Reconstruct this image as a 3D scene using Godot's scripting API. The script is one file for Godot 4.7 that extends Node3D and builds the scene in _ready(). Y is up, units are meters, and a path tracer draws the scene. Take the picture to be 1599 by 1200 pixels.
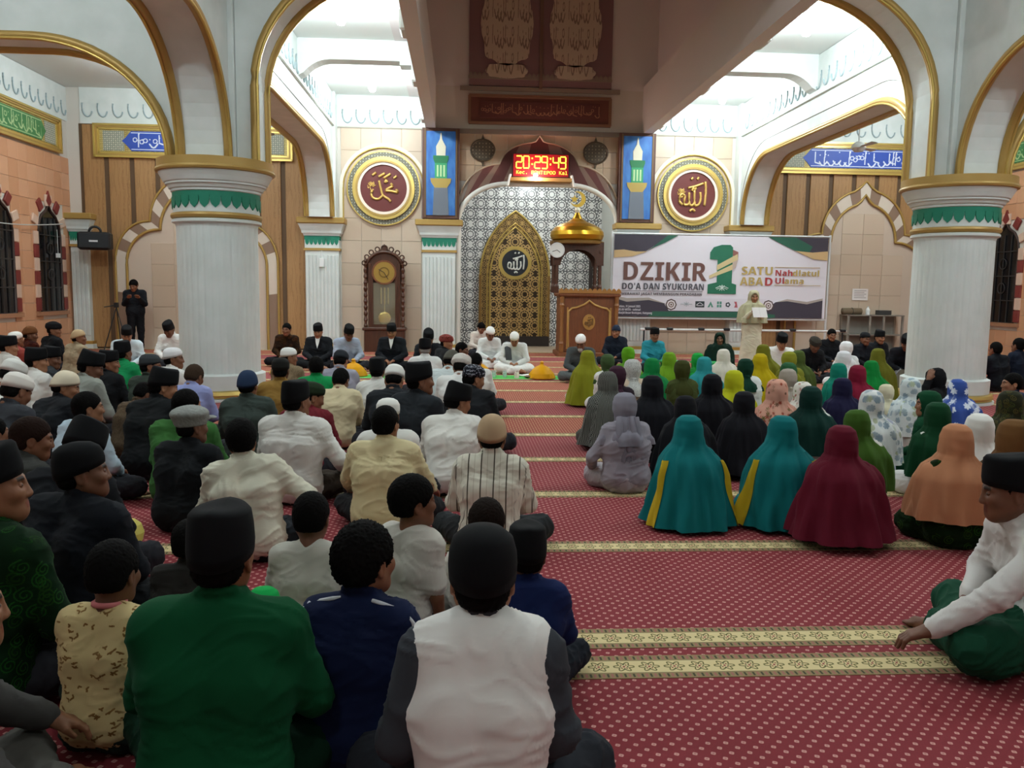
extends Node3D
# ---------------------------------------------------------------- geometry containers
class Geo:
	var v := PackedVector3Array()
	var n := PackedVector3Array()
	var c := PackedColorArray()
	var uv := PackedVector2Array()
	var i := PackedInt32Array()
	func append(g: Geo, t: Transform3D) -> void:
		var o := v.size()
		for k in g.v.size():
			v.append(t * g.v[k])
			n.append((t.basis * g.n[k]).normalized())
		if g.c.size() == g.v.size() or c.size() > 0:
			while c.size() < o: c.append(Color.WHITE)
			if g.c.size() == g.v.size(): c.append_array(g.c)
			else:
				for k in g.v.size(): c.append(Color.WHITE)
		if g.uv.size() == g.v.size(): uv.append_array(g.uv)
		for k in g.i: i.append(k + o)
	func smooth() -> void:
		n.resize(v.size()); n.fill(Vector3.ZERO)
		for k in range(0, i.size(), 3):
			var a := i[k]; var b := i[k + 1]; var d := i[k + 2]
			var q := (v[d] - v[a]).cross(v[b] - v[a])
			n[a] += q; n[b] += q; n[d] += q
		for k in n.size(): n[k] = n[k].normalized() if n[k].length_squared() > 1e-20 else Vector3.UP
	func quad(a: Vector3, b: Vector3, d: Vector3, e: Vector3) -> void:   # clockwise seen from outside
		var o := v.size(); var q := (d - a).cross(b - a).normalized()
		v.append(a); v.append(b); v.append(d); v.append(e)
		for k in 4: n.append(q)
		i.append_array(PackedInt32Array([o, o + 1, o + 2, o, o + 2, o + 3]))
	func mesh() -> ArrayMesh:
		var a := []; a.resize(Mesh.ARRAY_MAX)
		a[Mesh.ARRAY_VERTEX] = v; a[Mesh.ARRAY_NORMAL] = n; a[Mesh.ARRAY_INDEX] = i
		if c.size() == v.size(): a[Mesh.ARRAY_COLOR] = c
		if uv.size() == v.size(): a[Mesh.ARRAY_TEX_UV] = uv
		var m := ArrayMesh.new(); m.add_surface_from_arrays(Mesh.PRIMITIVE_TRIANGLES, a); return m
# ---------------------------------------------------------------- distance field, meshed as surface nets
class Sdf:
	var o: Vector3
	var nx: int
	var ny: int
	var nz: int
	var c: float
	var d := PackedFloat32Array()
	func _init(lo: Vector3, hi: Vector3, cell: float) -> void:
		o = lo; c = cell
		nx = int((hi.x - lo.x) / cell) + 2; ny = int((hi.y - lo.y) / cell) + 2; nz = int((hi.z - lo.z) / cell) + 2
		d.resize(nx * ny * nz); d.fill(9.0)
	func cone(a: Vector3, b: Vector3, ra: float, rb: float, k := 0.03) -> void:
		var e := maxf(ra, rb) + k * 0.5 + c * 2.5; var m := Vector3(e, e, e)
		var lo := (a.min(b) - m - o) / c; var hi := (a.max(b) + m - o) / c
		var x0 := maxi(0, int(lo.x)); var x1 := mini(nx, int(hi.x) + 1)
		var ba := b - a; var ib := 1.0 / maxf(ba.length_squared(), 1e-9); var dr := rb - ra
		for z in range(maxi(0, int(lo.z)), mini(nz, int(hi.z) + 1)):
			for y in range(maxi(0, int(lo.y)), mini(ny, int(hi.y) + 1)):
				var at := (z * ny + y) * nx
				var q := o + Vector3(x0, y, z) * c - a
				for x in range(x0, x1):
					var t := clampf(q.dot(ba) * ib, 0.0, 1.0)
					var dd := (q - ba * t).length() - ra - dr * t
					var p := d[at + x]; var h := k - absf(p - dd)
					d[at + x] = minf(p, dd) - (h * h * 0.25 / k if h > 0.0 else 0.0)
					q.x += c
	func ball(m: Vector3, r: Vector3, k := 0.03, cut := false) -> void:
		var s := minf(r.x, minf(r.y, r.z)); var e := r + Vector3.ONE * (k * 0.5 + c * 3.0)
		var lo := (m - e - o) / c; var hi := (m + e - o) / c
		var x0 := maxi(0, int(lo.x)); var x1 := mini(nx, int(hi.x) + 1)
		for z in range(maxi(0, int(lo.z)), mini(nz, int(hi.z) + 1)):
			for y in range(maxi(0, int(lo.y)), mini(ny, int(hi.y) + 1)):
				var at := (z * ny + y) * nx
				for x in range(x0, x1):
					var q := (o + Vector3(x, y, z) * c - m) / r
					var dd := (q.length() - 1.0) * s
					var p := d[at + x]
					if cut:
						dd = -dd; var h2 := k - absf(p - dd)
						d[at + x] = maxf(p, dd) + (h2 * h2 * 0.25 / k if h2 > 0.0 else 0.0)
					else:
						var h := k - absf(p - dd)
						d[at + x] = minf(p, dd) - (h * h * 0.25 / k if h > 0.0 else 0.0)
	func geo(amp := 0.0, noise: FastNoiseLite = null, stretch := Vector3.ONE, floor_y := -9.0) -> Geo:
		var g := Geo.new(); var cells := PackedInt32Array(); var at := PackedInt32Array()
		at.resize(nx * ny * nz); at.fill(-1)
		var lim := c * 1.9; var sl := nx * ny
		for z in nz - 1:
			for y in ny - 1:
				var i0 := (z * ny + y) * nx
				for x in nx - 1:
					var i := i0 + x; var a := d[i]
					if a > lim or a < -lim: continue
					var b := d[i + 1]; var e := d[i + nx]; var f := d[i + nx + 1]
					var a2 := d[i + sl]; var b2 := d[i + sl + 1]; var e2 := d[i + sl + nx]; var f2 := d[i + sl + nx + 1]
					var mn := minf(minf(minf(a, b), minf(e, f)), minf(minf(a2, b2), minf(e2, f2)))
					var mx := maxf(maxf(maxf(a, b), maxf(e, f)), maxf(maxf(a2, b2), maxf(e2, f2)))
					if mn >= 0.0 or mx < 0.0: continue
					var s := Vector3.ZERO; var n := 0
					if (a < 0.0) != (b < 0.0): s += Vector3(a / (a - b), 0, 0); n += 1
					if (e < 0.0) != (f < 0.0): s += Vector3(e / (e - f), 1, 0); n += 1
					if (a2 < 0.0) != (b2 < 0.0): s += Vector3(a2 / (a2 - b2), 0, 1); n += 1
					if (e2 < 0.0) != (f2 < 0.0): s += Vector3(e2 / (e2 - f2), 1, 1); n += 1
					if (a < 0.0) != (e < 0.0): s += Vector3(0, a / (a - e), 0); n += 1
					if (b < 0.0) != (f < 0.0): s += Vector3(1, b / (b - f), 0); n += 1
					if (a2 < 0.0) != (e2 < 0.0): s += Vector3(0, a2 / (a2 - e2), 1); n += 1
					if (b2 < 0.0) != (f2 < 0.0): s += Vector3(1, b2 / (b2 - f2), 1); n += 1
					if (a < 0.0) != (a2 < 0.0): s += Vector3(0, 0, a / (a - a2)); n += 1
					if (b < 0.0) != (b2 < 0.0): s += Vector3(1, 0, b / (b - b2)); n += 1
					if (e < 0.0) != (e2 < 0.0): s += Vector3(0, 1, e / (e - e2)); n += 1
					if (f < 0.0) != (f2 < 0.0): s += Vector3(1, 1, f / (f - f2)); n += 1
					at[i] = g.v.size(); cells.append(i)
					g.v.append(o + (Vector3(x, y, z) + s / n) * c)
		for i in cells:
			var a := d[i] < 0.0
			for ax in 3:
				var st := [1, nx, sl][ax] as int
				if i + st >= d.size(): continue
				if a == (d[i + st] < 0.0): continue
				var u := [nx, sl, 1][ax] as int; var w := [sl, 1, nx][ax] as int
				if i - u - w < 0: continue
				var p0 := at[i - u - w]; var p1 := at[i - w]; var p2 := at[i]; var p3 := at[i - u]
				if p0 < 0 or p1 < 0 or p3 < 0: continue
				if a: g.i.append_array(PackedInt32Array([p0, p2, p1, p0, p3, p2]))
				else: g.i.append_array(PackedInt32Array([p0, p1, p2, p0, p2, p3]))
		if noise and amp > 0.0:
			g.smooth()
			for k in g.v.size():
				var q := g.v[k] * stretch
				var w := noise.get_noise_3d(q.x * 0.5 + 9.0, q.y * 0.5, q.z * 0.5) * 0.7
				q += Vector3(w, w * 1.5, 0.0)
				var r := 1.0 - absf(noise.get_noise_3d(q.x * 1.6 + 3.0, q.y * 1.6, q.z * 1.6))
				g.v[k] += g.n[k] * amp * (0.6 * noise.get_noise_3d(q.x, q.y, q.z) + (r * r * r * r - 0.35) * 0.9)
		if floor_y > -5.0:
			for k in g.v.size():
				if g.v[k].y < floor_y: g.v[k].y = floor_y
		g.smooth()
		return g
# ---------------------------------------------------------------- shared helpers
var mats := {}
var meshes := {}
var taken := {}
var rng := RandomNumberGenerator.new()
func col(h: String) -> Color: return Color.html(h)
func mat(h: String, rough := 0.8, metal := 0.0, tex: Texture2D = null, scale := 1.0, extra := "") -> StandardMaterial3D:
	var key := "%s|%s|%s|%s|%s|%s" % [h, rough, metal, tex.get_instance_id() if tex else 0, scale, extra]
	if mats.has(key): return mats[key]
	var m := StandardMaterial3D.new()
	m.albedo_color = col(h); m.roughness = rough; m.metallic = metal
	if extra == "skin": m.vertex_color_use_as_albedo = true
	if extra == "cloth":
		m.rim_enabled = true; m.rim = 0.15; m.rim_tint = 0.6; m.metallic_specular = 0.25
	if tex:
		m.albedo_texture = tex
		if extra != "uv":
			m.uv1_triplanar = true; m.uv1_scale = Vector3.ONE * scale; m.uv1_triplanar_sharpness = 6.0
			if extra == "world": m.uv1_world_triplanar = true
		else: m.uv1_scale = Vector3.ONE * scale
	mats[key] = m
	return m
func glow(h: String, energy: float) -> StandardMaterial3D:
	var m := StandardMaterial3D.new()
	m.albedo_color = col(h); m.emission_enabled = true; m.emission = col(h); m.emission_energy_multiplier = energy
	return m
func numbered(called: String) -> String:
	taken[called] = taken.get(called, -1) + 1
	return called if taken[called] == 0 else "%s_%03d" % [called, taken[called]]
func thing(called: String, label: String, category: String, at := Vector3.ZERO, turn := 0.0, group := "") -> Node3D:
	var t := Node3D.new(); t.name = numbered(called); add_child(t); t.position = at; t.rotation.y = turn
	t.set_meta("label", label); t.set_meta("category", category)
	if group: t.set_meta("group", group)
	return t
func structure(called: String) -> Node3D:
	var t := Node3D.new(); t.name = called; add_child(t); t.set_meta("kind", "structure"); return t
func put(parent: Node, called: String, m: Mesh, mt: Material, at := Vector3.ZERO, b := Basis.IDENTITY) -> MeshInstance3D:
	var o := MeshInstance3D.new(); o.name = called; o.mesh = m; o.material_override = mt
	o.transform = Transform3D(b, at); parent.add_child(o, true); return o
var unit := BoxMesh.new()
func bx(parent: Node, called: String, lo: Vector3, hi: Vector3, mt: Material) -> MeshInstance3D:
	return put(parent, called, unit, mt, (lo + hi) * 0.5, Basis.from_scale((hi - lo).abs()))
func cham(s: Vector3, b: float) -> Mesh:      # box with chamfered edges
	var key := "ch%s%s" % [s, b]
	if meshes.has(key): return meshes[key]
	var g := Geo.new(); var h := s * 0.5; var rings := []
	for k in [[-h.y, b], [-h.y + b, 0.0], [h.y - b, 0.0], [h.y, b]]:
		var x: float = h.x - k[1]; var z: float = h.z - k[1]; var y: float = k[0]
		rings.append(PackedVector3Array([Vector3(x - b, y, -z), Vector3(x, y, -z + b), Vector3(x, y, z - b), Vector3(x - b, y, z), Vector3(-x + b, y, z), Vector3(-x, y, z - b), Vector3(-x, y, -z + b), Vector3(-x + b, y, -z)]))
	for r in 3:
		for j in 8: g.quad(rings[r][j], rings[r][(j + 1) % 8], rings[r + 1][(j + 1) % 8], rings[r + 1][j])
	for j in range(1, 7):
		for e in [[rings[0], 0, j + 1, j], [rings[3], 0, j, j + 1]]:
			var o := g.v.size(); g.v.append(e[0][e[1]]); g.v.append(e[0][e[2]]); g.v.append(e[0][e[3]])
			for k in 3: g.n.append(Vector3(0, -1 if e[0] == rings[0] else 1, 0))
			g.i.append_array(PackedInt32Array([o, o + 1, o + 2]))
	meshes[key] = g.mesh(); return meshes[key]
func loft(rings: Array, closed := true, cap := false) -> Geo:    # rings from the bottom up, each running from +x to +z
	var g := Geo.new(); var m: int = rings[0].size()
	for r in rings: g.v.append_array(r)
	var last := m if closed else m - 1
	for r in rings.size() - 1:
		for j in last:
			var a := r * m + j; var b := r * m + (j + 1) % m
			g.i.append_array(PackedInt32Array([a, b + m, a + m, a, b, b + m]))
	if cap:
		for e in [0, rings.size() - 1]:
			var mid := Vector3.ZERO
			for p in rings[e]: mid += p
			var o := g.v.size(); g.v.append(mid / m)
			for j in m:
				var a: int = e * m + j; var b: int = e * m + (j + 1) % m
				if e == 0: g.i.append_array(PackedInt32Array([o, b, a]))
				else: g.i.append_array(PackedInt32Array([o, a, b]))
	g.smooth(); return g
func ring(y: float, rx: float, rz: float, n := 24, cx := 0.0, cz := 0.0) -> PackedVector3Array:
	var r := PackedVector3Array()
	for j in n:
		var a := TAU * j / n
		r.append(Vector3(cx + rx * cos(a), y, cz + rz * sin(a)))
	return r
func lathe(prof: Array, n := 32, flutes := 0, depth := 0.0) -> Geo:       # prof: [radius, y] pairs from the bottom up; doubled points give hard edges
	var rings := []
	for p in prof:
		var r := PackedVector3Array()
		for j in n:
			var a := TAU * j / n; var q: float = p[0]
			if flutes > 0 and p.size() > 2: q -= depth * pow(absf(sin(a * flutes * 0.5)), 6.0)
			r.append(Vector3(q * cos(a), p[1], q * sin(a)))
		rings.append(r)
	var g := Geo.new()
	for k in rings.size() - 1:
		if absf(prof[k][0] - prof[k + 1][0]) < 1e-6 and absf(prof[k][1] - prof[k + 1][1]) < 1e-6: continue
		g.append(loft([rings[k], rings[k + 1]]), Transform3D.IDENTITY)
	return g
func tube(pts: PackedVector3Array, r: float, sides := 8, flat := 1.0, closed := false) -> Geo:
	var rings := []; var up := Vector3.UP; var m := pts.size()
	for k in m:
		var t := (pts[mini(k + 1, m - 1)] - pts[maxi(k - 1, 0)]).normalized()
		if closed: t = (pts[(k + 1) % m] - pts[(k + m - 1) % m]).normalized()
		var s := t.cross(up)
		if s.length() < 0.05: s = t.cross(Vector3.BACK)
		s = s.normalized(); var w := s.cross(t).normalized()
		var rr := PackedVector3Array()
		for j in sides:
			var a := TAU * j / sides
			rr.append(pts[k] + (s * cos(a) * flat + w * sin(a)) * r)
		rings.append(rr)
	if closed: rings.append(rings[0])
	return loft(rings, true, not closed)
func prism(pts: PackedVector2Array, z0: float, z1: float) -> Geo:       # outline in x,y, extruded from z0 (front, larger z) to z1
	var g := Geo.new(); var p := pts.duplicate()
	if Geometry2D.is_polygon_clockwise(p): p.reverse()
	var tri := Geometry2D.triangulate_polygon(p)
	for f in 2:
		var o := g.v.size()
		for q in p: g.v.append(Vector3(q.x, q.y, z0 if f == 0 else z1)); g.n.append(Vector3(0, 0, 1 if f == 0 else -1))
		for k in range(0, tri.size(), 3):
			var a := p[tri[k]]; var b := p[tri[k + 1]]; var e := p[tri[k + 2]]
			var ccw := (b - a).cross(e - a) > 0.0
			if ccw == (f == 0): g.i.append_array(PackedInt32Array([o + tri[k], o + tri[k + 2], o + tri[k + 1]]))
			else: g.i.append_array(PackedInt32Array([o + tri[k], o + tri[k + 1], o + tri[k + 2]]))
	for k in p.size():
		var a := p[k]; var b := p[(k + 1) % p.size()]
		if a.distance_squared_to(b) < 1e-10: continue
		g.quad(Vector3(a.x, a.y, z1), Vector3(a.x, a.y, z0), Vector3(b.x, b.y, z0), Vector3(b.x, b.y, z1))
	return g
func disc(r: float, n := 40, cx := 0.0, cy := 0.0) -> PackedVector2Array:
	var p := PackedVector2Array()
	for k in n: p.append(Vector2(cx + r * cos(TAU * k / n), cy + r * sin(TAU * k / n)))
	return p
func annulus(r0: float, r1: float, z0: float, z1: float, n := 48) -> Geo:
	var g := Geo.new()
	for k in n:
		var a := TAU * k / n; var b := TAU * (k + 1) / n
		var q := [Vector3(cos(a), sin(a), 0), Vector3(cos(b), sin(b), 0)]
		var f := Vector3(0, 0, z0); var w := Vector3(0, 0, z1)
		g.quad(q[0] * r0 + f, q[1] * r0 + f, q[1] * r1 + f, q[0] * r1 + f)
		g.quad(q[0] * r1 + f, q[1] * r1 + f, q[1] * r1 + w, q[0] * r1 + w)
		g.quad(q[0] * r0 + w, q[1] * r0 + w, q[1] * r0 + f, q[0] * r0 + f)
	return g
func arc(cx: float, cy: float, rx: float, ry: float, a0: float, a1: float, n := 12) -> PackedVector2Array:
	var p := PackedVector2Array()
	for k in n + 1:
		var a := lerpf(a0, a1, float(k) / n)
		p.append(Vector2(cx + rx * cos(a), cy + ry * sin(a)))
	return p
func lift(p: PackedVector2Array, z: float) -> PackedVector3Array:
	var r := PackedVector3Array()
	for q in p: r.append(Vector3(q.x, q.y, z))
	return r
func text(parent: Node, called: String, s: String, size: float, at: Vector3, mt: Material, bold := true, width := 0.0, depth := 0.006, face := "Droid Sans", b := Basis.IDENTITY) -> MeshInstance3D:
	var t := TextMesh.new(); var f := SystemFont.new()
	f.font_names = PackedStringArray([face]); f.font_weight = 700 if bold else 400
	t.font = f; t.text = s; t.font_size = 48; t.pixel_size = size / 48.0; t.depth = depth
	t.horizontal_alignment = HORIZONTAL_ALIGNMENT_LEFT; t.vertical_alignment = VERTICAL_ALIGNMENT_CENTER
	var sx := 1.0
	if width > 0.0 and t.get_aabb().size.x > 0.0: sx = width / t.get_aabb().size.x
	return put(parent, called, t, mt, at, b * Basis.from_scale(Vector3(sx, 1, 1)))
func picture(w: int, h: int, bg: Color) -> Image:
	var im := Image.create(w, h, false, Image.FORMAT_RGB8); im.fill(bg); return im
func line(im: Image, a: Vector2, b: Vector2, w: int, c: Color) -> void:
	var n := int(a.distance_to(b)) + 1; var W := im.get_width(); var H := im.get_height()
	for k in n + 1:
		var p := a.lerp(b, float(k) / n)
		for dx in w:
			for dy in w: im.set_pixel(posmod(int(p.x) + dx - w / 2, W), posmod(int(p.y) + dy - w / 2, H), c)
func tex_of(im: Image) -> ImageTexture: return ImageTexture.create_from_image(im)
# ---------------------------------------------------------------- camera, air, then everything else
func _ready() -> void:
	rng.seed = 7
	var cam := Camera3D.new(); cam.name = "camera"; add_child(cam)
	var yaw := 0.06395; var pitch := 0.11333; var roll := 0.01394
	var fw := Vector3(sin(yaw), 0, -cos(yaw)) * cos(pitch) - Vector3.UP * sin(pitch)
	var rt := Vector3(cos(yaw), 0, sin(yaw)); var up := Vector3.UP * cos(pitch) + Vector3(sin(yaw), 0, -cos(yaw)) * sin(pitch)
	cam.transform = Transform3D(Basis(rt * cos(roll) + up * sin(roll), up * cos(roll) - rt * sin(roll), -fw), Vector3(0, 1.6, 0))
	cam.fov = rad_to_deg(2.0 * atan(600.0 / 1294.82)); cam.current = true
	var we := WorldEnvironment.new(); we.name = "environment"; add_child(we)
	var env := Environment.new(); we.environment = env
	env.background_mode = Environment.BG_COLOR; env.background_color = Color(0.004, 0.005, 0.008)
	env.tonemap_mode = Environment.TONE_MAPPER_LINEAR; env.tonemap_exposure = 1.0
	env.sdfgi_enabled = true; env.ssao_enabled = true; env.ssil_enabled = true
	build_room()
	build_props()
	build_lamps()
	build_people()
# ---------------------------------------------------------------- the building
const XC := 1.97      # middle of the nave
const BZ := -21.3     # face of the back wall
const CZ := -12.1     # line of the round columns
const AX := 5.386     # arcade to the nave's middle
const SP := 3.3       # springing height
var white_paint: StandardMaterial3D
var gold: StandardMaterial3D
var gold_paint: StandardMaterial3D
var green_paint: StandardMaterial3D
func noise_tex(seed_: int, freq: float, c0: String, c1: String, size := 256) -> NoiseTexture2D:
	var n := FastNoiseLite.new(); n.seed = seed_; n.frequency = freq; n.fractal_octaves = 4
	var t := NoiseTexture2D.new(); t.width = size; t.height = size; t.seamless = true; t.noise = n
	var g := Gradient.new(); g.set_color(0, col(c0)); g.set_color(1, col(c1)); t.color_ramp = g
	return t
func wood_tex(c0: String, c1: String, seed_: int) -> ImageTexture:
	var im := picture(128, 128, col(c0)); var r := RandomNumberGenerator.new(); r.seed = seed_
	for k in 90:
		var x := r.randf() * 128.0; var c := col(c0).lerp(col(c1), r.randf()); var y := r.randf() * 128.0; var l := 20.0 + r.randf() * 100.0
		for s in int(l): im.set_pixel(posmod(int(x + 1.5 * sin((y + s) * 0.049 * (1 + k % 2))), 128), posmod(int(y + s), 128), c)
	return tex_of(im)
func opening(x0: float, x1: float, rise: float, top: float, rx: float, base := SP) -> PackedVector2Array:    # left foot to right foot over the arch
	var p := PackedVector2Array([Vector2(x0, base)])
	p.append_array(arc(x0 + rx, rise, rx, top - rise, PI, PI / 2, 14))
	p.append_array(arc(x1 - rx, rise, rx, top - rise, PI / 2, 0, 14))
	p.append(Vector2(x1, base)); return p
func arch_wall(label: String, x0: float, x1: float, edge0: float, edge1: float, rise: float, top: float, rx: float, head: float, thick: float, at: Vector3, turn: float, loops := false) -> void:
	var t := thing("arch", label, "arch", at, turn)
	var o := opening(x0, x1, rise, top, rx)
	var p := o.duplicate(); p.append(Vector2(edge1, SP)); p.append(Vector2(edge1, head)); p.append(Vector2(edge0, head)); p.append(Vector2(edge0, SP))
	put(t, "spandrel", prism(p, thick / 2, -thick / 2).mesh(), white_paint)
	for s in [1.0, -1.0]:
		put(t, "gold_moulding", tube(lift(o, s * (thick / 2 + 0.01)), 0.06, 8).mesh(), gold_paint)
		var o2 := opening(x0 + 0.045, x1 - 0.045, rise, top - 0.045, rx)
		put(t, "gold_bead", tube(lift(o2, s * (thick / 2 + 0.05)), 0.022, 6).mesh(), gold)
	if loops:
		for s in [1.0, -1.0]:
			var z: float = s * thick / 2
			bx(t, "cornice_ledge", Vector3(edge0, 5.50, minf(z, z + s * 0.05)), Vector3(edge1, 5.55, maxf(z, z + s * 0.05)), white_paint)
			var o3 := opening(x0 - 0.25, x1 + 0.25, rise, top + 0.3, rx + 0.1)
			put(t, "incised_line", tube(lift(o3, z + s * 0.004), 0.012, 4).mesh(), mat("a9a9a6"))
			hooks(t, edge0 + 0.15, edge1 - 0.15, 5.62, z + s * 0.012, 0.34)
var hook_mesh: Mesh
func hooks(t: Node, x0: float, x1: float, y: float, z: float, pitch: float) -> void:     # the hanging loop ornament below the ceiling
	if hook_mesh == null:
		var p := PackedVector3Array()
		for k in 11:
			var a := lerpf(PI * 0.9, TAU * 0.98, k / 10.0)
			p.append(Vector3(0.115 * cos(a), 0.17 + 0.16 * sin(a) + (0.12 * pow(1.0 - k / 10.0, 3)), 0))
		hook_mesh = tube(p, 0.017, 6).mesh()
	var n := int((x1 - x0) / pitch)
	for k in n: put(t, "loop_ornament", hook_mesh, mat("9fb0b4"), Vector3(x0 + (k + 0.5) * (x1 - x0) / n, y, z))
func pendant_mesh(w: float, h: float) -> Mesh:
	return prism(PackedVector2Array([Vector2(-w * 0.5, 0), Vector2(-w * 0.5, -h * 0.35), Vector2(-w * 0.38, -h * 0.7), Vector2(0, -h), Vector2(w * 0.38, -h * 0.7), Vector2(w * 0.5, -h * 0.35), Vector2(w * 0.5, 0)]), 0.008, -0.008).mesh()
func column(label: String, x: float, z: float) -> void:
	var t := thing("column", label, "column", Vector3(x, 0, z), 0.0, "round columns")
	put(t, "plinth", lathe([[0.0, 0], [0.68, 0], [0.68, 0], [0.68, 0.05], [0.68, 0.05], [0.60, 0.05]], 48).mesh(), white_paint)
	put(t, "gold_base_ring", lathe([[0.60, 0.05], [0.655, 0.06], [0.67, 0.10], [0.655, 0.145], [0.60, 0.16]], 48).mesh(), gold)
	put(t, "base_moulding", lathe([[0.61, 0.16], [0.615, 0.36], [0.615, 0.36], [0.555, 0.385]], 48).mesh(), white_paint)
	put(t, "fluted_shaft", lathe([[0.55, 0.38, 1], [0.545, 2.40, 1], [0.56, 2.46]], 288, 36, 0.006).mesh(), white_paint)
	put(t, "neck_moulding", lathe([[0.56, 2.44], [0.60, 2.46], [0.60, 2.49], [0.57, 2.51]], 48).mesh(), white_paint)
	put(t, "gold_neck_ring", lathe([[0.57, 2.50], [0.605, 2.52], [0.615, 2.55], [0.605, 2.58], [0.57, 2.59]], 48).mesh(), gold_paint)
	put(t, "green_band", lathe([[0.575, 2.59], [0.575, 2.86]], 48).mesh(), white_paint)
	put(t, "green_collar", lathe([[0.578, 2.78], [0.584, 2.78], [0.584, 2.78], [0.584, 2.865], [0.584, 2.865], [0.575, 2.865]], 48).mesh(), green_paint)
	var pm := pendant_mesh(0.135, 0.16)
	for k in 26:
		var a := TAU * k / 26
		put(t, "leaf_pendant", pm, green_paint, Vector3(0.582 * sin(a), 2.80, 0.582 * cos(a)), Basis(Vector3.UP, a))
	put(t, "capital", lathe([[0.575, 2.86], [0.60, 2.875], [0.60, 2.905], [0.60, 2.905], [0.625, 2.915], [0.645, 2.96], [0.645, 2.96], [0.67, 2.965], [0.67, 2.99], [0.67, 2.99], [0.69, 3.0], [0.72, 3.06], [0.755, 3.12], [0.755, 3.14]], 48).mesh(), white_paint)
	put(t, "gold_abacus", lathe([[0.755, 3.13], [0.79, 3.14], [0.80, 3.165], [0.79, 3.19], [0.775, 3.195], [0.775, 3.195], [0.775, SP], [0.775, SP], [0.0, SP]], 48).mesh(), gold_paint)
func pilaster(label: String, x: float, w := 0.82, dep := 0.26, z := BZ, turn := 0.0, fl := 9) -> void:
	var t := thing("pilaster", label, "pilaster", Vector3(x, 0, z), turn, "fluted wall pilasters")
	var h := w / 2
	bx(t, "plinth", Vector3(-h - 0.06, 0, 0), Vector3(h + 0.06, 0.12, dep + 0.05), white_paint)
	bx(t, "gold_base", Vector3(-h - 0.05, 0.12, 0), Vector3(h + 0.05, 0.2, dep + 0.04), gold)
	bx(t, "shaft", Vector3(-h, 0.2, 0), Vector3(h, 2.5, dep), white_paint)
	for k in fl:
		var fx := -h + w * (k + 0.5) / fl
		put(t, "flute_rib", cham(Vector3(w / fl * 0.72, 2.05, 0.03), 0.008), white_paint, Vector3(fx, 1.36, dep + 0.008))
	bx(t, "gold_neck", Vector3(-h - 0.03, 2.5, 0), Vector3(h + 0.03, 2.56, dep + 0.03), gold_paint)
	bx(t, "neck_block", Vector3(-h - 0.01, 2.56, 0), Vector3(h + 0.01, 2.86, dep + 0.01), white_paint)
	bx(t, "green_collar", Vector3(-h - 0.016, 2.76, 0), Vector3(h + 0.016, 2.86, dep + 0.016), green_paint)
	var n := 8; var pm := pendant_mesh(w / n * 0.92, 0.15)
	for k in n: put(t, "leaf_pendant", pm, green_paint, Vector3(-h + w * (k + 0.5) / n, 2.78, dep + 0.014))
	var q := PackedVector2Array([Vector2(0, 2.86), Vector2(h + 0.03, 2.86), Vector2(h + 0.05, 2.92), Vector2(h + 0.07, 2.92), Vector2(h + 0.08, 2.98), Vector2(h + 0.12, 3.08), Vector2(h + 0.15, 3.15)])
	for k in range(1, q.size() - 1):
		var rs := []
		for e in [q[k], q[k + 1]]:
			var o: float = e.x - h
			rs.append(PackedVector3Array([Vector3(h + o, e.y, 0), Vector3(h + o, e.y, dep + o), Vector3(-h - o, e.y, dep + o), Vector3(-h - o, e.y, 0)]))
		var g := Geo.new()
		for j in 4: g.quad(rs[0][j], rs[0][(j + 1) % 4], rs[1][(j + 1) % 4], rs[1][j])
		put(t, "capital_moulding", g.mesh(), white_paint)
	put(t, "gold_abacus", cham(Vector3(w + 0.36, 0.15, dep + 0.2), 0.02), gold_paint, Vector3(0, 3.225, (dep + 0.2) / 2 - 0.01))
func tiles(parent: Node, called: String, x0: float, x1: float, y0: float, y1: float, nx: int, ny: int, z: float, ms: Array, b := Basis.IDENTITY, at := Vector3.ZERO, skip = null) -> void:
	var w := (x1 - x0) / nx; var h := (y1 - y0) / ny; var m := cham(Vector3(w - 0.006, h - 0.006, 0.02), 0.004)
	for i in nx:
		for j in ny:
			var p := Vector3(x0 + (i + 0.5) * w, y0 + (j + 0.5) * h, z)
			if skip != null and skip.call(p.x, p.y): continue
			put(parent, called, m, ms[rng.randi() % ms.size()], at + b * p, b)
func voussoirs(t: Node, inner: PackedVector2Array, outer: PackedVector2Array, n: int, z: float, dep: float, ma: Material, mb: Material) -> void:
	var step := float(inner.size() - 1) / n
	for k in n:
		var i0 := int(round(k * step)); var i1 := int(round((k + 1) * step)); var p := PackedVector2Array()
		for i in range(i0, i1 + 1): p.append(inner[i])
		for i in range(i1, i0 - 1, -1): p.append(outer[i])
		put(t, "voussoir", prism(p, z + dep, z).mesh(), ma if k % 2 == 0 else mb)
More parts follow.
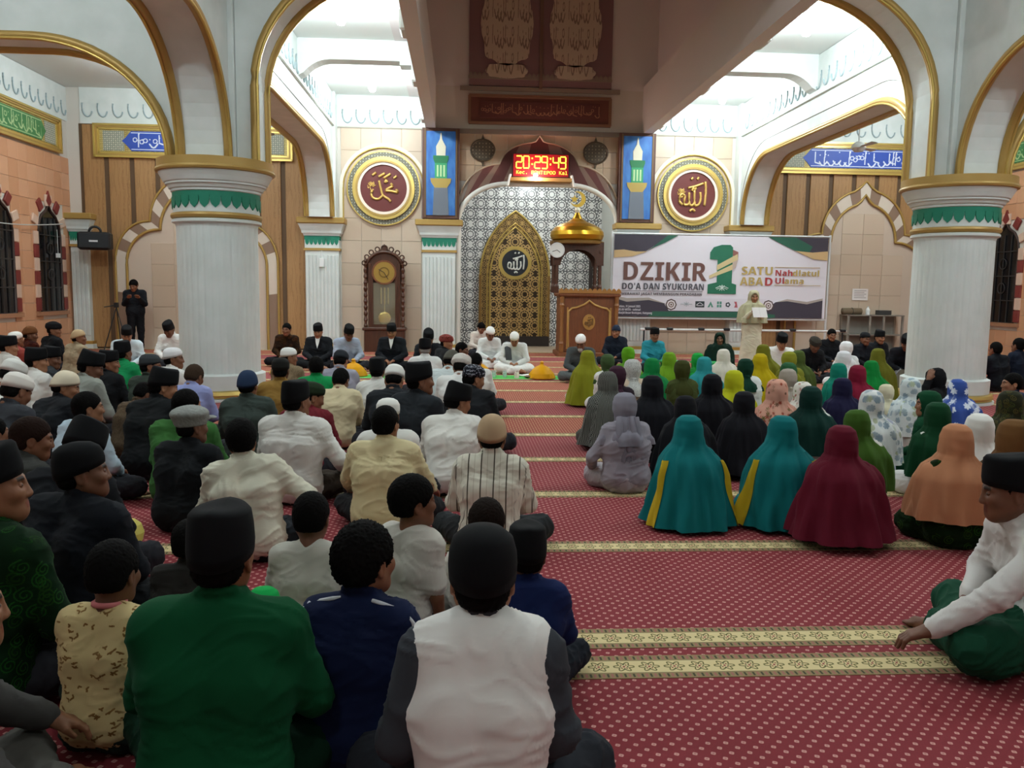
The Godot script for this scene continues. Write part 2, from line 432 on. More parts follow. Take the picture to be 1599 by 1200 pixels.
func trefoil(cx: float, half: float, y0: float, lobe: float, cusp: Vector2, apex: float, n := 10) -> PackedVector2Array:     # left foot to right foot; cusp given as half width and height
	var l := PackedVector2Array([Vector2(-half, y0), Vector2(-half, lerpf(y0, lobe, 0.33)), Vector2(-half, lerpf(y0, lobe, 0.66))])
	l.append_array(arc(-cusp.x, lobe, half - cusp.x, cusp.y - lobe, PI, PI / 2, n))
	var r := cusp.x * 0.96; var rise := apex - 0.22 - cusp.y
	var up := arc(0, cusp.y, r, rise, PI, PI * 0.585, n)
	l.append_array(up)
	var e := up[up.size() - 1]
	l.append(e.lerp(Vector2(0, apex), 0.5) + Vector2(0, -0.025)); l.append(Vector2(0, apex))
	var p := PackedVector2Array()
	for q in l: p.append(Vector2(cx + q.x, q.y))
	for k in range(l.size() - 2, -1, -1): p.append(Vector2(cx - l[k].x, l[k].y))
	return p
func script_tex(bg: String, ink: String, seed_: int, w := 512, h := 64, border := "") -> ImageTexture:     # a band of flowing script
	var im := picture(w, h, col(bg)); var r := RandomNumberGenerator.new(); r.seed = seed_
	var x := 10.0
	while x < w - 14:
		var k := r.randi() % 4; var y := h * (0.55 + r.randf() * 0.2)
		if k == 0: line(im, Vector2(x, h * 0.14), Vector2(x - 2, h * 0.78), 3, col(ink)); x += 7
		elif k == 1:
			for s in 12: line(im, Vector2(x + s * 1.7, y + 9 * sin(s * 0.27)), Vector2(x + s * 1.7 + 2, y + 9 * sin(s * 0.27 + 0.27)), 3, col(ink))
			x += 15
		elif k == 2:
			line(im, Vector2(x, h * 0.2), Vector2(x + 1, y), 3, col(ink)); line(im, Vector2(x + 1, y), Vector2(x + 14, y + 4), 3, col(ink)); x += 12
		else:
			for s in 9: line(im, Vector2(x + 5 * cos(s * 0.75), y - 8 + 5 * sin(s * 0.75)), Vector2(x + 5 * cos(s * 0.75 + 0.75), y - 8 + 5 * sin(s * 0.75 + 0.75)), 2, col(ink))
			x += 9
		if r.randf() < 0.7: im.fill_rect(Rect2i(int(x), int(h * (0.15 + 0.25 * r.randf())), 3, 3), col(ink))
	if border:
		for y in [3, h - 5]: im.fill_rect(Rect2i(0, y, w, 2), col(border))
	return tex_of(im)
func lattice_tex(bg: String, ink: String, wline: int, size := 192) -> ImageTexture:      # interlaced ten-pointed stars
	var im := picture(size, size, col(bg)); var s := float(size)
	for m in [Vector2(0, 0), Vector2(s / 2, s / 2)]:
		for k in 10:
			var a := TAU * k / 10; var b := TAU * (k + 3) / 10; var r := s * 0.4
			line(im, m + Vector2(cos(a), sin(a)) * r, m + Vector2(cos(b), sin(b)) * r, wline, col(ink))
			var a2 := a + TAU / 20
			line(im, m + Vector2(cos(a), sin(a)) * s * 0.125, m + Vector2(cos(a2), sin(a2)) * s * 0.17, wline, col(ink))
			line(im, m + Vector2(cos(a), sin(a)) * s * 0.125, m + Vector2(cos(a - TAU / 20), sin(a - TAU / 20)) * s * 0.17, wline, col(ink))
	return tex_of(im)
func rect_uv(x0: float, x1: float, y0: float, y1: float, z: float, u: float, v: float, dep := 0.01) -> Mesh:    # a thin plate whose front carries uv from 0 to u, v
	var g := Geo.new()
	g.quad(Vector3(x0, y0, z), Vector3(x0, y1, z), Vector3(x1, y1, z), Vector3(x1, y0, z))
	g.uv.append_array(PackedVector2Array([Vector2(0, v), Vector2(0, 0), Vector2(u, 0), Vector2(u, v)]))
	for e in [[Vector3(x0, y1, z), Vector3(x0, y1, z - dep), Vector3(x1, y1, z - dep), Vector3(x1, y1, z)], [Vector3(x0, y0, z - dep), Vector3(x0, y0, z), Vector3(x1, y0, z), Vector3(x1, y0, z - dep)], [Vector3(x0, y0, z - dep), Vector3(x0, y1, z - dep), Vector3(x0, y1, z), Vector3(x0, y0, z)], [Vector3(x1, y0, z), Vector3(x1, y1, z), Vector3(x1, y1, z - dep), Vector3(x1, y0, z - dep)]]:
		g.quad(e[0], e[1], e[2], e[3])
		for k in 4: g.uv.append(Vector2(0.01, 0.01))
	return g.mesh()
func framed_script(label: String, w: float, h: float, at: Vector3, turn: float, bg: String, ink: String, seed_: int) -> void:
	var t := thing("calligraphy_panel", label, "panel", at, turn)
	for k in 3:
		var e := 0.0 + k * 0.045; var m: Material = [gold, gold_paint, gold][k]; var th := 0.09 - k * 0.02
		bx(t, "frame_rail", Vector3(-w / 2 + e, h / 2 - e - 0.045, 0), Vector3(w / 2 - e, h / 2 - e, th), m)
		bx(t, "frame_rail", Vector3(-w / 2 + e, -h / 2 + e, 0), Vector3(w / 2 - e, -h / 2 + e + 0.045, th), m)
		bx(t, "frame_stile", Vector3(-w / 2 + e, -h / 2 + e, 0), Vector3(-w / 2 + e + 0.045, h / 2 - e, th), m)
		bx(t, "frame_stile", Vector3(w / 2 - e - 0.045, -h / 2 + e, 0), Vector3(w / 2 - e, h / 2 - e, th), m)
	var iw := w - 0.27; var ih := h - 0.27
	bx(t, "ground", Vector3(-iw / 2, -ih / 2, 0), Vector3(iw / 2, ih / 2, 0.02), mat("ffffff", 0.5, 0.2, lattice_tex("c9b878", "8c7434", 3, 96), 6.0))
	for s in [-1.0, 1.0]:
		var cx: float = s * (iw / 2 - 0.33)
		bx(t, "corner_square", Vector3(cx - 0.25, -ih / 2 + 0.03, 0.02), Vector3(cx + 0.25, ih / 2 - 0.03, 0.03), mat("ffffff", 0.6, 0.0, lattice_tex("ded9c4", "5d6a60", 4, 96), 5.0))
	var bw := iw - 1.5; var bh := ih - 0.06
	var im := script_tex(bg, ink, seed_, 512, 48, ink)
	put(t, "script_band", rect_uv(-bw / 2, bw / 2, -bh / 2, bh / 2, 0.035, bw / (bh * 10.6), 1.0, 0.015), mat("ffffff", 0.5, 0.0, im, 1.0, "uv"))
	for s in [-1.0, 1.0]:
		put(t, "script_point", prism(PackedVector2Array([Vector2(s * bw / 2, -bh / 2), Vector2(s * (bw / 2 + 0.12), -bh * 0.2), Vector2(s * (bw / 2 + 0.22), 0), Vector2(s * (bw / 2 + 0.12), bh * 0.2), Vector2(s * bw / 2, bh / 2)]), 0.034, 0.02).mesh(), mat(bg, 0.5))
func strokes(t: Node, called: String, list: Array, s: float, r: float, z: float, m: Material, off := Vector2.ZERO) -> void:
	for p in list:
		var c := Curve3D.new()
		for q in p: c.add_point(Vector3(q.x * s + off.x, q.y * s + off.y, z))
		var pts := PackedVector3Array()
		for k in range(p.size()):
			if k < p.size() - 1:
				var a: Vector2 = p[maxi(k - 1, 0)]; var b: Vector2 = p[k]; var d: Vector2 = p[k + 1]; var e: Vector2 = p[mini(k + 2, p.size() - 1)]
				for j in 5:
					var q := b.cubic_interpolate(d, a, e, j / 5.0); pts.append(Vector3(q.x * s + off.x, q.y * s + off.y, z))
			else: pts.append(Vector3(p[k].x * s + off.x, p[k].y * s + off.y, z))
		put(t, called, tube(pts, r, 6, 1.0).mesh(), m)
const ALLAH := [[Vector2(0.5, 0.55), Vector2(0.53, 0.1), Vector2(0.49, -0.42)], [Vector2(0.3, 0.12), Vector2(0.32, -0.2), Vector2(0.22, -0.4), Vector2(0.08, -0.36), Vector2(0.06, 0.18)], [Vector2(0.08, -0.3), Vector2(-0.02, -0.42), Vector2(-0.14, -0.34), Vector2(-0.16, 0.1)], [Vector2(-0.14, -0.3), Vector2(-0.22, -0.4), Vector2(-0.36, -0.36), Vector2(-0.34, -0.05), Vector2(-0.5, 0.02), Vector2(-0.56, -0.25), Vector2(-0.42, -0.4)], [Vector2(-0.22, 0.28), Vector2(0.1, 0.36), Vector2(0.42, 0.48)], [Vector2(-0.05, 0.16), Vector2(0.0, 0.3), Vector2(0.05, 0.2), Vector2(0.12, 0.3)], [Vector2(-0.1, 0.62), Vector2(-0.02, 0.7)], [Vector2(0.15, 0.62), Vector2(0.22, 0.72)], [Vector2(-0.12, -0.66), Vector2(0.0, -0.58), Vector2(0.1, -0.66)]]
const MUHAMMAD := [[Vector2(-0.18, 0.3), Vector2(-0.1, -0.05), Vector2(-0.02, -0.28), Vector2(0.2, -0.42), Vector2(0.28, -0.52)], [Vector2(0.28, 0.2), Vector2(0.36, 0.1), Vector2(0.22, 0.02), Vector2(0.08, -0.08), Vector2(0.3, -0.1), Vector2(0.55, -0.14), Vector2(0.5, -0.02)], [Vector2(-0.02, -0.25), Vector2(-0.2, -0.42), Vector2(-0.42, -0.38), Vector2(-0.5, -0.2), Vector2(-0.44, -0.1)], [Vector2(-0.2, 0.45), Vector2(0.05, 0.6)], [Vector2(0.0, 0.4), Vector2(0.28, 0.58)], [Vector2(0.05, 0.22), Vector2(0.1, 0.32), Vector2(0.15, 0.24)], [Vector2(0.4, 0.4), Vector2(0.52, 0.5)], [Vector2(-0.45, 0.5), Vector2(-0.3, 0.62)]]
func medallion(label: String, x: float, word: Array) -> void:
	var t := thing("medallion", label, "medallion", Vector3(x, 4.06, BZ + 0.03))
	put(t, "lattice_ring", annulus(0.76, 0.9, 0.05, 0.0).mesh(), mat("ffffff", 0.5, 0.1, lattice_tex("d0cfc4", "6d6a5a", 6, 64), 7.0))
	put(t, "outer_bead", annulus(0.885, 0.915, 0.065, 0.0).mesh(), gold)
	put(t, "gold_ring", annulus(0.665, 0.77, 0.1, 0.0).mesh(), gold)
	put(t, "inner_gold_ring", annulus(0.64, 0.69, 0.12, 0.0).mesh(), gold_paint)
	put(t, "white_ring", annulus(0.575, 0.65, 0.09, 0.0).mesh(), mat("efe2d4", 0.5))
	var rd := put(t, "red_disc", prism(disc(0.585), 0.05, 0.0).mesh(), mat("65231f", 0.55))
	strokes(rd, "gold_script", word, 0.62, 0.034, 0.06, mat("d8b264", 0.4, 0.5))
	var r := RandomNumberGenerator.new(); r.seed = 5
	var tiny := []
	for k in 9:
		var p := Vector2(-0.66 + r.randf() * 0.26, -0.02 + r.randf() * 0.34)
		tiny.append([p, p + Vector2(r.randf() * 0.1, -0.12), p + Vector2(0.13, -0.1 + r.randf() * 0.1)])
	strokes(rd, "small_script", tiny, 0.62, 0.012, 0.055, mat("d8b264", 0.4, 0.5))
	var a := thing("arch_moulding", label.replace("round", "cream arched moulding round the round"), "moulding", Vector3(x, 0, BZ))
	var inner := PackedVector2Array([Vector2(-1.0, SP)]); inner.append_array(arc(0, 4.06, 1.0, 1.0, PI, 0, 24)); inner.append(Vector2(1.0, SP))
	var outer := PackedVector2Array([Vector2(-1.1, SP)]); outer.append_array(arc(0, 4.06, 1.1, 1.1, PI, 0, 24)); outer.append(Vector2(1.1, SP))
	var p := inner.duplicate(); outer.reverse(); p.append_array(outer)
	put(a, "band", prism(p, 0.06, 0.0).mesh(), mat("e9e2d2", 0.6))
	put(a, "gold_edge", tube(lift(inner, 0.06), 0.02, 6).mesh(), gold)
func build_room() -> void:
	white_paint = mat("dfe4e2", 0.75, 0.0, noise_tex(3, 0.02, "eef1ef", "ffffff"), 0.35, "world")
	gold = mat("cdb064", 0.34, 0.7); gold_paint = mat("b08f4e", 0.45, 0.3); green_paint = mat("0d7a5f", 0.6)
	var cream := [mat("c9b49f", 0.45), mat("cdb9a4", 0.45), mat("c6b19b", 0.45)]
	var plaster := mat("cfc9c0", 0.85)
	var room := structure("floor")
	bx(room, "slab", Vector3(-10.2, -0.3, -24.2), Vector3(14.2, -0.004, 6.0), mat("b9a48e", 0.5))
	# ---- back wall: slab with the niche cut out, tile panels, boards
	var wb := structure("wall_back")
	var n0 := XC - 2.02; var n1 := XC + 2.02
	var arch := opening(n0, n1, SP, 4.25, 1.25, 0.0)
	var outline := arch.duplicate()
	outline.append_array(PackedVector2Array([Vector2(13.9, 0), Vector2(13.9, 6.6), Vector2(-9.9, 6.6), Vector2(-9.9, 0)]))
	put(wb, "masonry", prism(outline, BZ, BZ - 0.35).mesh(), plaster)
	bx(wb, "upper_masonry", Vector3(XC - 3.3, 6.6, BZ - 0.35), Vector3(XC + 3.3, 10.4, BZ), mat("dcd6d4", 0.8))
	for s in [-1.0, 1.0]:
		var m: float = XC + s * 3.94
		tiles(wb, "wall_tile", m - 1.0, m + 1.0, 0.0, 5.54, 4, 10, BZ + 0.01, cream)
		bx(wb, "plaster_frieze", Vector3(m - 1.1, 5.54, BZ), Vector3(m + 1.1, 6.6, BZ + 0.03), white_paint)
		bx(wb, "frieze_ledge", Vector3(m - 1.05, 5.52, BZ), Vector3(m + 1.05, 5.555, BZ + 0.05), mat("b5b0a4"))
		hooks(wb, m - 1.0, m + 1.0, 5.62, BZ + 0.045, 0.33)
		var c: float = XC + s * 8.47
		bx(wb, "plaster_frieze", Vector3(c - 2.7, 5.46, BZ), Vector3(c + 2.7, 6.6, BZ + 0.03), white_paint)
		hooks(wb, c - 2.7, c + 2.7, 5.6, BZ + 0.045, 0.36)
		var wt := wood_tex("a87f52", "8d673f", 11); var wm := mat("ffffff", 0.55, 0.0, wt, 0.8); var wd := mat("5d4630", 0.7)
		var gap := trefoil(c, 1.97, 0.0, 2.15, Vector2(1.1, 3.12), 4.5)
		bx(wb, "board_backing", Vector3(c - 2.75, 0, BZ), Vector3(c + 2.75, 5.46, BZ + 0.012), wd)
		for k in 9:
			var bx0 := c - 2.72 + k * 0.605
			put(wb, "wood_board", cham(Vector3(0.49, 5.4, 0.04), 0.008), wm, Vector3(bx0 + 0.3, 2.74, BZ + 0.025))
		# blind trefoil niche
		var nt := thing("trefoil_niche", ["tall trefoil niche of beige tile behind the right-hand column", "tall trefoil niche of beige tile behind the left-hand column"][int(s < 0)], "niche", Vector3(0, 0, BZ))
		var inner := trefoil(c, 1.7, 0.0, 2.1, Vector2(0.9, 2.95), 4.15)
		put(nt, "tile_field", prism(inner, 0.055, 0.0).mesh(), mat("cdbbaa", 0.45))
		var outer := trefoil(c, 1.97, 0.0, 2.15, Vector2(1.15, 3.15), 4.5)
		voussoirs(nt, inner, outer, 23, 0.0, 0.09, mat("8a6f5c", 0.6), mat("d5c7b8", 0.6))
		put(nt, "gold_inner_edge", tube(lift(inner, 0.1), 0.035, 6).mesh(), gold_paint)
		put(nt, "gold_outer_edge", tube(lift(outer, 0.1), 0.03, 6).mesh(), gold_paint)
		var inside := func(x, y): return not Geometry2D.is_point_in_polygon(Vector2(x, y), inner) or absf(x - c) > 1.4 or (y > 2.4 and absf(x - c) > 0.75) or y > 3.75
		tiles(nt, "niche_tile", c - 1.68, c + 1.68, 0.0, 4.2, 6, 8, 0.06, cream, Basis.IDENTITY, Vector3.ZERO, inside)
		framed_script(["gilt framed blue calligraphy band high above the right niche", "gilt framed blue calligraphy band high above the left niche"][int(s < 0)], 4.75, 0.8, Vector3(c, 5.06, BZ + 0.05), 0.0, "2f4fae", "dfe4f2", 21 + int(s))
	# ---- mihrab front: band round the arch, fine tile above
	var mf := thing("mihrab_arch", "brown and maroon banded ogee arch framing the prayer niche", "arch", Vector3(0, 0, BZ))
	tiles(mf, "wall_tile", n0, n1, 4.3, 5.46, 10, 3, 0.01, [mat("b79c80", 0.5), mat("ae9378", 0.5)], Basis.IDENTITY, Vector3.ZERO)
	var inner2 := PackedVector2Array(); var outer2 := PackedVector2Array()
	for k in 41:
		var f := k / 40.0; var a := PI * (1.0 - f)
		inner2.append(Vector2(XC + 2.03 * signf(cos(a)) * pow(absf(cos(a)), 0.8), SP + 0.96 * pow(sin(a), 0.75)))
		var q := absf(f - 0.5) * 2.0
		var oy: float
		if q > 0.48: oy = 3.45 + 1.28 * sqrt(maxf(0.0, 1.0 - pow((q - 0.48) / 0.56, 2.0)))
		elif q > 0.06: oy = 4.73 + 0.55 * sqrt(maxf(0.0, 1.0 - pow(q / 0.49, 2.0)))
		else: oy = 5.27 + 0.17 * (1.0 - q / 0.06)
		outer2.append(Vector2(XC + 2.0 * (f - 0.5) * 2.0, minf(oy, 5.44)))
	voussoirs(mf, inner2, outer2, 13, 0.012, 0.05, mat("5b2a24", 0.6), mat("7d6253", 0.6))
	put(mf, "outer_bead", tube(lift(outer2, 0.06), 0.025, 6).mesh(), mat("b09a82", 0.5))
	put(mf, "white_rim", tube(lift(arch, 0.02), 0.07, 8).mesh(), mat("eceae2", 0.5))
	bx(mf, "cornice", Vector3(XC - 2.6, 5.45, 0), Vector3(XC + 2.6, 5.56, 0.1), mat("75695f", 0.7))
	for s in [-1.0, 1.0]:
		var ov := thing("oval_ornament", "dark pierced oval ornament %s of the red digital clock" % ["right", "left"][int(s < 0)], "ornament", Vector3(XC + s * 1.42, 5.05, BZ + 0.03))
		put(ov, "oval", prism(arc(0, 0, 0.3, 0.26, 0, TAU, 28), 0.03, 0.0).mesh(), mat("ffffff", 0.5, 0.2, lattice_tex("8c7f66", "463b2c", 6, 64), 6.0))
		put(ov, "rim", tube(lift(arc(0, 0, 0.3, 0.26, 0, TAU, 28), 0.03), 0.025, 6).mesh(), mat("4a3d2d", 0.5, 0.3))
		for e in [-1.0, 1.0]: put(ov, "finial", prism(PackedVector2Array([Vector2(-0.05, e * 0.25), Vector2(0.05, e * 0.25), Vector2(0, e * 0.4)]), 0.03, 0.0).mesh(), mat("4a3d2d", 0.5, 0.3))
	# ---- inside of the niche
	var nz := -23.75
	var ni := thing("prayer_niche", "deep prayer niche lined with white and grey interlaced star screen", "niche", Vector3.ZERO)
	var star := mat("ffffff", 0.25, 0.0, lattice_tex("f0f0ee", "4f5054", 5, 192), 1.75, "world")
	bx(ni, "star_screen", Vector3(n0 - 0.3, 0, nz - 0.15), Vector3(n1 + 0.3, 5.0, nz), star)
	bx(ni, "side_screen", Vector3(n0 - 0.25, 0, nz), Vector3(n0 - 0.02, 5.0, BZ - 0.35), star)
	bx(ni, "side_wall", Vector3(n1 + 0.02, 0, nz), Vector3(n1 + 0.25, 5.0, BZ - 0.35), mat("c2c4bd", 0.35))
	bx(ni, "vault", Vector3(n0 - 0.3, 4.95, nz), Vector3(n1 + 0.3, 5.1, BZ - 0.35), mat("b9b4aa", 0.7))
	bx(ni, "dark_post", Vector3(n1 - 0.33, 0, nz + 0.1), Vector3(n1 - 0.24, 3.3, nz + 0.25), mat("3b3230", 0.5))
	var gp := thing("gilt_arch_panel", "tall pointed gilt lattice panel with black roundel in the niche", "panel", Vector3(XC - 0.42, 0, nz + 0.02))
	var pointed := func(h: float, base: float, spr: float, top: float) -> PackedVector2Array:
		var p := PackedVector2Array([Vector2(-h, base)]); var rise := top - spr; var R := (rise * rise + h * h) / (2.0 * h)
		for k in 15:
			var y := rise * k / 14.0; p.append(Vector2(-(sqrt(maxf(0.0, R * R - y * y)) - (R - h)), spr + y))
		for k in range(13, -1, -1):
			var y := rise * k / 14.0; p.append(Vector2(sqrt(maxf(0.0, R * R - y * y)) - (R - h), spr + y))
		p.append(Vector2(h, base)); return p
	var gl := mat("ffffff", 0.35, 0.45, lattice_tex("b5945a", "4a3820", 4, 128), 2.6)
	var gl2 := mat("ffffff", 0.38, 0.4, lattice_tex("3d2f1e", "c2a067", 6, 160), 1.7)
	put(gp, "outer_border", prism(pointed.call(0.98, 0.0, 2.0, 3.8), 0.06, 0.0).mesh(), gl)
	put(gp, "outer_edge", tube(lift(pointed.call(0.98, 0.0, 2.0, 3.8), 0.06), 0.035, 6).mesh(), gold)
	put(gp, "inner_field", prism(pointed.call(0.7, 0.0, 1.95, 3.35), 0.08, 0.0).mesh(), gl2)
	put(gp, "inner_edge", tube(lift(pointed.call(0.7, 0.0, 1.95, 3.35), 0.08), 0.028, 6).mesh(), gold)
	put(gp, "middle_edge", tube(lift(pointed.call(0.78, 0.0, 1.97, 3.46), 0.07), 0.02, 6).mesh(), gold)
	put(gp, "roundel_ring", annulus(0.37, 0.47, 0.12, 0.0).mesh(), gold, Vector3(0, 2.35, 0))
	var rdl := put(gp, "black_roundel", prism(disc(0.385), 0.11, 0.0).mesh(), mat("20242c", 0.4), Vector3(0, 2.35, 0))
	strokes(rdl, "white_script", ALLAH, 0.42, 0.024, 0.12, mat("f0efe8", 0.4), Vector2(0.03, 0))
	for s in [-1.0, 1.0]: bx(gp, "side_post", Vector3(s * 0.98 - 0.03, 0, 0), Vector3(s * 0.98 + 0.03, 2.0, 0.1), mat("8f6a35", 0.4, 0.4))
	bx(gp, "dark_sill", Vector3(-1.0, 0, 0), Vector3(1.0, 0.28, 0.12), mat("2b211c", 0.5))
	# ---- side walls
	var tile_o := [mat("cf9a76", 0.5), mat("d29f7c", 0.5), mat("ca946f", 0.5)]
	for s in [-1, 1]:
		var x: float = -9.55 if s < 0 else 13.5
		var w := structure("wall_left" if s < 0 else "wall_right")
		bx(w, "masonry", Vector3(x, 0, -21.6), Vector3(x + s * 0.3, 7.2, 6.2), plaster)
		var b := Basis(Vector3.UP, PI / 2 * -s); var at := Vector3(x, 0, 0)
		var zs: Array = [-20.15, -18.02, -15.9] if s < 0 else [-20.0, -17.9, -15.8]
		var hole := func(px, py):
			for z in zs:
				if absf(px - z * s) < 0.62 and py > 0.85 and py < 3.3: return true
			return false
		var e0: float = minf(-21.3 * s, -13.0 * s); var e1: float = maxf(-21.3 * s, -13.0 * s)
		tiles(w, "wall_tile", e0, e1, 0.0, 4.62, 21, 12, 0.01, tile_o, b, at, hole)
		bx(w, "plaster_frieze", Vector3(minf(x, x - s * 0.03), 5.5, -21.3), Vector3(maxf(x, x - s * 0.03), 6.3, -12.4), white_paint)
		var hk := Node3D.new(); hk.name = "loop_frieze"; w.add_child(hk); hk.position = at; hk.rotation.y = PI / 2 * -s
		hooks(hk, e0, e1, 5.6, 0.045, 0.36)
		framed_script(["gilt framed green calligraphy band on the right side wall", "gilt framed green calligraphy band on the left side wall"][int(s < 0)], 4.75, 0.8, Vector3(x - s * 0.03, 5.06, -18.45), PI / 2 * -s, "3c7a45", "a9c08a", 41 + s)
		var wn := 0
		for z in zs:
			wn += 1
			var t := structure("window_%d" % (wn + (0 if s < 0 else 3))); t.position = Vector3(x, 0, z); t.rotation.y = PI / 2 * -s
			var head := PackedVector2Array([Vector2(-0.52, 0.95), Vector2(-0.52, 2.7)])
			head.append_array(PackedVector2Array([Vector2(-0.48, 2.95), Vector2(-0.34, 3.14), Vector2(-0.12, 3.26), Vector2(0, 3.4), Vector2(0.12, 3.26), Vector2(0.34, 3.14), Vector2(0.48, 2.95), Vector2(0.52, 2.7), Vector2(0.52, 0.95)]))
			put(t, "night_pane", prism(head, 0.02, 0.0).mesh(), mat("15171b", 0.12))
			put(t, "frame", tube(lift(head, 0.03), 0.03, 6, 1.0, true).mesh(), mat("3a2620", 0.5))
			for gx in [-0.26, 0.0, 0.26]: bx(t, "grille_bar", Vector3(gx - 0.012, 0.95, 0.03), Vector3(gx + 0.012, 3.1, 0.05), mat("2c2a2a", 0.5))
			for gy in [1.5, 2.1, 2.7]: bx(t, "grille_bar", Vector3(-0.5, gy - 0.012, 0.03), Vector3(0.5, gy + 0.012, 0.05), mat("2c2a2a", 0.5))
			for gy in [1.8, 2.4]: put(t, "grille_ring", tube(lift(disc(0.13, 16, 0, gy), 0.045), 0.012, 5, 1.0, true).mesh(), mat("2c2a2a", 0.5))
			for e in [-1, 1]:
				for k in 6:
					put(t, "quoin", cham(Vector3(0.2, 0.29, 0.05), 0.01), mat("7c2f2a" if k % 2 == 0 else "d6b8a4", 0.6), Vector3(e * 0.64, 1.12 + k * 0.3, 0.03))
				for k in 3:
					var a := [0.35, 0.95, 1.5][k] as float
					put(t, "quoin", cham(Vector3(0.26, 0.2, 0.05), 0.01), mat("7c2f2a" if k % 2 == 1 else "d6b8a4", 0.6), Vector3(e * 0.68 * cos(a), 2.78 + 0.72 * sin(a), 0.03), Basis(Vector3.BACK, e * (a - 0.0) if e > 0 else PI - a))
			put(t, "keystone", prism(PackedVector2Array([Vector2(-0.13, 3.48), Vector2(0, 3.36), Vector2(0.13, 3.48), Vector2(0, 3.72)]), 0.06, 0.0).mesh(), mat("7c2f2a", 0.6))
			bx(t, "sill", Vector3(-0.75, 0.86, 0), Vector3(0.75, 0.95, 0.08), mat("a87a5c", 0.5))
	var wf := structure("wall_front")
	bx(wf, "masonry", Vector3(-9.9, 0, 6.0), Vector3(13.9, 7.2, 6.3), plaster)
	# ---- ceilings, central shaft
	var ce := structure("ceiling")
	var cm := mat("d9ddda", 0.85)
	for s in [-1.0, 1.0]: bx(ce, "aisle_slab", Vector3(XC + s * 2.6, 6.31, -21.65), Vector3(XC + s * 12.0, 6.6, CZ - 0.3), cm)
	bx(ce, "near_slab", Vector3(-9.9, 7.0, CZ - 0.32), Vector3(13.9, 7.2, 6.3), cm)
	for s in [-1.0, 1.0]: bx(ce, "shaft_wall", Vector3(XC + s * 2.95, 6.3, -21.4), Vector3(XC + s * 3.25, 10.4, CZ), mat("d2cccb", 0.85))
	bx(ce, "shaft_front", Vector3(XC - 3.2, 7.0, CZ - 0.32), Vector3(XC + 3.2, 10.4, CZ), mat("d2cccb", 0.85))
	bx(ce, "shaft_roof", Vector3(XC - 3.3, 10.4, -21.7), Vector3(XC + 3.3, 10.6, CZ + 0.4), mat("d2cccb", 0.85))
	var bm := 0
	for s in [-1.0, 1.0]:
		bm += 1
		var t := thing("ceiling_beam", ["long beam on the right edge of the dark central shaft", "long beam on the left edge of the dark central shaft"][int(s < 0)], "beam")
		var xa: float = XC + s * 2.6; var xb: float = XC + s * 2.84
		bx(t, "beam", Vector3(minf(xa, xb), 5.54, BZ), Vector3(maxf(xa, xb), 6.7, CZ + 2.6), mat("d0cac6", 0.75))
		for z in [-20.4, -16.8, -13.6]: put(t, "bracket", cham(Vector3(0.3, 0.34, 0.5), 0.03), mat("d5d8d4", 0.75), Vector3(xb - s * 0.06, 5.72, z))
		for z in [-16.8]:
			var cb := thing("cross_beam", "white ceiling cross beam between the two bulbs of the %s aisle" % ["right", "left"][int(s < 0)], "beam", Vector3(0, 0, z))
			var x0: float = XC + s * 2.8; var x1: float = XC + s * (AX - 0.3)
			var p := PackedVector2Array([Vector2(x0, 6.4), Vector2(x0, 5.86), Vector2(x0 + s * 0.35, 5.86), Vector2(x0 + s * 0.35, 5.93)])
			for k in 8: p.append(Vector2(lerpf(x0 + s * 1.6, x1 - s * 0.1, k / 7.0), 5.93 - 0.26 * pow(k / 7.0, 2.5)))
			p.append(Vector2(x1, 5.62)); p.append(Vector2(x1, 6.4))
			put(cb, "beam", prism(p, 0.18, -0.18).mesh(), white_paint)
	# carved panels high on the shaft's back wall
	var cp := thing("carved_panel", "large dark carved double panel high above the prayer niche", "panel", Vector3(XC, 0, BZ))
	bx(cp, "ground", Vector3(-1.78, 6.62, 0), Vector3(1.78, 9.6, 0.05), mat("86686a", 0.7))
	for s in [-1.0, 1.0]:
		for e in [[8.1, 0.62, 0.95], [6.98, 0.5, 0.17]]:
			var pp := PackedVector2Array()
			for k in 40:
				var a := TAU * k / 40; var w := 1.0 + 0.05 * cos(a * 8)
				pp.append(Vector2(s * 0.85 + e[1] * w * signf(cos(a)) * pow(absf(cos(a)), 0.6), e[0] + e[2] * w * signf(sin(a)) * pow(absf(sin(a)), 0.7)))
			put(cp, "lobed_field", prism(pp, 0.08, 0.04).mesh(), mat("ffffff", 0.7, 0.0, script_tex("c2b4a0", "8a786a", 60 + int(e[0]), 128, 32), 1.6))
	bx(cp, "centre_rail", Vector3(-0.04, 6.55, 0), Vector3(0.04, 9.6, 0.1), mat("7a5f50", 0.6))
	bx(cp, "fringe_rail", Vector3(-2.0, 6.5, 0), Vector3(2.0, 6.6, 0.06), mat("8b7d70", 0.7))
	var fr := pendant_mesh(0.11, 0.16)
	for k in 32: put(cp, "fringe_leaf", fr, mat("8b7d70", 0.7), Vector3(-1.74 + k * 0.112, 6.78, 0.06), Basis(Vector3.BACK, PI))
	var cl := thing("carved_lintel_panel", "long reddish carved panel directly above the niche cornice", "panel", Vector3(XC, 6.05, BZ))
	bx(cl, "ground", Vector3(-1.76, -0.33, 0), Vector3(1.76, 0.33, 0.04), mat("6a3a2f", 0.6))
	for e in [-1.0, 1.0]:
		bx(cl, "frame_rail", Vector3(-1.78, e * 0.33 - 0.035, 0), Vector3(1.78, e * 0.33 + 0.035, 0.07), mat("7d5a42", 0.6))
		bx(cl, "frame_stile", Vector3(e * 1.76 - 0.035, -0.33, 0), Vector3(e * 1.76 + 0.035, 0.33, 0.07), mat("7d5a42", 0.6))
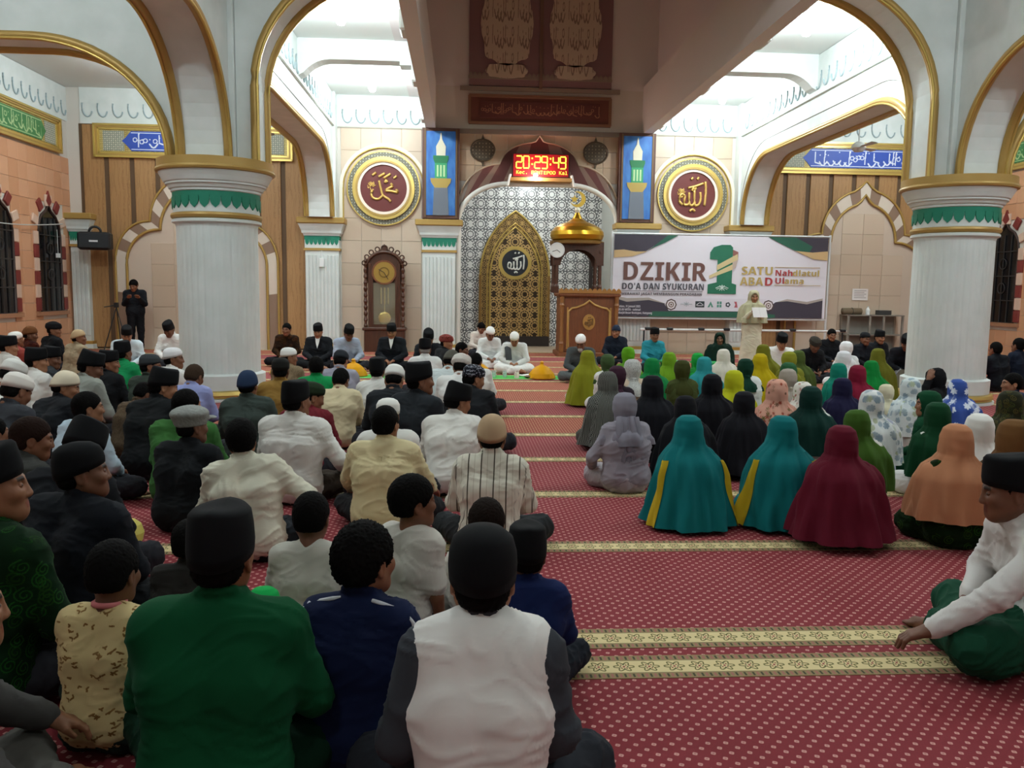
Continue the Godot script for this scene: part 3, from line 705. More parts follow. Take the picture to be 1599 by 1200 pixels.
	put(cl, "script_band", rect_uv(-1.5, 1.5, -0.2, 0.2, 0.055, 0.9, 1.0), mat("ffffff", 0.6, 0.0, script_tex("5a2c28", "9a6f50", 77, 512, 64), 1.0, "uv"))
	# ---- columns, pilasters, arches
	column("fluted white round column with gold and green capital, left of the nave", XC - AX, CZ)
	column("fluted white round column with gold and green capital, right of the nave", XC + AX, CZ)
	column("white round column beside the camera, left", XC - AX, -2.9)
	column("white round column beside the camera, right", XC + AX, -2.9)
	for e in [[-1, AX, "outer left fluted pilaster with small white box, on the back wall"], [-1, 2.493, "fluted pilaster between the tall clock and the prayer niche"], [1, 2.493, "fluted pilaster behind the left end of the banner"], [1, AX, "fluted pilaster behind the singer, right part of the banner"]]:
		pilaster(e[2], XC + e[0] * e[1])
	pilaster("narrow corner pilaster beside the black loudspeaker", -9.28, 0.4, 0.2, BZ, 0.0, 4)
	pilaster("narrow corner pilaster behind the right-hand column", 13.28, 0.4, 0.2, BZ, 0.0, 4)
	for s in [-1, 1]:
		var side := "left" if s < 0 else "right"
		bx(wb, "impost_block", Vector3(XC + s * AX - 0.36, SP, BZ), Vector3(XC + s * AX + 0.36, 6.4, BZ + 0.34), white_paint)
		for z in [CZ, -2.9]:
			var ib := thing("impost_block", "square white block carrying the arches above the %s %s column" % [side, "round" if z == CZ else "near"], "block", Vector3(XC + s * AX, 0, z))
			put(ib, "block", cham(Vector3(0.74, 3.68, 0.74), 0.01), white_paint, Vector3(0, SP + 1.845, 0))
		arch_wall("white arch with gold edge along the %s aisle, reaching the back wall" % side, 12.55, 20.72, 12.475, 20.955, SP, 4.85, 1.6, 6.3, 0.6, Vector3(XC + s * AX, 0, 0), PI / 2, true)
		arch_wall("near white arch with gold edges springing from the %s column towards the camera" % side, 3.4, 11.6, 3.275, 11.725, SP, 4.85, 1.6, 6.99, 0.6, Vector3(XC + s * AX, 0, 0), PI / 2)
		if s < 0: arch_wall("white gold-edged arch from the left column to the left wall", -9.3, -3.92, -9.54, -3.79, SP, 4.85, 1.75, 6.99, 0.6, Vector3(0, 0, CZ), 0.0)
		else: arch_wall("white gold-edged arch from the right column to the right wall", 7.86, 13.2, 7.73, 13.49, SP, 4.85, 1.75, 6.99, 0.6, Vector3(0, 0, CZ), 0.0)
	arch_wall("great white gold-edged arch spanning the nave between the two columns", XC - 4.76, XC + 4.76, XC - 5.01, XC + 5.01, 4.3, 6.0, 1.9, 6.99, 0.6, Vector3(0, 0, CZ), 0.0)
	build_carpet()
# ---------------------------------------------------------------- carpet and furnishings
func plate_uv(x0: float, x1: float, z0: float, z1: float, y: float, th: float, us: float, vs: float, voff := 0.0) -> Mesh:    # flat slab; uv in repeats
	var g := Geo.new()
	g.quad(Vector3(x0, y, z1), Vector3(x0, y, z0), Vector3(x1, y, z0), Vector3(x1, y, z1))
	var u0 := x0 * us; var u1 := x1 * us; var v0 := z0 * vs + voff; var v1 := z1 * vs + voff
	g.uv.append_array(PackedVector2Array([Vector2(u0, v1), Vector2(u0, v0), Vector2(u1, v0), Vector2(u1, v1)]))
	g.quad(Vector3(x0, y - th, z1), Vector3(x0, y, z1), Vector3(x1, y, z1), Vector3(x1, y - th, z1))
	for k in 4: g.uv.append(Vector2(0.3, 0.02))
	return g.mesh()
func build_carpet() -> void:
	var im := picture(64, 64, col("84272f"))
	var r := RandomNumberGenerator.new(); r.seed = 4
	for k in 900: im.set_pixel(r.randi() % 64, r.randi() % 64, col("84272f").lerp(col("661a22"), r.randf()))
	var dots := picture(64, 64, col("84272f")); dots.copy_from(im)
	for m in [Vector2(16, 16), Vector2(48, 48)]:
		for x in 64:
			for y in 64:
				var d := Vector2(x, y).distance_to(m) + 0.9 * sin(atan2(y - m.y, x - m.x) * 4.0)
				if d < 9.2: dots.set_pixel(x, y, col("c9958b") if d > 3.0 else col("b06a66"))
	var tex := tex_of(dots)
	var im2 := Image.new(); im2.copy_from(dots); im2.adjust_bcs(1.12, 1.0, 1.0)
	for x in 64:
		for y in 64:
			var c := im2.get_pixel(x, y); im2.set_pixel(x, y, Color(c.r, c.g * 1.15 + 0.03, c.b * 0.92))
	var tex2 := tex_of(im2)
	var b := picture(192, 128, col("d9c592"))
	b.fill_rect(Rect2i(0, 0, 192, 30), col("8f7a52")); b.fill_rect(Rect2i(0, 98, 192, 30), col("8f7a52"))
	for k in 12:
		b.fill_rect(Rect2i(k * 16, 6, 8, 18), col("3f3c24") if k % 2 == 0 else col("a2635a"))
		b.fill_rect(Rect2i(k * 16 + 4, 104, 8, 18), col("3f3c24") if k % 2 == 0 else col("a2635a"))
	for e in [[48, 64], [144, 64]]:
		for k in 360:
			var a := TAU * k / 360.0; var rr := 24.0 + 7.0 * cos(a * 6)
			b.fill_rect(Rect2i(int(e[0] + rr * 1.25 * cos(a)) - 2, int(e[1] + rr * 0.85 * sin(a)) - 2, 4, 4), col("6b6233"))
		for k in 8: b.fill_rect(Rect2i(int(e[0] + 14 * cos(TAU * k / 8)) - 3, int(e[1] + 12 * sin(TAU * k / 8)) - 3, 6, 6), col("7d4a34") if k % 2 else col("4a4a2a"))
		b.fill_rect(Rect2i(e[0] - 4, e[1] - 4, 8, 8), col("8f3236"))
	for k in 192: b.set_pixel(k, 31, col("3f3c24")); b.set_pixel(k, 97, col("3f3c24"))
	var stripe := mat("ffffff", 0.9, 0.0, tex_of(b), 1.0, "uv"); stripe.heightmap_enabled = false
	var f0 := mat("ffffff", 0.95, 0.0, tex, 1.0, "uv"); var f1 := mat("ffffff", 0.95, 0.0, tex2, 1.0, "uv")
	var zs := []
	for k in range(-5, 8): zs.append(-(14.331 - 1.335 * k))
	zs.append(-3.47); zs.append(3.5)
	var words := ["twelfth", "eleventh", "tenth", "ninth", "eighth", "seventh", "sixth", "fifth", "fourth", "third", "second"]
	for k in zs.size() - 1:
		var x0 := -9.5; var x1 := 13.45
		var last := k == zs.size() - 2
		var lab := "red dotted carpet roll nearest the camera" if last else ("red dotted carpet roll at the niche, farthest row" if k == 0 else "red dotted carpet roll, %s row counted from the camera" % ["thirteenth", "twelfth", "eleventh", "tenth", "ninth", "eighth", "seventh", "sixth", "fifth", "fourth", "third", "second"][k - 1])
		var t := thing("carpet_roll", lab, "carpet", Vector3.ZERO, 0.0, "red dotted prayer carpet rolls")
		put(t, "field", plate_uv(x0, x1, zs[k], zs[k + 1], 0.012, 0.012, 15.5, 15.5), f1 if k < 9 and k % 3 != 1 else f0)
		var list := []
		if k < 13: list.append(zs[k])
		if k == 12: list.append(-3.616)
		if last: list.append(-3.326)
		for z in list: put(t, "border_stripe", plate_uv(x0, x1, z - 0.105, z + 0.105, 0.0145, 0.012, 4.6, 1.0 / 0.21, -(z - 0.105) / 0.21), stripe)
func build_props() -> void:
	var wood := mat("ffffff", 0.4, 0.0, wood_tex("4d2a18", "2e170d", 31), 1.2)
	var wood2 := mat("ffffff", 0.45, 0.0, wood_tex("7a4524", "5a3018", 33), 1.2)
	var black := mat("17181b", 0.5)
	# ---- painted minaret panels above the inner capitals
	for s in [-1.0, 1.0]:
		var t := thing("minaret_painting", "blue panel with a painted green and white minaret, %s of the niche" % ["right", "left"][int(s < 0)], "painting", Vector3(XC + s * 2.46, 3.34, BZ + 0.2))
		bx(t, "frame", Vector3(-0.46, 0, -0.2), Vector3(0.46, 2.2, 0.0), mat("5b3a30", 0.6))
		bx(t, "backing", Vector3(-0.36, 0.08, 0), Vector3(0.36, 2.12, 0.02), mat("ffffff", 0.45, 0.0, noise_tex(9, 0.02, "1f5cae", "4b8ccc", 128), 1.0))
		for e in [-1.0, 1.0]: bx(t, "gold_fillet", Vector3(e * 0.385 - 0.02, 0.03, 0), Vector3(e * 0.385 + 0.02, 2.17, 0.03), mat("6d5234", 0.5, 0.2))
		var shapes := [["tower_foot", "6d7480", [[-0.2, 0.08], [0.2, 0.08], [0.17, 0.75], [-0.17, 0.75]]], ["lower_gallery", "b59a4c", [[-0.15, 0.75], [0.15, 0.75], [0.24, 0.88], [0.26, 0.98], [-0.26, 0.98], [-0.24, 0.88]]], ["green_stage", "35a06a", [[-0.15, 0.98], [0.15, 0.98], [0.15, 1.35], [-0.15, 1.35]]], ["green_gallery", "1f7a48", [[-0.15, 1.35], [0.15, 1.35], [0.19, 1.45], [0.19, 1.53], [-0.19, 1.53], [-0.19, 1.45]]], ["white_stage", "e3ddc4", [[-0.11, 1.53], [0.11, 1.53], [0.12, 1.75], [0.06, 1.86], [0.03, 1.92], [0.01, 2.08], [-0.01, 2.08], [-0.03, 1.92], [-0.06, 1.86], [-0.12, 1.75]]]]
		for q in shapes:
			var p := PackedVector2Array()
			for e in q[2]: p.append(Vector2(e[0], e[1]))
			put(t, q[0], prism(p, 0.035, 0.02).mesh(), mat(q[1], 0.5))
		for e in [-0.08, 0.0, 0.08]: bx(t, "window_slit", Vector3(e - 0.022, 1.02, 0.03), Vector3(e + 0.022, 1.3, 0.04), mat("bfe0a8", 0.5))
	medallion("round red medallion with gold script, left of the niche", XC - 3.94 + 0.06, MUHAMMAD)
	medallion("round red medallion with gold script, right of the niche", XC + 3.94, ALLAH)
	# ---- red digital clock on its shelf
	var lc := thing("digital_clock", "glowing red digital prayer clock above the prayer niche", "clock", Vector3(XC + 0.03, 4.4, BZ + 0.1))
	bx(lc, "case", Vector3(-0.72, 0.0, 0), Vector3(0.72, 0.58, 0.1), mat("2a0508", 0.5))
	put(lc, "screen", unit, glow("8a0d18", 0.55), Vector3(0, 0.29, 0.102), Basis.from_scale(Vector3(1.38, 0.54, 0.01)))
	var led := glow("ffd84a", 1.8)
	var seg := [[0, 1], [0, -1]]
	var x := -0.63
	for ch in "20:29:49":
		if ch == ":":
			for y in [0.32, 0.46]: put(lc, "colon_dot", cham(Vector3(0.035, 0.04, 0.012), 0.004), led, Vector3(x + 0.05, y, 0.113))
			x += 0.105
		else:
			var bits: Array = {"2": [1, 1, 0, 1, 1, 0, 1], "0": [1, 1, 1, 1, 1, 1, 0], "9": [1, 1, 1, 1, 0, 1, 1], "4": [0, 1, 1, 0, 0, 1, 1]}[ch]
			var at := [Vector2(0.08, 0.3), Vector2(0.15, 0.225), Vector2(0.15, 0.085), Vector2(0.08, 0.01), Vector2(0.01, 0.085), Vector2(0.01, 0.225), Vector2(0.08, 0.155)]
			for k in 7:
				if bits[k]:
					var hz: bool = k in [0, 3, 6]
					put(lc, "digit_segment", cham(Vector3(0.13 if hz else 0.03, 0.03 if hz else 0.125, 0.012), 0.004), led, Vector3(x + at[k].x, 0.21 + at[k].y, 0.113))
			x += 0.178
	text(lc, "running_text", "Kec. BONTEPOO Kal", 0.115, Vector3(-0.63, 0.115, 0.112), led, true, 1.28, 0.008, "Droid Sans Mono")
	var sh := thing("clock_shelf", "small gold-edged shelf carrying the digital clock", "shelf", Vector3(XC + 0.03, 4.28, BZ + 0.02))
	put(sh, "board", cham(Vector3(1.55, 0.1, 0.3), 0.015), mat("b98c50", 0.5), Vector3(0, 0.05, 0.15))
	for e in [-1.0, 1.0]: put(sh, "bracket", cham(Vector3(0.05, 0.3, 0.2), 0.01), mat("e6e6e2", 0.4), Vector3(e * 0.8, 0.03, 0.2), Basis(Vector3.BACK, e * 0.25))
	# ---- pulpit
	var pu := thing("pulpit", "carved brown wooden pulpit with gold onion dome and crescent", "pulpit", Vector3(3.1, 0, -20.3))
	put(pu, "plinth", cham(Vector3(1.5, 0.12, 1.1), 0.02), wood2, Vector3(0, 0.06, 0))
	put(pu, "desk_body", cham(Vector3(1.36, 1.36, 0.95), 0.015), wood2, Vector3(0, 0.8, 0))
	for e in [-1.0, 1.0]:
		put(pu, "corner_post", lathe([[0.055, 0.12], [0.055, 0.3], [0.07, 0.33], [0.05, 0.38], [0.04, 0.8], [0.05, 1.2], [0.07, 1.25], [0.05, 1.3], [0.055, 1.45], [0.02, 1.5]], 14).mesh(), mat("8a5a30", 0.35), Vector3(e * 0.66, 0, 0.5))
		bx(pu, "gold_stile", Vector3(e * 0.52 - 0.02, 0.2, 0.475), Vector3(e * 0.52 + 0.02, 1.2, 0.5), mat("b98a4a", 0.4, 0.3))
	var arch := PackedVector2Array([Vector2(-0.5, 0.25), Vector2(-0.5, 1.1), Vector2(-0.42, 1.18), Vector2(-0.3, 1.2), Vector2(-0.12, 1.27), Vector2(0, 1.36), Vector2(0.12, 1.27), Vector2(0.3, 1.2), Vector2(0.42, 1.18), Vector2(0.5, 1.1), Vector2(0.5, 0.25)])
	put(pu, "front_arch", tube(lift(arch, 0.49), 0.03, 6).mesh(), mat("c39a58", 0.4, 0.3))
	var em := put(pu, "emblem", prism(arc(0, 0.85, 0.15, 0.19, 0, TAU, 24), 0.5, 0.47).mesh(), mat("b98a4a", 0.4, 0.4))
	strokes(em, "emblem_script", ALLAH, 0.17, 0.014, 0.505, mat("7a5428", 0.4), Vector2(0, 0.85))
	put(pu, "desk_top", cham(Vector3(1.5, 0.1, 1.1), 0.03), wood2, Vector3(0, 1.5, 0.02))
	for k in 13: put(pu, "crest_leaf", pendant_mesh(0.12, 0.12), mat("a9743a", 0.4, 0.2), Vector3(-0.69 + k * 0.115, 1.54, 0.56), Basis(Vector3.BACK, PI))
	for e in [[-1, -0.42], [1, -0.42], [-1, 0.3], [1, 0.3]]:
		put(pu, "canopy_post", lathe([[0.06, 1.54], [0.06, 1.7], [0.045, 1.75], [0.045, 2.45], [0.07, 2.5], [0.07, 2.56]], 14).mesh(), wood, Vector3(e[0] * 0.52 - 0.26, 0, e[1]))
	var co := PackedVector2Array([Vector2(-0.6, 2.75), Vector2(-0.6, 2.2), Vector2(-0.44, 2.2)]); co.append_array(arc(0, 2.2, 0.44, 0.38, PI, 0, 16)); co.append_array(PackedVector2Array([Vector2(0.6, 2.2), Vector2(0.6, 2.75)]))
	for z in [0.36, -0.42]: put(pu, "canopy_arch", prism(co, z, z - 0.06).mesh(), wood, Vector3(-0.26, 0, 0))
	for e in [-1.0, 1.0]: bx(pu, "canopy_side", Vector3(e * 0.57 - 0.29, 2.45, -0.45), Vector3(e * 0.57 - 0.23, 2.75, 0.33), wood)
	put(pu, "dome_ring", lathe([[0.6, 2.7], [0.66, 2.72], [0.66, 2.78], [0.6, 2.8]], 40).mesh(), mat("7c5a28", 0.4, 0.4), Vector3(-0.26, 0, -0.05))
	put(pu, "gold_dome", lathe([[0.55, 2.78], [0.62, 2.84], [0.655, 2.93], [0.64, 3.02], [0.55, 3.12], [0.4, 3.2], [0.24, 3.26], [0.13, 3.33], [0.08, 3.42], [0.05, 3.48]], 44).mesh(), mat("c99a2e", 0.28, 0.85), Vector3(-0.26, 0, -0.05))
	put(pu, "finial_ball", lathe([[0.0, 3.46], [0.05, 3.48], [0.075, 3.54], [0.05, 3.6], [0.0, 3.62]], 18).mesh(), mat("e9e2cf", 0.3), Vector3(-0.26, 0, -0.05))
	var cr := arc(0, 3.8, 0.19, 0.19, 0.7, TAU - 0.7, 24); cr.append_array(arc(0.06, 3.8, 0.149, 0.149, TAU - 0.963, 0.963, 20))
	for k in cr.size(): cr[k] = Vector2(-cr[k].x * 0.94 + (cr[k].y - 3.8) * 0.34, 3.8 + cr[k].x * 0.34 + (cr[k].y - 3.8) * 0.94)
	put(pu, "crescent", prism(cr, -0.03, -0.07).mesh(), mat("d9b14a", 0.3, 0.7), Vector3(-0.26, 0, 0))
	var st := PackedVector2Array()
	for k in 10: st.append(Vector2(-0.08 + (0.1 if k % 2 == 0 else 0.045) * sin(TAU * k / 10), 3.8 + (0.1 if k % 2 == 0 else 0.045) * cos(TAU * k / 10)))
	put(pu, "star", prism(st, -0.03, -0.07).mesh(), mat("d9b14a", 0.3, 0.7), Vector3(-0.26, 0, 0))
	var wc := thing("wall_clock", "small white round clock fixed to the pulpit canopy", "clock", Vector3(2.3, 2.55, -19.86))
	put(wc, "rim", annulus(0.15, 0.18, 0.04, 0.0).mesh(), mat("e8e8e6", 0.4)); var wf := put(wc, "face", prism(disc(0.155), 0.03, 0.0).mesh(), mat("f6f6f2", 0.4))
	for e in [[0.09, 2.2], [0.12, 4.4]]: put(wf, "hand", unit, black, Vector3(sin(e[1]) * e[0] / 2, cos(e[1]) * e[0] / 2, 0.035), Basis(Vector3.BACK, -e[1]) * Basis.from_scale(Vector3(0.012, e[0], 0.006)))
	# ---- long-case clock
	var gc := thing("longcase_clock", "tall carved dark wooden longcase clock with gold dial", "clock", Vector3(-1.87, 0, -21.0))
	put(gc, "plinth", cham(Vector3(1.0, 0.55, 0.42), 0.02), wood, Vector3(0, 0.275, 0))
	put(gc, "base_moulding", cham(Vector3(1.08, 0.08, 0.48), 0.02), wood, Vector3(0, 0.58, 0))
	put(gc, "trunk_back", cham(Vector3(0.78, 1.6, 0.08), 0.01), mat("3a2416", 0.5), Vector3(0, 1.4, -0.15))
	for e in [-1.0, 1.0]:
		put(gc, "trunk_side", cham(Vector3(0.07, 1.6, 0.36), 0.01), wood, Vector3(e * 0.36, 1.4, 0))
		var prof := []
		for k in 34: prof.append([0.04 + 0.012 * sin(k * 1.9), 0.62 + k * 0.046])
		put(gc, "barley_post", lathe(prof, 12).mesh(), wood, Vector3(e * 0.46, 0, 0.16))
		put(gc, "finial", lathe([[0.035, 2.14], [0.05, 2.17], [0.02, 2.2], [0.045, 2.26], [0.015, 2.33], [0.0, 2.37]], 12).mesh(), wood, Vector3(e * 0.46, 0, 0.16))
		bx(gc, "door_stile", Vector3(e * 0.3 - 0.03, 0.66, 0.15), Vector3(e * 0.3 + 0.03, 2.15, 0.19), wood)
	bx(gc, "door_rail", Vector3(-0.33, 0.62, 0.15), Vector3(0.33, 0.7, 0.19), wood)
	var glass := StandardMaterial3D.new(); glass.albedo_color = Color(0.9, 0.85, 0.7, 0.12); glass.transparency = BaseMaterial3D.TRANSPARENCY_ALPHA; glass.roughness = 0.05
	bx(gc, "door_glass", Vector3(-0.3, 0.7, 0.16), Vector3(0.3, 1.72, 0.166), glass)
	var dl := put(gc, "dial", prism(disc(0.27), 0.2, 0.1).mesh(), mat("b3924a", 0.35, 0.6), Vector3(0, 1.98, 0)); put(dl, "dial_rim", annulus(0.26, 0.3, 0.21, 0.1).mesh(), wood2); put(dl, "dial_centre", annulus(0.1, 0.13, 0.21, 0.19).mesh(), mat("7d5f2c", 0.4, 0.5))
	for e in [[0.2, 2.6], [0.15, 5.2]]: put(dl, "hand", unit, black, Vector3(sin(e[1]) * e[0] / 2, cos(e[1]) * e[0] / 2, 0.215), Basis(Vector3.BACK, -e[1]) * Basis.from_scale(Vector3(0.014, e[0], 0.006)))
	for e in [-0.09, 0.0, 0.09]: put(gc, "chime_rod", lathe([[0.018, 1.2], [0.018, 1.6], [0.0, 1.61]], 10).mesh(), mat("c9b27a", 0.3, 0.7), Vector3(e, 0, 0.05))
	put(gc, "pendulum_rod", unit, mat("c9b27a", 0.3, 0.7), Vector3(0, 1.15, 0.08), Basis.from_scale(Vector3(0.02, 0.75, 0.01)))
	put(gc, "pendulum_bob", lathe([[0.0, -0.02], [0.12, -0.015], [0.155, 0.0], [0.12, 0.015], [0.0, 0.02]], 28).mesh(), mat("d8bd6a", 0.25, 0.8), Vector3(0, 0.85, 0.09), Basis(Vector3.RIGHT, PI / 2))
	var hd := PackedVector2Array([Vector2(-0.46, 1.72), Vector2(-0.46, 2.1)]); hd.append_array(arc(0, 2.1, 0.42, 0.36, PI, 0, 18)); hd.append_array(PackedVector2Array([Vector2(0.46, 2.1), Vector2(0.46, 1.72)]))
	put(gc, "hood", prism(hd, 0.1, -0.2).mesh(), wood)
	put(gc, "hood_moulding", tube(lift(arc(0, 2.1, 0.44, 0.38, PI, 0, 20), 0.12), 0.04, 8).mesh(), wood)
	for k in 9:
		var a := PI * (k + 0.5) / 9
		put(gc, "carved_scroll", tube(lift(disc(0.055 if k != 4 else 0.075, 14, 0.5 * cos(a), 2.13 + 0.44 * sin(a)), 0.1), 0.018, 6, 1.0, true).mesh(), wood)
	put(gc, "crest", prism(PackedVector2Array([Vector2(-0.12, 2.5), Vector2(0.12, 2.5), Vector2(0.06, 2.6), Vector2(0, 2.68), Vector2(-0.06, 2.6)]), 0.1, 0.04).mesh(), wood)
	# ---- banner on its stand
	var W := 5.5; var H := 2.05
	var bn := thing("banner", "white event banner reading DZIKIR and SATU ABAD with a large green 1", "banner", Vector3(3.82, 0.96, -20.75))
	var k0 := W / 1480.0
	var P := func(list: Array) -> PackedVector2Array:
		var p := PackedVector2Array()
		for e in list: p.append(Vector2((e[0] - 50) * k0, H - (e[1] - 60) * k0))
		return p
	var cloth_b := mat("dcd6de", 0.6)
	# cloth with shallow sag folds
	var cg := Geo.new(); var nx := 48; var ny := 12
	for j in ny + 1:
		for i in nx + 1:
			var u := float(i) / nx; var v := float(j) / ny
			cg.v.append(Vector3(u * W, v * H, 0.012 * sin(u * 17.0 + v * 2.0) * v * (1.0 - v) * 2.0 - 0.012))
	for j in ny:
		for i in nx:
			var a := j * (nx + 1) + i
			cg.i.append_array(PackedInt32Array([a, a + nx + 1, a + nx + 2, a, a + nx + 2, a + 1]))
	cg.smooth(); put(bn, "cloth", cg.mesh(), cloth_b)
	var dk := mat("3a3340", 0.6); var gn := mat("1f5a45", 0.6); var tan_ := mat("c8a878", 0.55); var sil := mat("a89c94", 0.55)
	put(bn, "dark_corner", prism(P.call([[55, 60], [420, 60], [330, 130], [270, 170], [200, 172], [120, 160], [55, 165]]), 0.006, 0.0).mesh(), dk)
	put(bn, "green_edge", prism(P.call([[420, 60], [490, 60], [400, 110], [330, 140], [280, 170], [330, 130]]), 0.007, 0.0).mesh(), gn)
	put(bn, "gold_wave", prism(P.call([[55, 165], [120, 160], [200, 172], [280, 170], [180, 205], [55, 215]]), 0.007, 0.0).mesh(), tan_)
	put(bn, "dark_corner", prism(P.call([[1165, 60], [1528, 60], [1528, 155], [1420, 160], [1300, 150], [1220, 100]]), 0.006, 0.0).mesh(), dk)
	put(bn, "green_edge", prism(P.call([[1110, 60], [1300, 60], [1420, 120], [1400, 158], [1300, 150], [1200, 105]]), 0.007, 0.0).mesh(), gn)
	put(bn, "gold_wave", prism(P.call([[1300, 150], [1420, 160], [1528, 150], [1528, 212], [1430, 205]]), 0.008, 0.0).mesh(), tan_)
	put(bn, "dark_foot", prism(P.call([[55, 480], [150, 505], [300, 490], [420, 520], [470, 565], [1100, 565], [1180, 500], [1250, 490], [1400, 505], [1510, 480], [1510, 608], [55, 608]]), 0.006, 0.0).mesh(), dk)
	put(bn, "green_foot", prism(P.call([[330, 572], [1000, 570], [1180, 585], [1180, 608], [300, 608]]), 0.008, 0.0).mesh(), gn)
	put(bn, "silver_wave", prism(P.call([[55, 465], [150, 485], [300, 480], [420, 520], [300, 496], [150, 510], [55, 482]]), 0.008, 0.0).mesh(), sil)
	put(bn, "silver_wave", prism(P.call([[1180, 500], [1260, 478], [1400, 495], [1510, 470], [1510, 484], [1400, 512], [1260, 492]]), 0.008, 0.0).mesh(), sil)
	put(bn, "logo_strip", prism(P.call([[440, 480], [1110, 480], [1150, 522], [1110, 566], [440, 566], [410, 522]]), 0.009, 0.0).mesh(), mat("d3cdd6", 0.6))
	var X := func(px: float) -> float: return (px - 50) * k0
	var Y := func(py: float) -> float: return H - (py - 60) * k0
	var ink := mat("6a463e", 0.6)
	text(bn, "lettering", "DZIKIR", 0.62, Vector3(X.call(108), Y.call(305), 0.006), ink, true, 570 * k0)
	text(bn, "lettering", "DO'A DAN SYUKURAN", 0.22, Vector3(X.call(112), Y.call(405), 0.006), mat("4d4a52", 0.6), true, 560 * k0)
	text(bn, "lettering", "MERAWAT JAGAT MEMBANGUN PERADABAN", 0.085, Vector3(X.call(112), Y.call(455), 0.006), mat("5b4f52", 0.6), true, 550 * k0)
	bx(bn, "rule", Vector3(X.call(110), Y.call(437), 0), Vector3(X.call(668), Y.call(434), 0.008), mat("5b4f52", 0.6))
	var one := put(bn, "numeral_one", prism(P.call([[712, 215], [712, 170], [735, 135], [790, 118], [850, 118], [868, 135], [868, 375], [900, 385], [900, 448], [703, 448], [703, 385], [765, 370], [765, 218]]), 0.008, 0.0).mesh(), mat("1c6a4e", 0.6))
	put(one, "ribbon", prism(P.call([[762, 255], [900, 178], [905, 215], [762, 290]]), 0.012, 0.0).mesh(), mat("cdb98a", 0.55))
	put(one, "ribbon", prism(P.call([[712, 325], [868, 248], [868, 285], [712, 345]]), 0.012, 0.0).mesh(), mat("cdb98a", 0.55))
	put(one, "ribbon", prism(P.call([[868, 150], [905, 165], [905, 215], [868, 190]]), 0.011, 0.0).mesh(), mat("8d5a52", 0.55))
	put(one, "ribbon", prism(P.call([[868, 232], [905, 215], [890, 270], [868, 285]]), 0.011, 0.0).mesh(), mat("b9a59a", 0.55))
	strokes(one, "emblem_lines", [[Vector2(-0.3, 0), Vector2(0, 0.1), Vector2(0.3, 0)], [Vector2(-0.25, -0.05), Vector2(0, 0.02), Vector2(0.25, -0.05)], [Vector2(0, 0.16), Vector2(0, -0.12)], [Vector2(-0.12, 0.12), Vector2(0.12, -0.1)], [Vector2(0.12, 0.12), Vector2(-0.12, -0.1)]], 0.55, 0.008, 0.01, mat("d8e2dc", 0.5), Vector2(X.call(802), Y.call(410)))
	var g1 := mat("b59a58", 0.55); var rd := mat("a83a3a", 0.6)
	text(bn, "lettering", "SATU", 0.28, Vector3(X.call(930), Y.call(290), 0.006), g1, true, 215 * k0)
	text(bn, "lettering", "ABA", 0.28, Vector3(X.call(925), Y.call(362), 0.006), g1, true, 162 * k0)
	text(bn, "lettering", "D", 0.28, Vector3(X.call(1092), Y.call(362), 0.006), rd, true, 52 * k0)
	text(bn, "lettering", "Nah", 0.2, Vector3(X.call(1165), Y.call(302), 0.006), rd, true, 118 * k0)
	text(bn, "lettering", "dlatul", 0.2, Vector3(X.call(1288), Y.call(302), 0.006), g1, true, 185 * k0)
	text(bn, "lettering", "Ul", 0.2, Vector3(X.call(1165), Y.call(355), 0.006), rd, true, 62 * k0)
	text(bn, "lettering", "ama", 0.2, Vector3(X.call(1232), Y.call(355), 0.006), g1, true, 135 * k0)
	bx(bn, "rule", Vector3(X.call(1165), Y.call(264), 0), Vector3(X.call(1480), Y.call(261), 0.008), g1)
	bx(bn, "rule", Vector3(X.call(1165), Y.call(385), 0), Vector3(X.call(1490), Y.call(382), 0.008), g1)
	var wt := mat("d9d4dc", 0.6)
	text(bn, "lettering", "Selasa, 31 Januari 2023", 0.075, Vector3(X.call(93), Y.call(540), 0.008), wt, true, 150 * k0)
	text(bn, "lettering", "20.00 WITA - selesai", 0.075, Vector3(X.call(93), Y.call(562), 0.008), wt, true, 152 * k0)
	text(bn, "lettering", "Masjid Besar Bontepoo, Kampung", 0.075, Vector3(X.call(93), Y.call(584), 0.008), wt, true, 232 * k0)
	for e in [455, 1130]:
		for q in [[0.145, 0.012, "4a3530"], [0.115, 0.014, "d9d0d2"], [0.075, 0.016, "6a4f40"], [0.05, 0.018, "d9d0d2"], [0.025, 0.02, "6a4f40"]]:
			put(bn, "seal", prism(disc(q[0], 8, X.call(e), Y.call(525)), q[1], 0.0).mesh(), mat(q[2], 0.6))
	strokes(bn, "logo", [[Vector2(-0.15, 0), Vector2(0.15, 0)], [Vector2(-0.06, 0.04), Vector2(0.06, -0.04)], [Vector2(-0.06, -0.04), Vector2(0.06, 0.04)], [Vector2(0, 0.06), Vector2(0, -0.06)]], 1.0, 0.007, 0.012, mat("8f9aa0", 0.6), Vector2(X.call(560), Y.call(520)))
	put(bn, "logo", prism(P.call([[622, 500], [685, 500], [685, 542], [622, 542]]), 0.012, 0.0).mesh(), mat("2b3338", 0.6))
	strokes(bn, "logo", [[Vector2(-0.1, -0.03), Vector2(0, 0.04), Vector2(0.1, -0.03)], [Vector2(-0.08, -0.04), Vector2(0.08, -0.04)]], 0.9, 0.008, 0.014, wt, Vector2(X.call(653), Y.call(520)))
	put(bn, "logo", prism(P.call([[728, 500], [748, 540], [735, 540], [728, 522], [720, 540], [707, 540]]), 0.012, 0.0).mesh(), mat("4f8a78", 0.6))
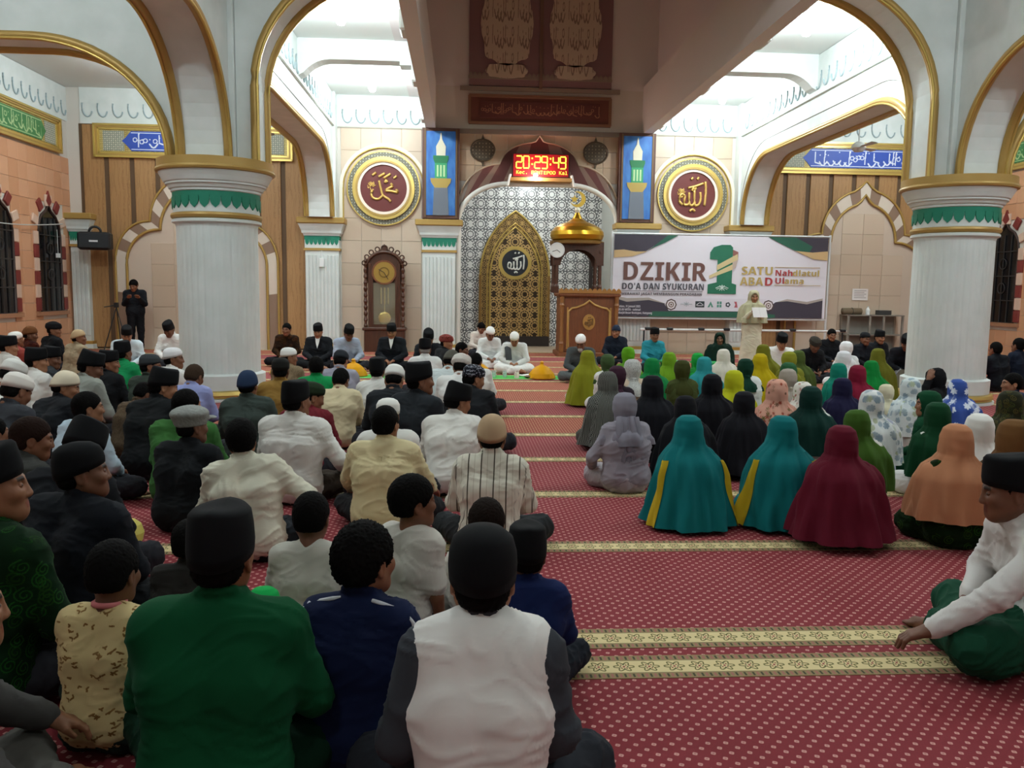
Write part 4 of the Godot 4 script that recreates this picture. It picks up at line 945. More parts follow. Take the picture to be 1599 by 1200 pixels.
	for e in [[772, 500], [790, 500], [772, 522], [790, 522]]: put(bn, "logo", prism(P.call([[e[0], e[1]], [e[0] + 14, e[1]], [e[0] + 14, e[1] + 18], [e[0], e[1] + 18]]), 0.012, 0.0).mesh(), mat("4f8a78", 0.6))
	put(bn, "logo", prism(disc(0.07, 5, X.call(848), Y.call(521)), 0.012, 0.0).mesh(), mat("353a40", 0.6)); put(bn, "logo", prism(disc(0.03, 5, X.call(848), Y.call(521)), 0.014, 0.0).mesh(), wt)
	put(bn, "logo", prism(P.call([[890, 500], [908, 500], [912, 520], [916, 540], [892, 540], [900, 520]]), 0.012, 0.0).mesh(), mat("a8505a", 0.6))
	var bs := thing("banner_stand", "white metal frame stand holding up the event banner", "stand", Vector3(3.82, 0, -20.8))
	for e in [-0.03, 5.56]: put(bs, "upright", lathe([[0.03, 0.0], [0.03, 3.08], [0.0, 3.09]], 12).mesh(), mat("d8dadb", 0.35, 0.3), Vector3(e, 0, 0))
	for y in [0.93, 3.04]: put(bs, "cross_bar", tube(PackedVector3Array([Vector3(-0.03, y, 0), Vector3(5.56, y, 0)]), 0.024, 10).mesh(), mat("d8dadb", 0.35, 0.3))
	# ---- low rail with clamps behind the seated row
	var rl := thing("barrier_rail", "low white horizontal rail with black clamps under the banner", "rail", Vector3(5.2, 0, -20.5))
	put(rl, "bar", tube(PackedVector3Array([Vector3(-0.7, 0.66, 0), Vector3(4.6, 0.66, 0)]), 0.03, 10).mesh(), mat("d5d5d2", 0.4))
	for e in [-0.5, 0.05, 0.85, 1.5, 3.2, 4.5]:
		put(rl, "clamp", cham(Vector3(0.16, 0.07, 0.1), 0.015), black, Vector3(e, 0.68, 0))
	for e in [-0.6, 1.9, 4.5]: put(rl, "leg", lathe([[0.06, 0.0], [0.06, 0.02], [0.02, 0.03], [0.02, 0.66]], 10).mesh(), black, Vector3(e, 0, 0))
	# ---- rack, paper, loudspeaker, small box, fans
	var rk := thing("metal_rack", "grey metal shelf rack with boxes on top against right niche", "rack", Vector3(10.7, 0, -21.0))
	var st2 := mat("9a9890", 0.4, 0.5)
	for e in [[-0.72, -0.2], [0.72, -0.2], [-0.72, 0.2], [0.72, 0.2], [-0.15, 0.2], [0.22, 0.2]]: bx(rk, "post", Vector3(e[0] - 0.025, 0, e[1] - 0.02), Vector3(e[0] + 0.025, 1.08, e[1] + 0.02), st2)
	for y in [0.1, 0.55, 1.05]: bx(rk, "shelf", Vector3(-0.76, y, -0.22), Vector3(0.76, y + 0.03, 0.22), st2)
	bx(rk, "back_panel", Vector3(-0.74, 0.1, -0.22), Vector3(0.74, 1.05, -0.2), mat("8c8880", 0.6))
	for e in [["cloth_roll", "rolled brown mat on top of the metal rack", -0.55, "6d5c48", 0.08, 0.5], ["white_bottle", "small white bottle on top of the metal rack", -0.12, "e6e6e4", 0.05, 0.0], ["dark_box", "small dark box on top of the metal rack", 0.3, "3c3a3a", 0.0, 0.0]]:
		var t := thing(e[0], e[1], "box" if e[4] == 0.0 else ("roll" if e[5] > 0 else "bottle"), Vector3(10.7 + e[2], 1.08, -21.0))
		if e[0] == "cloth_roll":
			put(t, "roll", tube(PackedVector3Array([Vector3(-0.25, 0.085, 0), Vector3(0.25, 0.085, 0)]), 0.085, 14).mesh(), mat(e[3], 0.9)); put(t, "tie", tube(lift(disc(0.09, 14), 0), 0.008, 5, 1, true).mesh(), black, Vector3(0, 0.085, 0), Basis(Vector3.UP, PI / 2))
		elif e[4] > 0:
			put(t, "bottle_body", lathe([[0.0, 0], [0.05, 0], [0.055, 0.12], [0.03, 0.17], [0.018, 0.19]], 14).mesh(), mat(e[3], 0.4)); put(t, "bottle_cap", lathe([[0.02, 0.19], [0.02, 0.22], [0, 0.22]], 10).mesh(), mat("bfc4c8", 0.4))
		else:
			put(t, "case", cham(Vector3(0.34, 0.1, 0.2), 0.01), mat(e[3], 0.5), Vector3(0, 0.05, 0)); put(t, "lid", cham(Vector3(0.35, 0.02, 0.21), 0.008), mat("565250", 0.5), Vector3(0, 0.11, 0))
	var pn := thing("paper_notice", "white paper notice pasted on the right niche tiles", "paper", Vector3(10.45, 1.6, BZ + 0.09))
	var pns := put(pn, "sheet", cham(Vector3(0.42, 0.3, 0.006), 0.001), mat("ece6e4", 0.8)); 
	for k in 5: bx(pns, "print_line", Vector3(-0.16, 0.09 - k * 0.045, 0.003), Vector3(0.16 - 0.05 * (k % 2), 0.105 - k * 0.045, 0.005), mat("9a9090", 0.8))
	var sp := thing("loudspeaker", "black loudspeaker mounted on the wall by the left corner pilaster", "loudspeaker", Vector3(-8.72, 2.42, -20.7), 0.2)
	put(sp, "cabinet", cham(Vector3(0.72, 0.42, 0.4), 0.04), black, Vector3(0, 0.2, 0)); put(sp, "grille", cham(Vector3(0.66, 0.34, 0.03), 0.01), mat("22262a", 0.8), Vector3(0, 0.2, 0.2))
	put(sp, "name_plate", cham(Vector3(0.19, 0.045, 0.008), 0.002), mat("c9cccf", 0.4), Vector3(0, 0.19, 0.218))
	put(sp, "handle", tube(lift(arc(0, 0.41, 0.13, 0.13, 0, PI, 10), 0), 0.03, 8).mesh(), black); bx(sp, "wall_bracket", Vector3(-0.05, 0.1, -0.5), Vector3(0.05, 0.2, -0.18), black)
	var cd := thing("cable", "thin white cable drooping across the left windows", "cable", Vector3.ZERO)
	var cp := PackedVector3Array()
	for k in 15: cp.append(Vector3(-9.42, 2.95 - 0.16 * sin(PI * k / 14.0) + 0.05 * k / 14.0, -15.0 - k * 0.4))
	put(cd, "wire", tube(cp, 0.012, 5).mesh(), mat("c9cbc9", 0.5)); bx(cd, "plug", Vector3(-9.45, 2.2, -20.35), Vector3(-9.38, 2.3, -20.27), mat("e6e8e8", 0.4)); bx(cd, "hanging_wire", Vector3(-9.42, 2.3, -20.315), Vector3(-9.41, 2.85, -20.305), mat("c9cbc9", 0.5))
	var wx := thing("junction_box", "small white electric box high on the outer left pilaster", "box", Vector3(XC - AX, 2.2, BZ + 0.29))
	put(wx, "case", cham(Vector3(0.12, 0.22, 0.05), 0.01), mat("eceeee", 0.4), Vector3(0, 0, 0.02)); put(wx, "conduit", lathe([[0.012, 0.1], [0.012, 0.3]], 8).mesh(), mat("eceeee", 0.4))
	var fan_at := [[Vector3(-4.3, 4.72, -17.2), "left"], [Vector3(8.3, 4.72, -17.3), "right"]]
	for e in fan_at:
		var t := thing("ceiling_fan", "white fan hanging in front of the %s blue calligraphy band" % e[1], "fan", e[0])
		put(t, "rod", lathe([[0.015, 0.0], [0.015, 1.6]], 8).mesh(), mat("c9ccca", 0.4)); put(t, "motor", lathe([[0.0, -0.16], [0.09, -0.15], [0.15, -0.08], [0.13, 0.0], [0.06, 0.05], [0.0, 0.06]], 20).mesh(), mat("c6c9c6", 0.4))
		for k in 3: put(t, "blade", prism(PackedVector2Array([Vector2(0.12, -0.03), Vector2(0.6, -0.075), Vector2(0.64, 0), Vector2(0.6, 0.075), Vector2(0.12, 0.03)]), 0.004, -0.004).mesh(), mat("b9bdbb", 0.4), Vector3(0, -0.06, 0), Basis(Vector3.UP, 0.6 + TAU * k / 3) * Basis(Vector3.RIGHT, PI / 2 - 0.2))
	# ---- spread on the floor in front of the imams
	var rn := thing("green_runner", "long bright green floor runner set with food in front", "runner", Vector3(2.0, 0.016, -14.95))
	put(rn, "cloth", cham(Vector3(7.6, 0.008, 0.62), 0.002), mat("3fae45", 0.85)); put(rn, "hem", cham(Vector3(7.6, 0.01, 0.05), 0.002), mat("8fce7a", 0.85), Vector3(0, 0.001, 0.29)); put(rn, "hem", cham(Vector3(7.6, 0.01, 0.05), 0.002), mat("8fce7a", 0.85), Vector3(0, 0.001, -0.29))
	var cover := lathe([[0.23, 0.0], [0.235, 0.02], [0.21, 0.09], [0.16, 0.16], [0.1, 0.21], [0.045, 0.235], [0.03, 0.26], [0.035, 0.285], [0.0, 0.3]], 120)
	for k in cover.v.size():
		var q := cover.v[k]; var a := atan2(q.z, q.x); var f := 1.0 + 0.07 * cos(a * 12.0) * smoothstep(0.3, 0.0, q.y)
		cover.v[k] = Vector3(q.x * f, q.y, q.z * f)
	var cmesh := cover.mesh(); var ym := mat("d99a0e", 0.45, 0.0, null, 1.0, "cloth")
	for e in [[1.48, -14.8, "yellow fluted food cover alone in the middle of the runner"], [-1.9, -15.0, "yellow fluted food cover before the man in blue shirt"], [0.35, -15.1, "yellow fluted food cover beside the imam in white robe"], [-3.2, -15.3, "yellow fluted food cover before the man in brown batik"], [2.42, -15.0, "yellow fluted food cover by the bearded man in grey"]]:
		var t := thing("food_cover", e[2], "food cover", Vector3(e[0], 0.022, e[1]), 0.0, "yellow food covers on the runner")
		var shell := put(t, "shell", cmesh, ym); put(t, "tray", lathe([[0.0, 0.0], [0.25, 0.0], [0.26, 0.015], [0.25, 0.018]], 32).mesh(), mat("c98a10", 0.5)); put(shell, "knob", lathe([[0.03, 0.27], [0.04, 0.29], [0.0, 0.315]], 12).mesh(), mat("e0a51a", 0.45))
	var gm := StandardMaterial3D.new(); gm.albedo_color = Color(0.85, 0.92, 0.92, 0.25); gm.transparency = BaseMaterial3D.TRANSPARENCY_ALPHA; gm.roughness = 0.06
	var names := ["left of the candle", "second left of the candle", "beside the middle food cover", "right of the middle food cover", "far right on the runner", "before the bearded man"]
	var cups := [[0.62, -14.85], [0.82, -14.9], [1.85, -14.85], [2.0, -14.95], [2.15, -14.82], [1.95, -14.72]]
	for k in cups.size():
		var t := thing("drinking_glass", "clear water glass on the green runner, %s" % names[k], "glass", Vector3(cups[k][0], 0.022, cups[k][1]), 0.0, "glasses on the runner")
		put(t, "cup", lathe([[0.0, 0.0], [0.035, 0.0], [0.035, 0.0], [0.045, 0.13], [0.045, 0.13], [0.04, 0.13], [0.032, 0.01], [0.0, 0.01]], 16).mesh(), gm); put(t, "water", lathe([[0.0, 0.012], [0.031, 0.012], [0.037, 0.09], [0.0, 0.09]], 14).mesh(), mat("cfdcd8", 0.1))
	var cn := thing("candle", "small white candle standing on the runner near dish", "candle", Vector3(1.03, 0.022, -14.78)); put(cn, "wax", lathe([[0.0, 0], [0.045, 0], [0.04, 0.1], [0.0, 0.1]], 14).mesh(), mat("eeddd0", 0.6)); put(cn, "wick", lathe([[0.004, 0.1], [0.004, 0.12], [0, 0.121]], 6).mesh(), black)
	var ds := thing("dish", "small dark dish on the runner left of the food cover", "dish", Vector3(1.25, 0.022, -14.8)); put(ds, "bowl", lathe([[0.0, 0.0], [0.05, 0.0], [0.1, 0.035], [0.095, 0.035], [0.045, 0.01], [0.0, 0.01]], 20).mesh(), mat("3a3f34", 0.4)); put(ds, "food", lathe([[0.0, 0.03], [0.085, 0.028], [0.05, 0.05], [0.0, 0.055]], 16).mesh(), mat("8d6a5a", 0.7))
	for e in [[0.52, -15.25, "open white booklet before the imam in white robe"], [1.18, -15.2, "open white booklet before the imam with grey shawl"], [2.1, -15.2, "open white booklet before the bearded man in grey"]]:
		var t := thing("booklet", e[2], "booklet", Vector3(e[0], 0.016, e[1]), 0.2, "open booklets")
		for q in [-1.0, 1.0]: put(t, "page", cham(Vector3(0.15, 0.01, 0.21), 0.002), mat("ece9e2", 0.8), Vector3(q * 0.076, 0.02, 0), Basis(Vector3.BACK, q * 0.12))
	for e in [[4.1, -15.6, "green low table edge beside the man in teal shirt"], [4.65, -15.4, "green low table before the woman in black hijab"]]:
		var t := thing("low_table", e[2], "table", Vector3(e[0], 0.013, e[1])); put(t, "tabletop", cham(Vector3(0.5, 0.04, 0.35), 0.01), mat("1f9a4c", 0.5), Vector3(0, 0.26, 0))
		for q in [[-1, -1], [1, -1], [-1, 1], [1, 1]]: put(t, "leg", lathe([[0.018, 0.0], [0.018, 0.24]], 8).mesh(), mat("177a3c", 0.5), Vector3(q[0] * 0.21, 0, q[1] * 0.14))
	var dr := thing("hand_drum", "round dark studded frame drum by the right column", "drum", Vector3(7.2, 0.2, -13.0), 0.3)
	put(dr, "shell", lathe([[0.19, -0.06], [0.2, 0.0], [0.19, 0.06]], 30).mesh(), mat("3a3430", 0.5), Vector3.ZERO, Basis(Vector3.RIGHT, 1.3)); put(dr, "skin", lathe([[0.0, 0.06], [0.19, 0.055]], 30).mesh(), mat("6d6a5c", 0.6), Vector3.ZERO, Basis(Vector3.RIGHT, 1.3))
	for k in 12: put(dr, "stud", cham(Vector3(0.03, 0.03, 0.03), 0.01), mat("b9b7b0", 0.3, 0.7), Basis(Vector3.RIGHT, 1.3) * Vector3(0.2 * cos(TAU * k / 12), 0, 0.2 * sin(TAU * k / 12)))
	var bl := thing("balloon", "small pale yellow ball on the floor between seated men", "ball", Vector3(-1.98, 0.013, -5.0))
	var ball := put(bl, "ball", lathe([[0.0, 0.0], [0.04, 0.01], [0.075, 0.05], [0.085, 0.1], [0.07, 0.15], [0.035, 0.18], [0.0, 0.19]], 20).mesh(), mat("d9cc6a", 0.4)); put(ball, "knot", lathe([[0.01, 0.185], [0.016, 0.2], [0.0, 0.205]], 10).mesh(), mat("c9b850", 0.5))
func build_lamps() -> void:
	var spots := [[Vector3(-1.95, 5.98, -19.0), 5.5, "bare white bulb under the ceiling, left aisle near the back wall"], [Vector3(-1.98, 5.98, -14.35), 5.5, "bare white bulb at the top of the left aisle, nearer the camera"], [Vector3(5.95, 5.98, -19.2), 5.5, "bare white bulb under the ceiling, right aisle near the back wall"], [Vector3(5.75, 5.98, -14.1), 6.5, "brightest bare bulb at the top of the right aisle"], [Vector3(-6.4, 5.98, -14.0), 6.0, "bare bulb behind the left transverse arch"], [Vector3(-6.4, 5.98, -18.6), 4.0, "bare bulb under the left outer ceiling"], [Vector3(10.4, 5.98, -14.0), 6.0, "bare bulb behind the right transverse arch"], [Vector3(10.4, 5.98, -18.6), 4.0, "bare bulb under the right outer ceiling"]]
	for e in spots: lamp(e[0], e[1], e[2], 6.31)
	lamp(Vector3(-0.5, 6.6, -6.5), NEAR, "bare bulb over the nave ahead of the camera, left", 7.0)
	lamp(Vector3(5.5, 6.6, -6.5), NEAR, "bare bulb over the nave ahead of the camera, right", 7.0)
	lamp(Vector3(XC, 4.72, -22.35), 1.6, "bare bulb hidden inside the top of the prayer niche", 4.95)
	lamp(Vector3(-6.3, 6.5, -7.0), 8.0, "bare bulb in the near left bay", 7.0)
	lamp(Vector3(10.3, 6.5, -7.0), 8.0, "bare bulb in the near right bay", 7.0)
	lamp(Vector3(-1.5, 6.6, 1.2), 3.2, "bare bulb above and behind the camera, left", 7.0)
	lamp(Vector3(5.0, 6.6, 1.2), 3.2, "bare bulb above and behind the camera, right", 7.0)
	var t := thing("shelf_bulb", "small bright bulb below the red digital clock", "bulb", Vector3(XC - 0.12, 4.42, BZ + 0.42))
	put(t, "globe", lathe([[0.0, -0.06], [0.045, -0.045], [0.06, 0.0], [0.045, 0.045], [0.0, 0.06]], 16).mesh(), glow("fff4e0", 6.0))
	put(t, "arm", tube(PackedVector3Array([Vector3(0, 0.05, 0), Vector3(0, 0.0, -0.14), Vector3(0, -0.06, -0.2)]), 0.014, 6).mesh(), mat("c9c9c4", 0.4))
	var l := OmniLight3D.new(); l.name = "shelf_bulb_light"; l.light_color = Color(1, 0.95, 0.88); l.light_energy = 1.2; l.light_size = 0.05; l.omni_range = 30.0; l.omni_attenuation = 2.0; l.shadow_enabled = true; l.position = Vector3(0, 0, 0.0); t.add_child(l)
	var rl := OmniLight3D.new(); rl.name = "digital_clock_light"; rl.light_color = Color(1, 0.12, 0.12); rl.light_energy = 0.35; rl.light_size = 0.2; rl.omni_range = 20.0; rl.omni_attenuation = 2.0; rl.shadow_enabled = true; rl.position = Vector3(XC, 4.7, BZ + 0.35); add_child(rl)
const NEAR := 5.6
func lamp(at: Vector3, energy: float, label: String, ceil_y: float) -> void:
	var t := thing("bulb_lamp", label, "lamp", at, 0.0, "bare ceiling bulbs")
	put(t, "globe", lathe([[0.0, -0.11], [0.06, -0.09], [0.085, -0.03], [0.08, 0.03], [0.05, 0.09], [0.04, 0.13]], 20).mesh(), glow("fbfdff", 14.0))
	put(t, "socket", lathe([[0.045, 0.12], [0.045, 0.2], [0.07, 0.2], [0.07, ceil_y - at.y]], 16).mesh(), mat("e4e6e6", 0.5))
	var l := OmniLight3D.new(); l.name = "bulb_light"; l.light_color = Color(0.93, 0.985, 1.0); l.light_energy = energy; l.light_size = 0.085
	l.omni_range = 60.0; l.omni_attenuation = 2.0; l.shadow_enabled = true; t.add_child(l)
# ---------------------------------------------------------------- people: head, hands, bodies, clothes, headwear
var fold := FastNoiseLite.new()
var head_geo: Geo
var hand_geo := {}
var foot_geo: Geo
var figs := {}
func make_head() -> void:      # faces -z, centre between the ears
	var f := Sdf.new(Vector3(-0.11, -0.17, -0.145), Vector3(0.11, 0.15, 0.13), 0.0052)
	f.ball(Vector3(0, 0.032, 0.014), Vector3(0.077, 0.094, 0.098), 0.02)
	f.ball(Vector3(0, -0.025, -0.036), Vector3(0.062, 0.085, 0.062), 0.03)
	f.cone(Vector3(-0.014, -0.088, -0.066), Vector3(0.014, -0.088, -0.066), 0.024, 0.024, 0.03)
	for s in [-1.0, 1.0]:
		f.cone(Vector3(s * 0.047, -0.05, -0.002), Vector3(s * 0.014, -0.088, -0.06), 0.026, 0.024, 0.03)
		f.ball(Vector3(s * 0.04, -0.018, -0.07), Vector3(0.022, 0.02, 0.02), 0.03)
		f.cone(Vector3(s * 0.046, 0.03, -0.074), Vector3(s * 0.013, 0.026, -0.088), 0.009, 0.01, 0.015)
		f.ball(Vector3(s * 0.031, 0.008, -0.099), Vector3(0.016, 0.011, 0.014), 0.012, true)
		f.ball(Vector3(s * 0.081, -0.004, 0.014), Vector3(0.009, 0.031, 0.02), 0.012)
		f.ball(Vector3(s * 0.088, -0.002, 0.012), Vector3(0.006, 0.019, 0.011), 0.006, true)
		f.ball(Vector3(s * 0.012, -0.034, -0.099), Vector3(0.009, 0.007, 0.009), 0.01)
	f.cone(Vector3(0, 0.012, -0.094), Vector3(0, -0.029, -0.106), 0.008, 0.0115, 0.014)
	f.cone(Vector3(-0.019, -0.059, -0.087), Vector3(0.019, -0.059, -0.087), 0.0075, 0.0075, 0.008)
	f.cone(Vector3(-0.016, -0.07, -0.087), Vector3(0.016, -0.07, -0.087), 0.008, 0.008, 0.008)
	f.cone(Vector3(0, -0.06, 0.01), Vector3(0, -0.13, 0.028), 0.052, 0.047, 0.03)
	head_geo = f.geo()
	for p in head_geo.v:
		var c := Color.WHITE; var x := absf(p.x)
		if x < 0.026 and p.y < -0.052 and p.y > -0.078 and p.z < -0.088: c = Color(0.85, 0.5, 0.48)
		elif x > 0.012 and x < 0.05 and p.y > 0.021 and p.y < 0.037 and p.z < -0.07: c = Color(0.1, 0.08, 0.07)
		head_geo.c.append(c)
	for s in [-1.0, 1.0]:
		var e := lathe([[0.0, -0.0115], [0.0081, -0.0081], [0.0115, 0.0], [0.0081, 0.0081], [0.0, 0.0115]], 12)
		for p in e.v: e.c.append(Color(0.05, 0.03, 0.02) if p.z < -0.0085 else Color(1.6, 1.7, 1.8))
		head_geo.append(e, Transform3D(Basis.IDENTITY, Vector3(s * 0.031, 0.007, -0.085)))
	for s in [-1, 1]:
		var h := Sdf.new(Vector3(-0.075, -0.05, -0.2), Vector3(0.075, 0.04, 0.04), 0.0048)
		h.cone(Vector3(0, 0, 0.02), Vector3(0, 0, -0.02), 0.027, 0.028, 0.02)
		for k in 4:
			var x := (k - 1.5) * 0.019
			h.cone(Vector3(x * 0.6, 0, -0.02), Vector3(x, 0.003, -0.085), 0.017, 0.0125, 0.016)
			var l := [0.062, 0.072, 0.068, 0.052][k if s > 0 else 3 - k] as float
			var kn := Vector3(x, 0.004, -0.088); var m := Vector3(x * 1.08, -0.004, -0.088 - l * 0.55)
			h.cone(kn, m, 0.0105, 0.0092, 0.004); h.cone(m, Vector3(x * 1.1, -0.026, -0.088 - l * 0.92), 0.0092, 0.0078, 0.004)
		h.cone(Vector3(-s * 0.02, -0.004, -0.015), Vector3(-s * 0.045, -0.014, -0.055), 0.016, 0.012, 0.014); h.cone(Vector3(-s * 0.045, -0.014, -0.055), Vector3(-s * 0.046, -0.026, -0.09), 0.0115, 0.009, 0.004)
		hand_geo[s] = h.geo()
	var q := Sdf.new(Vector3(-0.06, -0.05, -0.2), Vector3(0.06, 0.09, 0.09), 0.008)
	q.cone(Vector3(0, 0, 0.04), Vector3(0, 0.01, -0.03), 0.033, 0.033, 0.03); q.cone(Vector3(0, 0.06, 0.02), Vector3(0, 0.01, -0.02), 0.034, 0.034, 0.03); q.cone(Vector3(0, 0, -0.03), Vector3(0, -0.012, -0.12), 0.034, 0.03, 0.03)
	for k in 5: q.cone(Vector3((k - 2) * 0.016, -0.015, -0.12), Vector3((k - 2) * 0.018, -0.02, -0.165 + absf(k - 1.5) * 0.006), 0.012, 0.009, 0.006)
	foot_geo = q.geo()
func figure(key: String, o: Dictionary) -> Dictionary:     # a pose, built once: shirt, lower garment, skin, where the head sits. Faces -z.
	if figs.has(key): return figs[key]
	var lean: float = o.get("lean", 0.1); var side: float = o.get("side", 0.0); var hunch: float = o.get("hunch", 0.15); var g: float = o.get("g", 1.0)
	var hp: float = o.get("hp", 0.0); var hy: float = o.get("hy", 0.0); var py: float = o.get("py", 0.11); var cell: float = o.get("cell", 0.0135)
	var stand: bool = o.get("stand", false); var sleeve: float = o.get("sleeve", 1.0); var skirt: bool = o.get("skirt", false); var hips: float = o.get("hips", 1.0); var amp: float = o.get("amp", 0.0075)
	var P := Vector3(0, py, 0)
	var B := Basis(Vector3.BACK, -side) * Basis(Vector3.RIGHT, -lean); var B2 := B * Basis(Vector3.RIGHT, -hunch)
	var C := P + B.y * 0.3; var N := C + B2.y * 0.2
	var HB := Basis(Vector3.UP, -hy) * Basis(Vector3.RIGHT, -hp) * Basis(Vector3.BACK, -side * 0.4)
	var hs: float = o.get("hs", 1.0)
	var Hc := N + (B2.y * 0.5 + HB.y * 0.6).normalized() * 0.125 * hs + HB * Vector3(0, 0, -0.012)
	var S := {}; var E := {}; var W := {}; var hip := {}; var knee := {}; var ank := {}
	for s in [-1, 1]:
		S[s] = C + B2.y * (0.118 if skirt else 0.132) + B.x * s * (0.145 if skirt else 0.172) * g + B2.z * 0.005
		var a = o.get("arm" + ("R" if s > 0 else "L"), o.get("arms", "lap"))
		if a is Array: E[s] = a[0]; W[s] = a[1]
		elif a == "knees": E[s] = S[s] + Vector3(s * 0.1, -0.21, -0.12); W[s] = Vector3(s * 0.29, 0.23, -0.36)
		elif a == "down": E[s] = S[s] + Vector3(s * 0.06, -0.27, 0.02); W[s] = E[s] + Vector3(s * 0.0, -0.25, -0.06)
		elif a == "read": E[s] = S[s] + Vector3(s * 0.05, -0.24, -0.08); W[s] = E[s] + Vector3(-s * 0.1, 0.14, -0.2)
		elif skirt: E[s] = S[s] + Vector3(s * 0.02, -0.24, -0.07); W[s] = Vector3(s * 0.07, py + 0.1, -0.29)
		else: E[s] = S[s] + Vector3(s * 0.075, -0.235, -0.07); W[s] = Vector3(s * 0.085, py + 0.1, -0.31)
		hip[s] = P + Vector3(s * 0.09, -0.01, -0.02)
		if stand: knee[s] = P + Vector3(s * 0.1, -0.43, -0.02); ank[s] = Vector3(s * 0.1, 0.09, 0.0)
		elif o.get("kneel", false): knee[s] = Vector3(s * 0.13, 0.09, -0.36); ank[s] = Vector3(s * 0.11, 0.06, 0.1)
		else: knee[s] = Vector3(s * (0.22 if skirt else 0.31), 0.11, -0.3); ank[s] = Vector3(-s * 0.1, 0.07 + 0.03 * s, -0.38)
		var kk = o.get("knee" + ("R" if s > 0 else "L")); 
		if kk is Array: knee[s] = kk[0]; ank[s] = kk[1]
	var lo := P; var hi := Hc
	for d in [S, E, W]:
		for s in [-1, 1]: lo = lo.min(d[s]); hi = hi.max(d[s])
	lo = lo.min(P - Vector3(0.28, 0.2, 0.24) * g) - Vector3.ONE * 0.12; hi = hi.max(P + Vector3(0.28, 0.2, 0.24) * g) + Vector3(0.12, 0.0, 0.12)
	if stand and skirt: lo.y = -0.05; lo.x -= 0.05; hi.x += 0.05
	hi.y = maxf(N.y, maxf(S[1].y, S[-1].y)) + 0.13
	# shirt
	var f := Sdf.new(lo, hi, cell); var g0 := g
	if o.get("vest", false): g *= 0.93
	f.cone(P - B.x * 0.075 * g * hips + Vector3(0, 0.02, 0), P + B.x * 0.075 * g * hips + Vector3(0, 0.02, 0), 0.128 * g * hips, 0.128 * g * hips, 0.05)
	for s in [-1, 1]:
		f.cone(P + B.x * s * 0.075 * g * hips + Vector3(0, 0.03, 0), C + B.x * s * 0.095 * g, 0.118 * g * hips, 0.115 * g, 0.06)
		f.cone(C + B.x * s * 0.092 * g, C + B2.y * 0.12 + B.x * s * 0.11 * g, 0.118 * g, 0.085, 0.06)
		f.cone(N + B2.y * 0.0, S[s] * 0.85 + N * 0.15 - B2.y * 0.012, 0.05, 0.056, 0.05)
	f.cone(S[-1], S[1], (0.056 if skirt else 0.066) * g, (0.056 if skirt else 0.066) * g, 0.06)
	if g > 1.1: f.ball(P + Vector3(0, 0.14, -0.07), Vector3(0.17, 0.15, 0.14) * g * 0.9, 0.06)
	g = g0
	for s in [-1, 1]:
		var el: Vector3 = E[s]; var wr: Vector3 = W[s]
		if sleeve < 1.0: f.cone(S[s], S[s].lerp(el, 0.78), 0.07, 0.062, 0.05)
		else:
			f.cone(S[s], el, 0.058 if skirt else 0.07, 0.05 if skirt else 0.056, 0.05); f.cone(el, wr, 0.05 if skirt else 0.056, 0.045, 0.02)
	if not o.get("nocollar", false):
		var prev := Vector3.ZERO
		for k in 11:
			var a := TAU * k / 10; var p := N + B2.y * 0.035 + B2 * Vector3(0.06 * cos(a), 0.012 * sin(a), 0.062 * sin(a))
			if k > 0: f.cone(prev, p, 0.014, 0.014, 0.012)
			prev = p
	if skirt and stand:
		f.cone(P, Vector3(0, 0.12, 0.0), 0.15, 0.2, 0.08)
		for s in [-1, 1]: f.cone(P + Vector3(s * 0.05, 0, 0), Vector3(s * 0.1, 0.12, 0.0), 0.13, 0.14, 0.06)
	var stretch: Vector3 = o.get("stretch", Vector3(3.6, 8.5, 3.6)); fold.seed = hash(key) % 9999
	var res := {"shirt": f.geo(amp, fold, stretch, 0.006).mesh(), "head": Transform3D(HB.scaled(Vector3.ONE * hs), Hc), "neck": N, "sh": S, "P": P, "B": B, "g": g}
	if o.get("vest", false):
		var v := Sdf.new(lo, hi, cell)
		v.cone(P - B.x * 0.075 * g * hips, P + B.x * 0.075 * g * hips, 0.138 * g * hips, 0.138 * g * hips, 0.05)
		for s in [-1, 1]:
			v.cone(P + B.x * s * 0.075 * g * hips, C + B.x * s * 0.087 * g, 0.137 * g * hips, 0.129 * g, 0.05); v.cone(C + B.x * s * 0.085 * g, C + B2.y * 0.13 + B.x * s * 0.1 * g, 0.129 * g, 0.094, 0.05); v.cone(N + B2.y * 0.01, S[s] * 0.7 + N * 0.3, 0.06, 0.07, 0.07)
		v.cone(S[-1] * 0.86 + S[1] * 0.14, S[1] * 0.86 + S[-1] * 0.14, 0.08, 0.08, 0.06)
		res["vest"] = v.geo(amp, fold, stretch, 0.006).mesh()
	# lower garment
	lo = P; hi = P
	for d in [knee, ank, hip]:
		for s in [-1, 1]: lo = lo.min(d[s]); hi = hi.max(d[s])
	lo -= Vector3(0.2, 0.12, 0.2); hi += Vector3(0.2, 0.16, 0.2); lo.y = maxf(lo.y, -0.06)
	var l := Sdf.new(lo, hi, cell)
	l.cone(P - Vector3(0.08, 0.0, 0), P + Vector3(0.08, 0.0, 0), 0.118 * minf(g, 1.1), 0.118 * minf(g, 1.1), 0.05)
	for s in [-1, 1]:
		l.cone(hip[s], knee[s], 0.098, 0.08, 0.05); l.cone(knee[s], ank[s], 0.076, 0.058, 0.03)
	if (skirt or o.get("sarong", false)) and not stand:
		l.cone(knee[-1] * 0.8, knee[1] * 0.8, 0.1, 0.1, 0.08); l.cone(P, (ank[1] + ank[-1]) * 0.5, 0.12, 0.07, 0.08)
	res["lower"] = l.geo(amp * 1.2, fold, Vector3(6, 6, 6), 0.006).mesh()
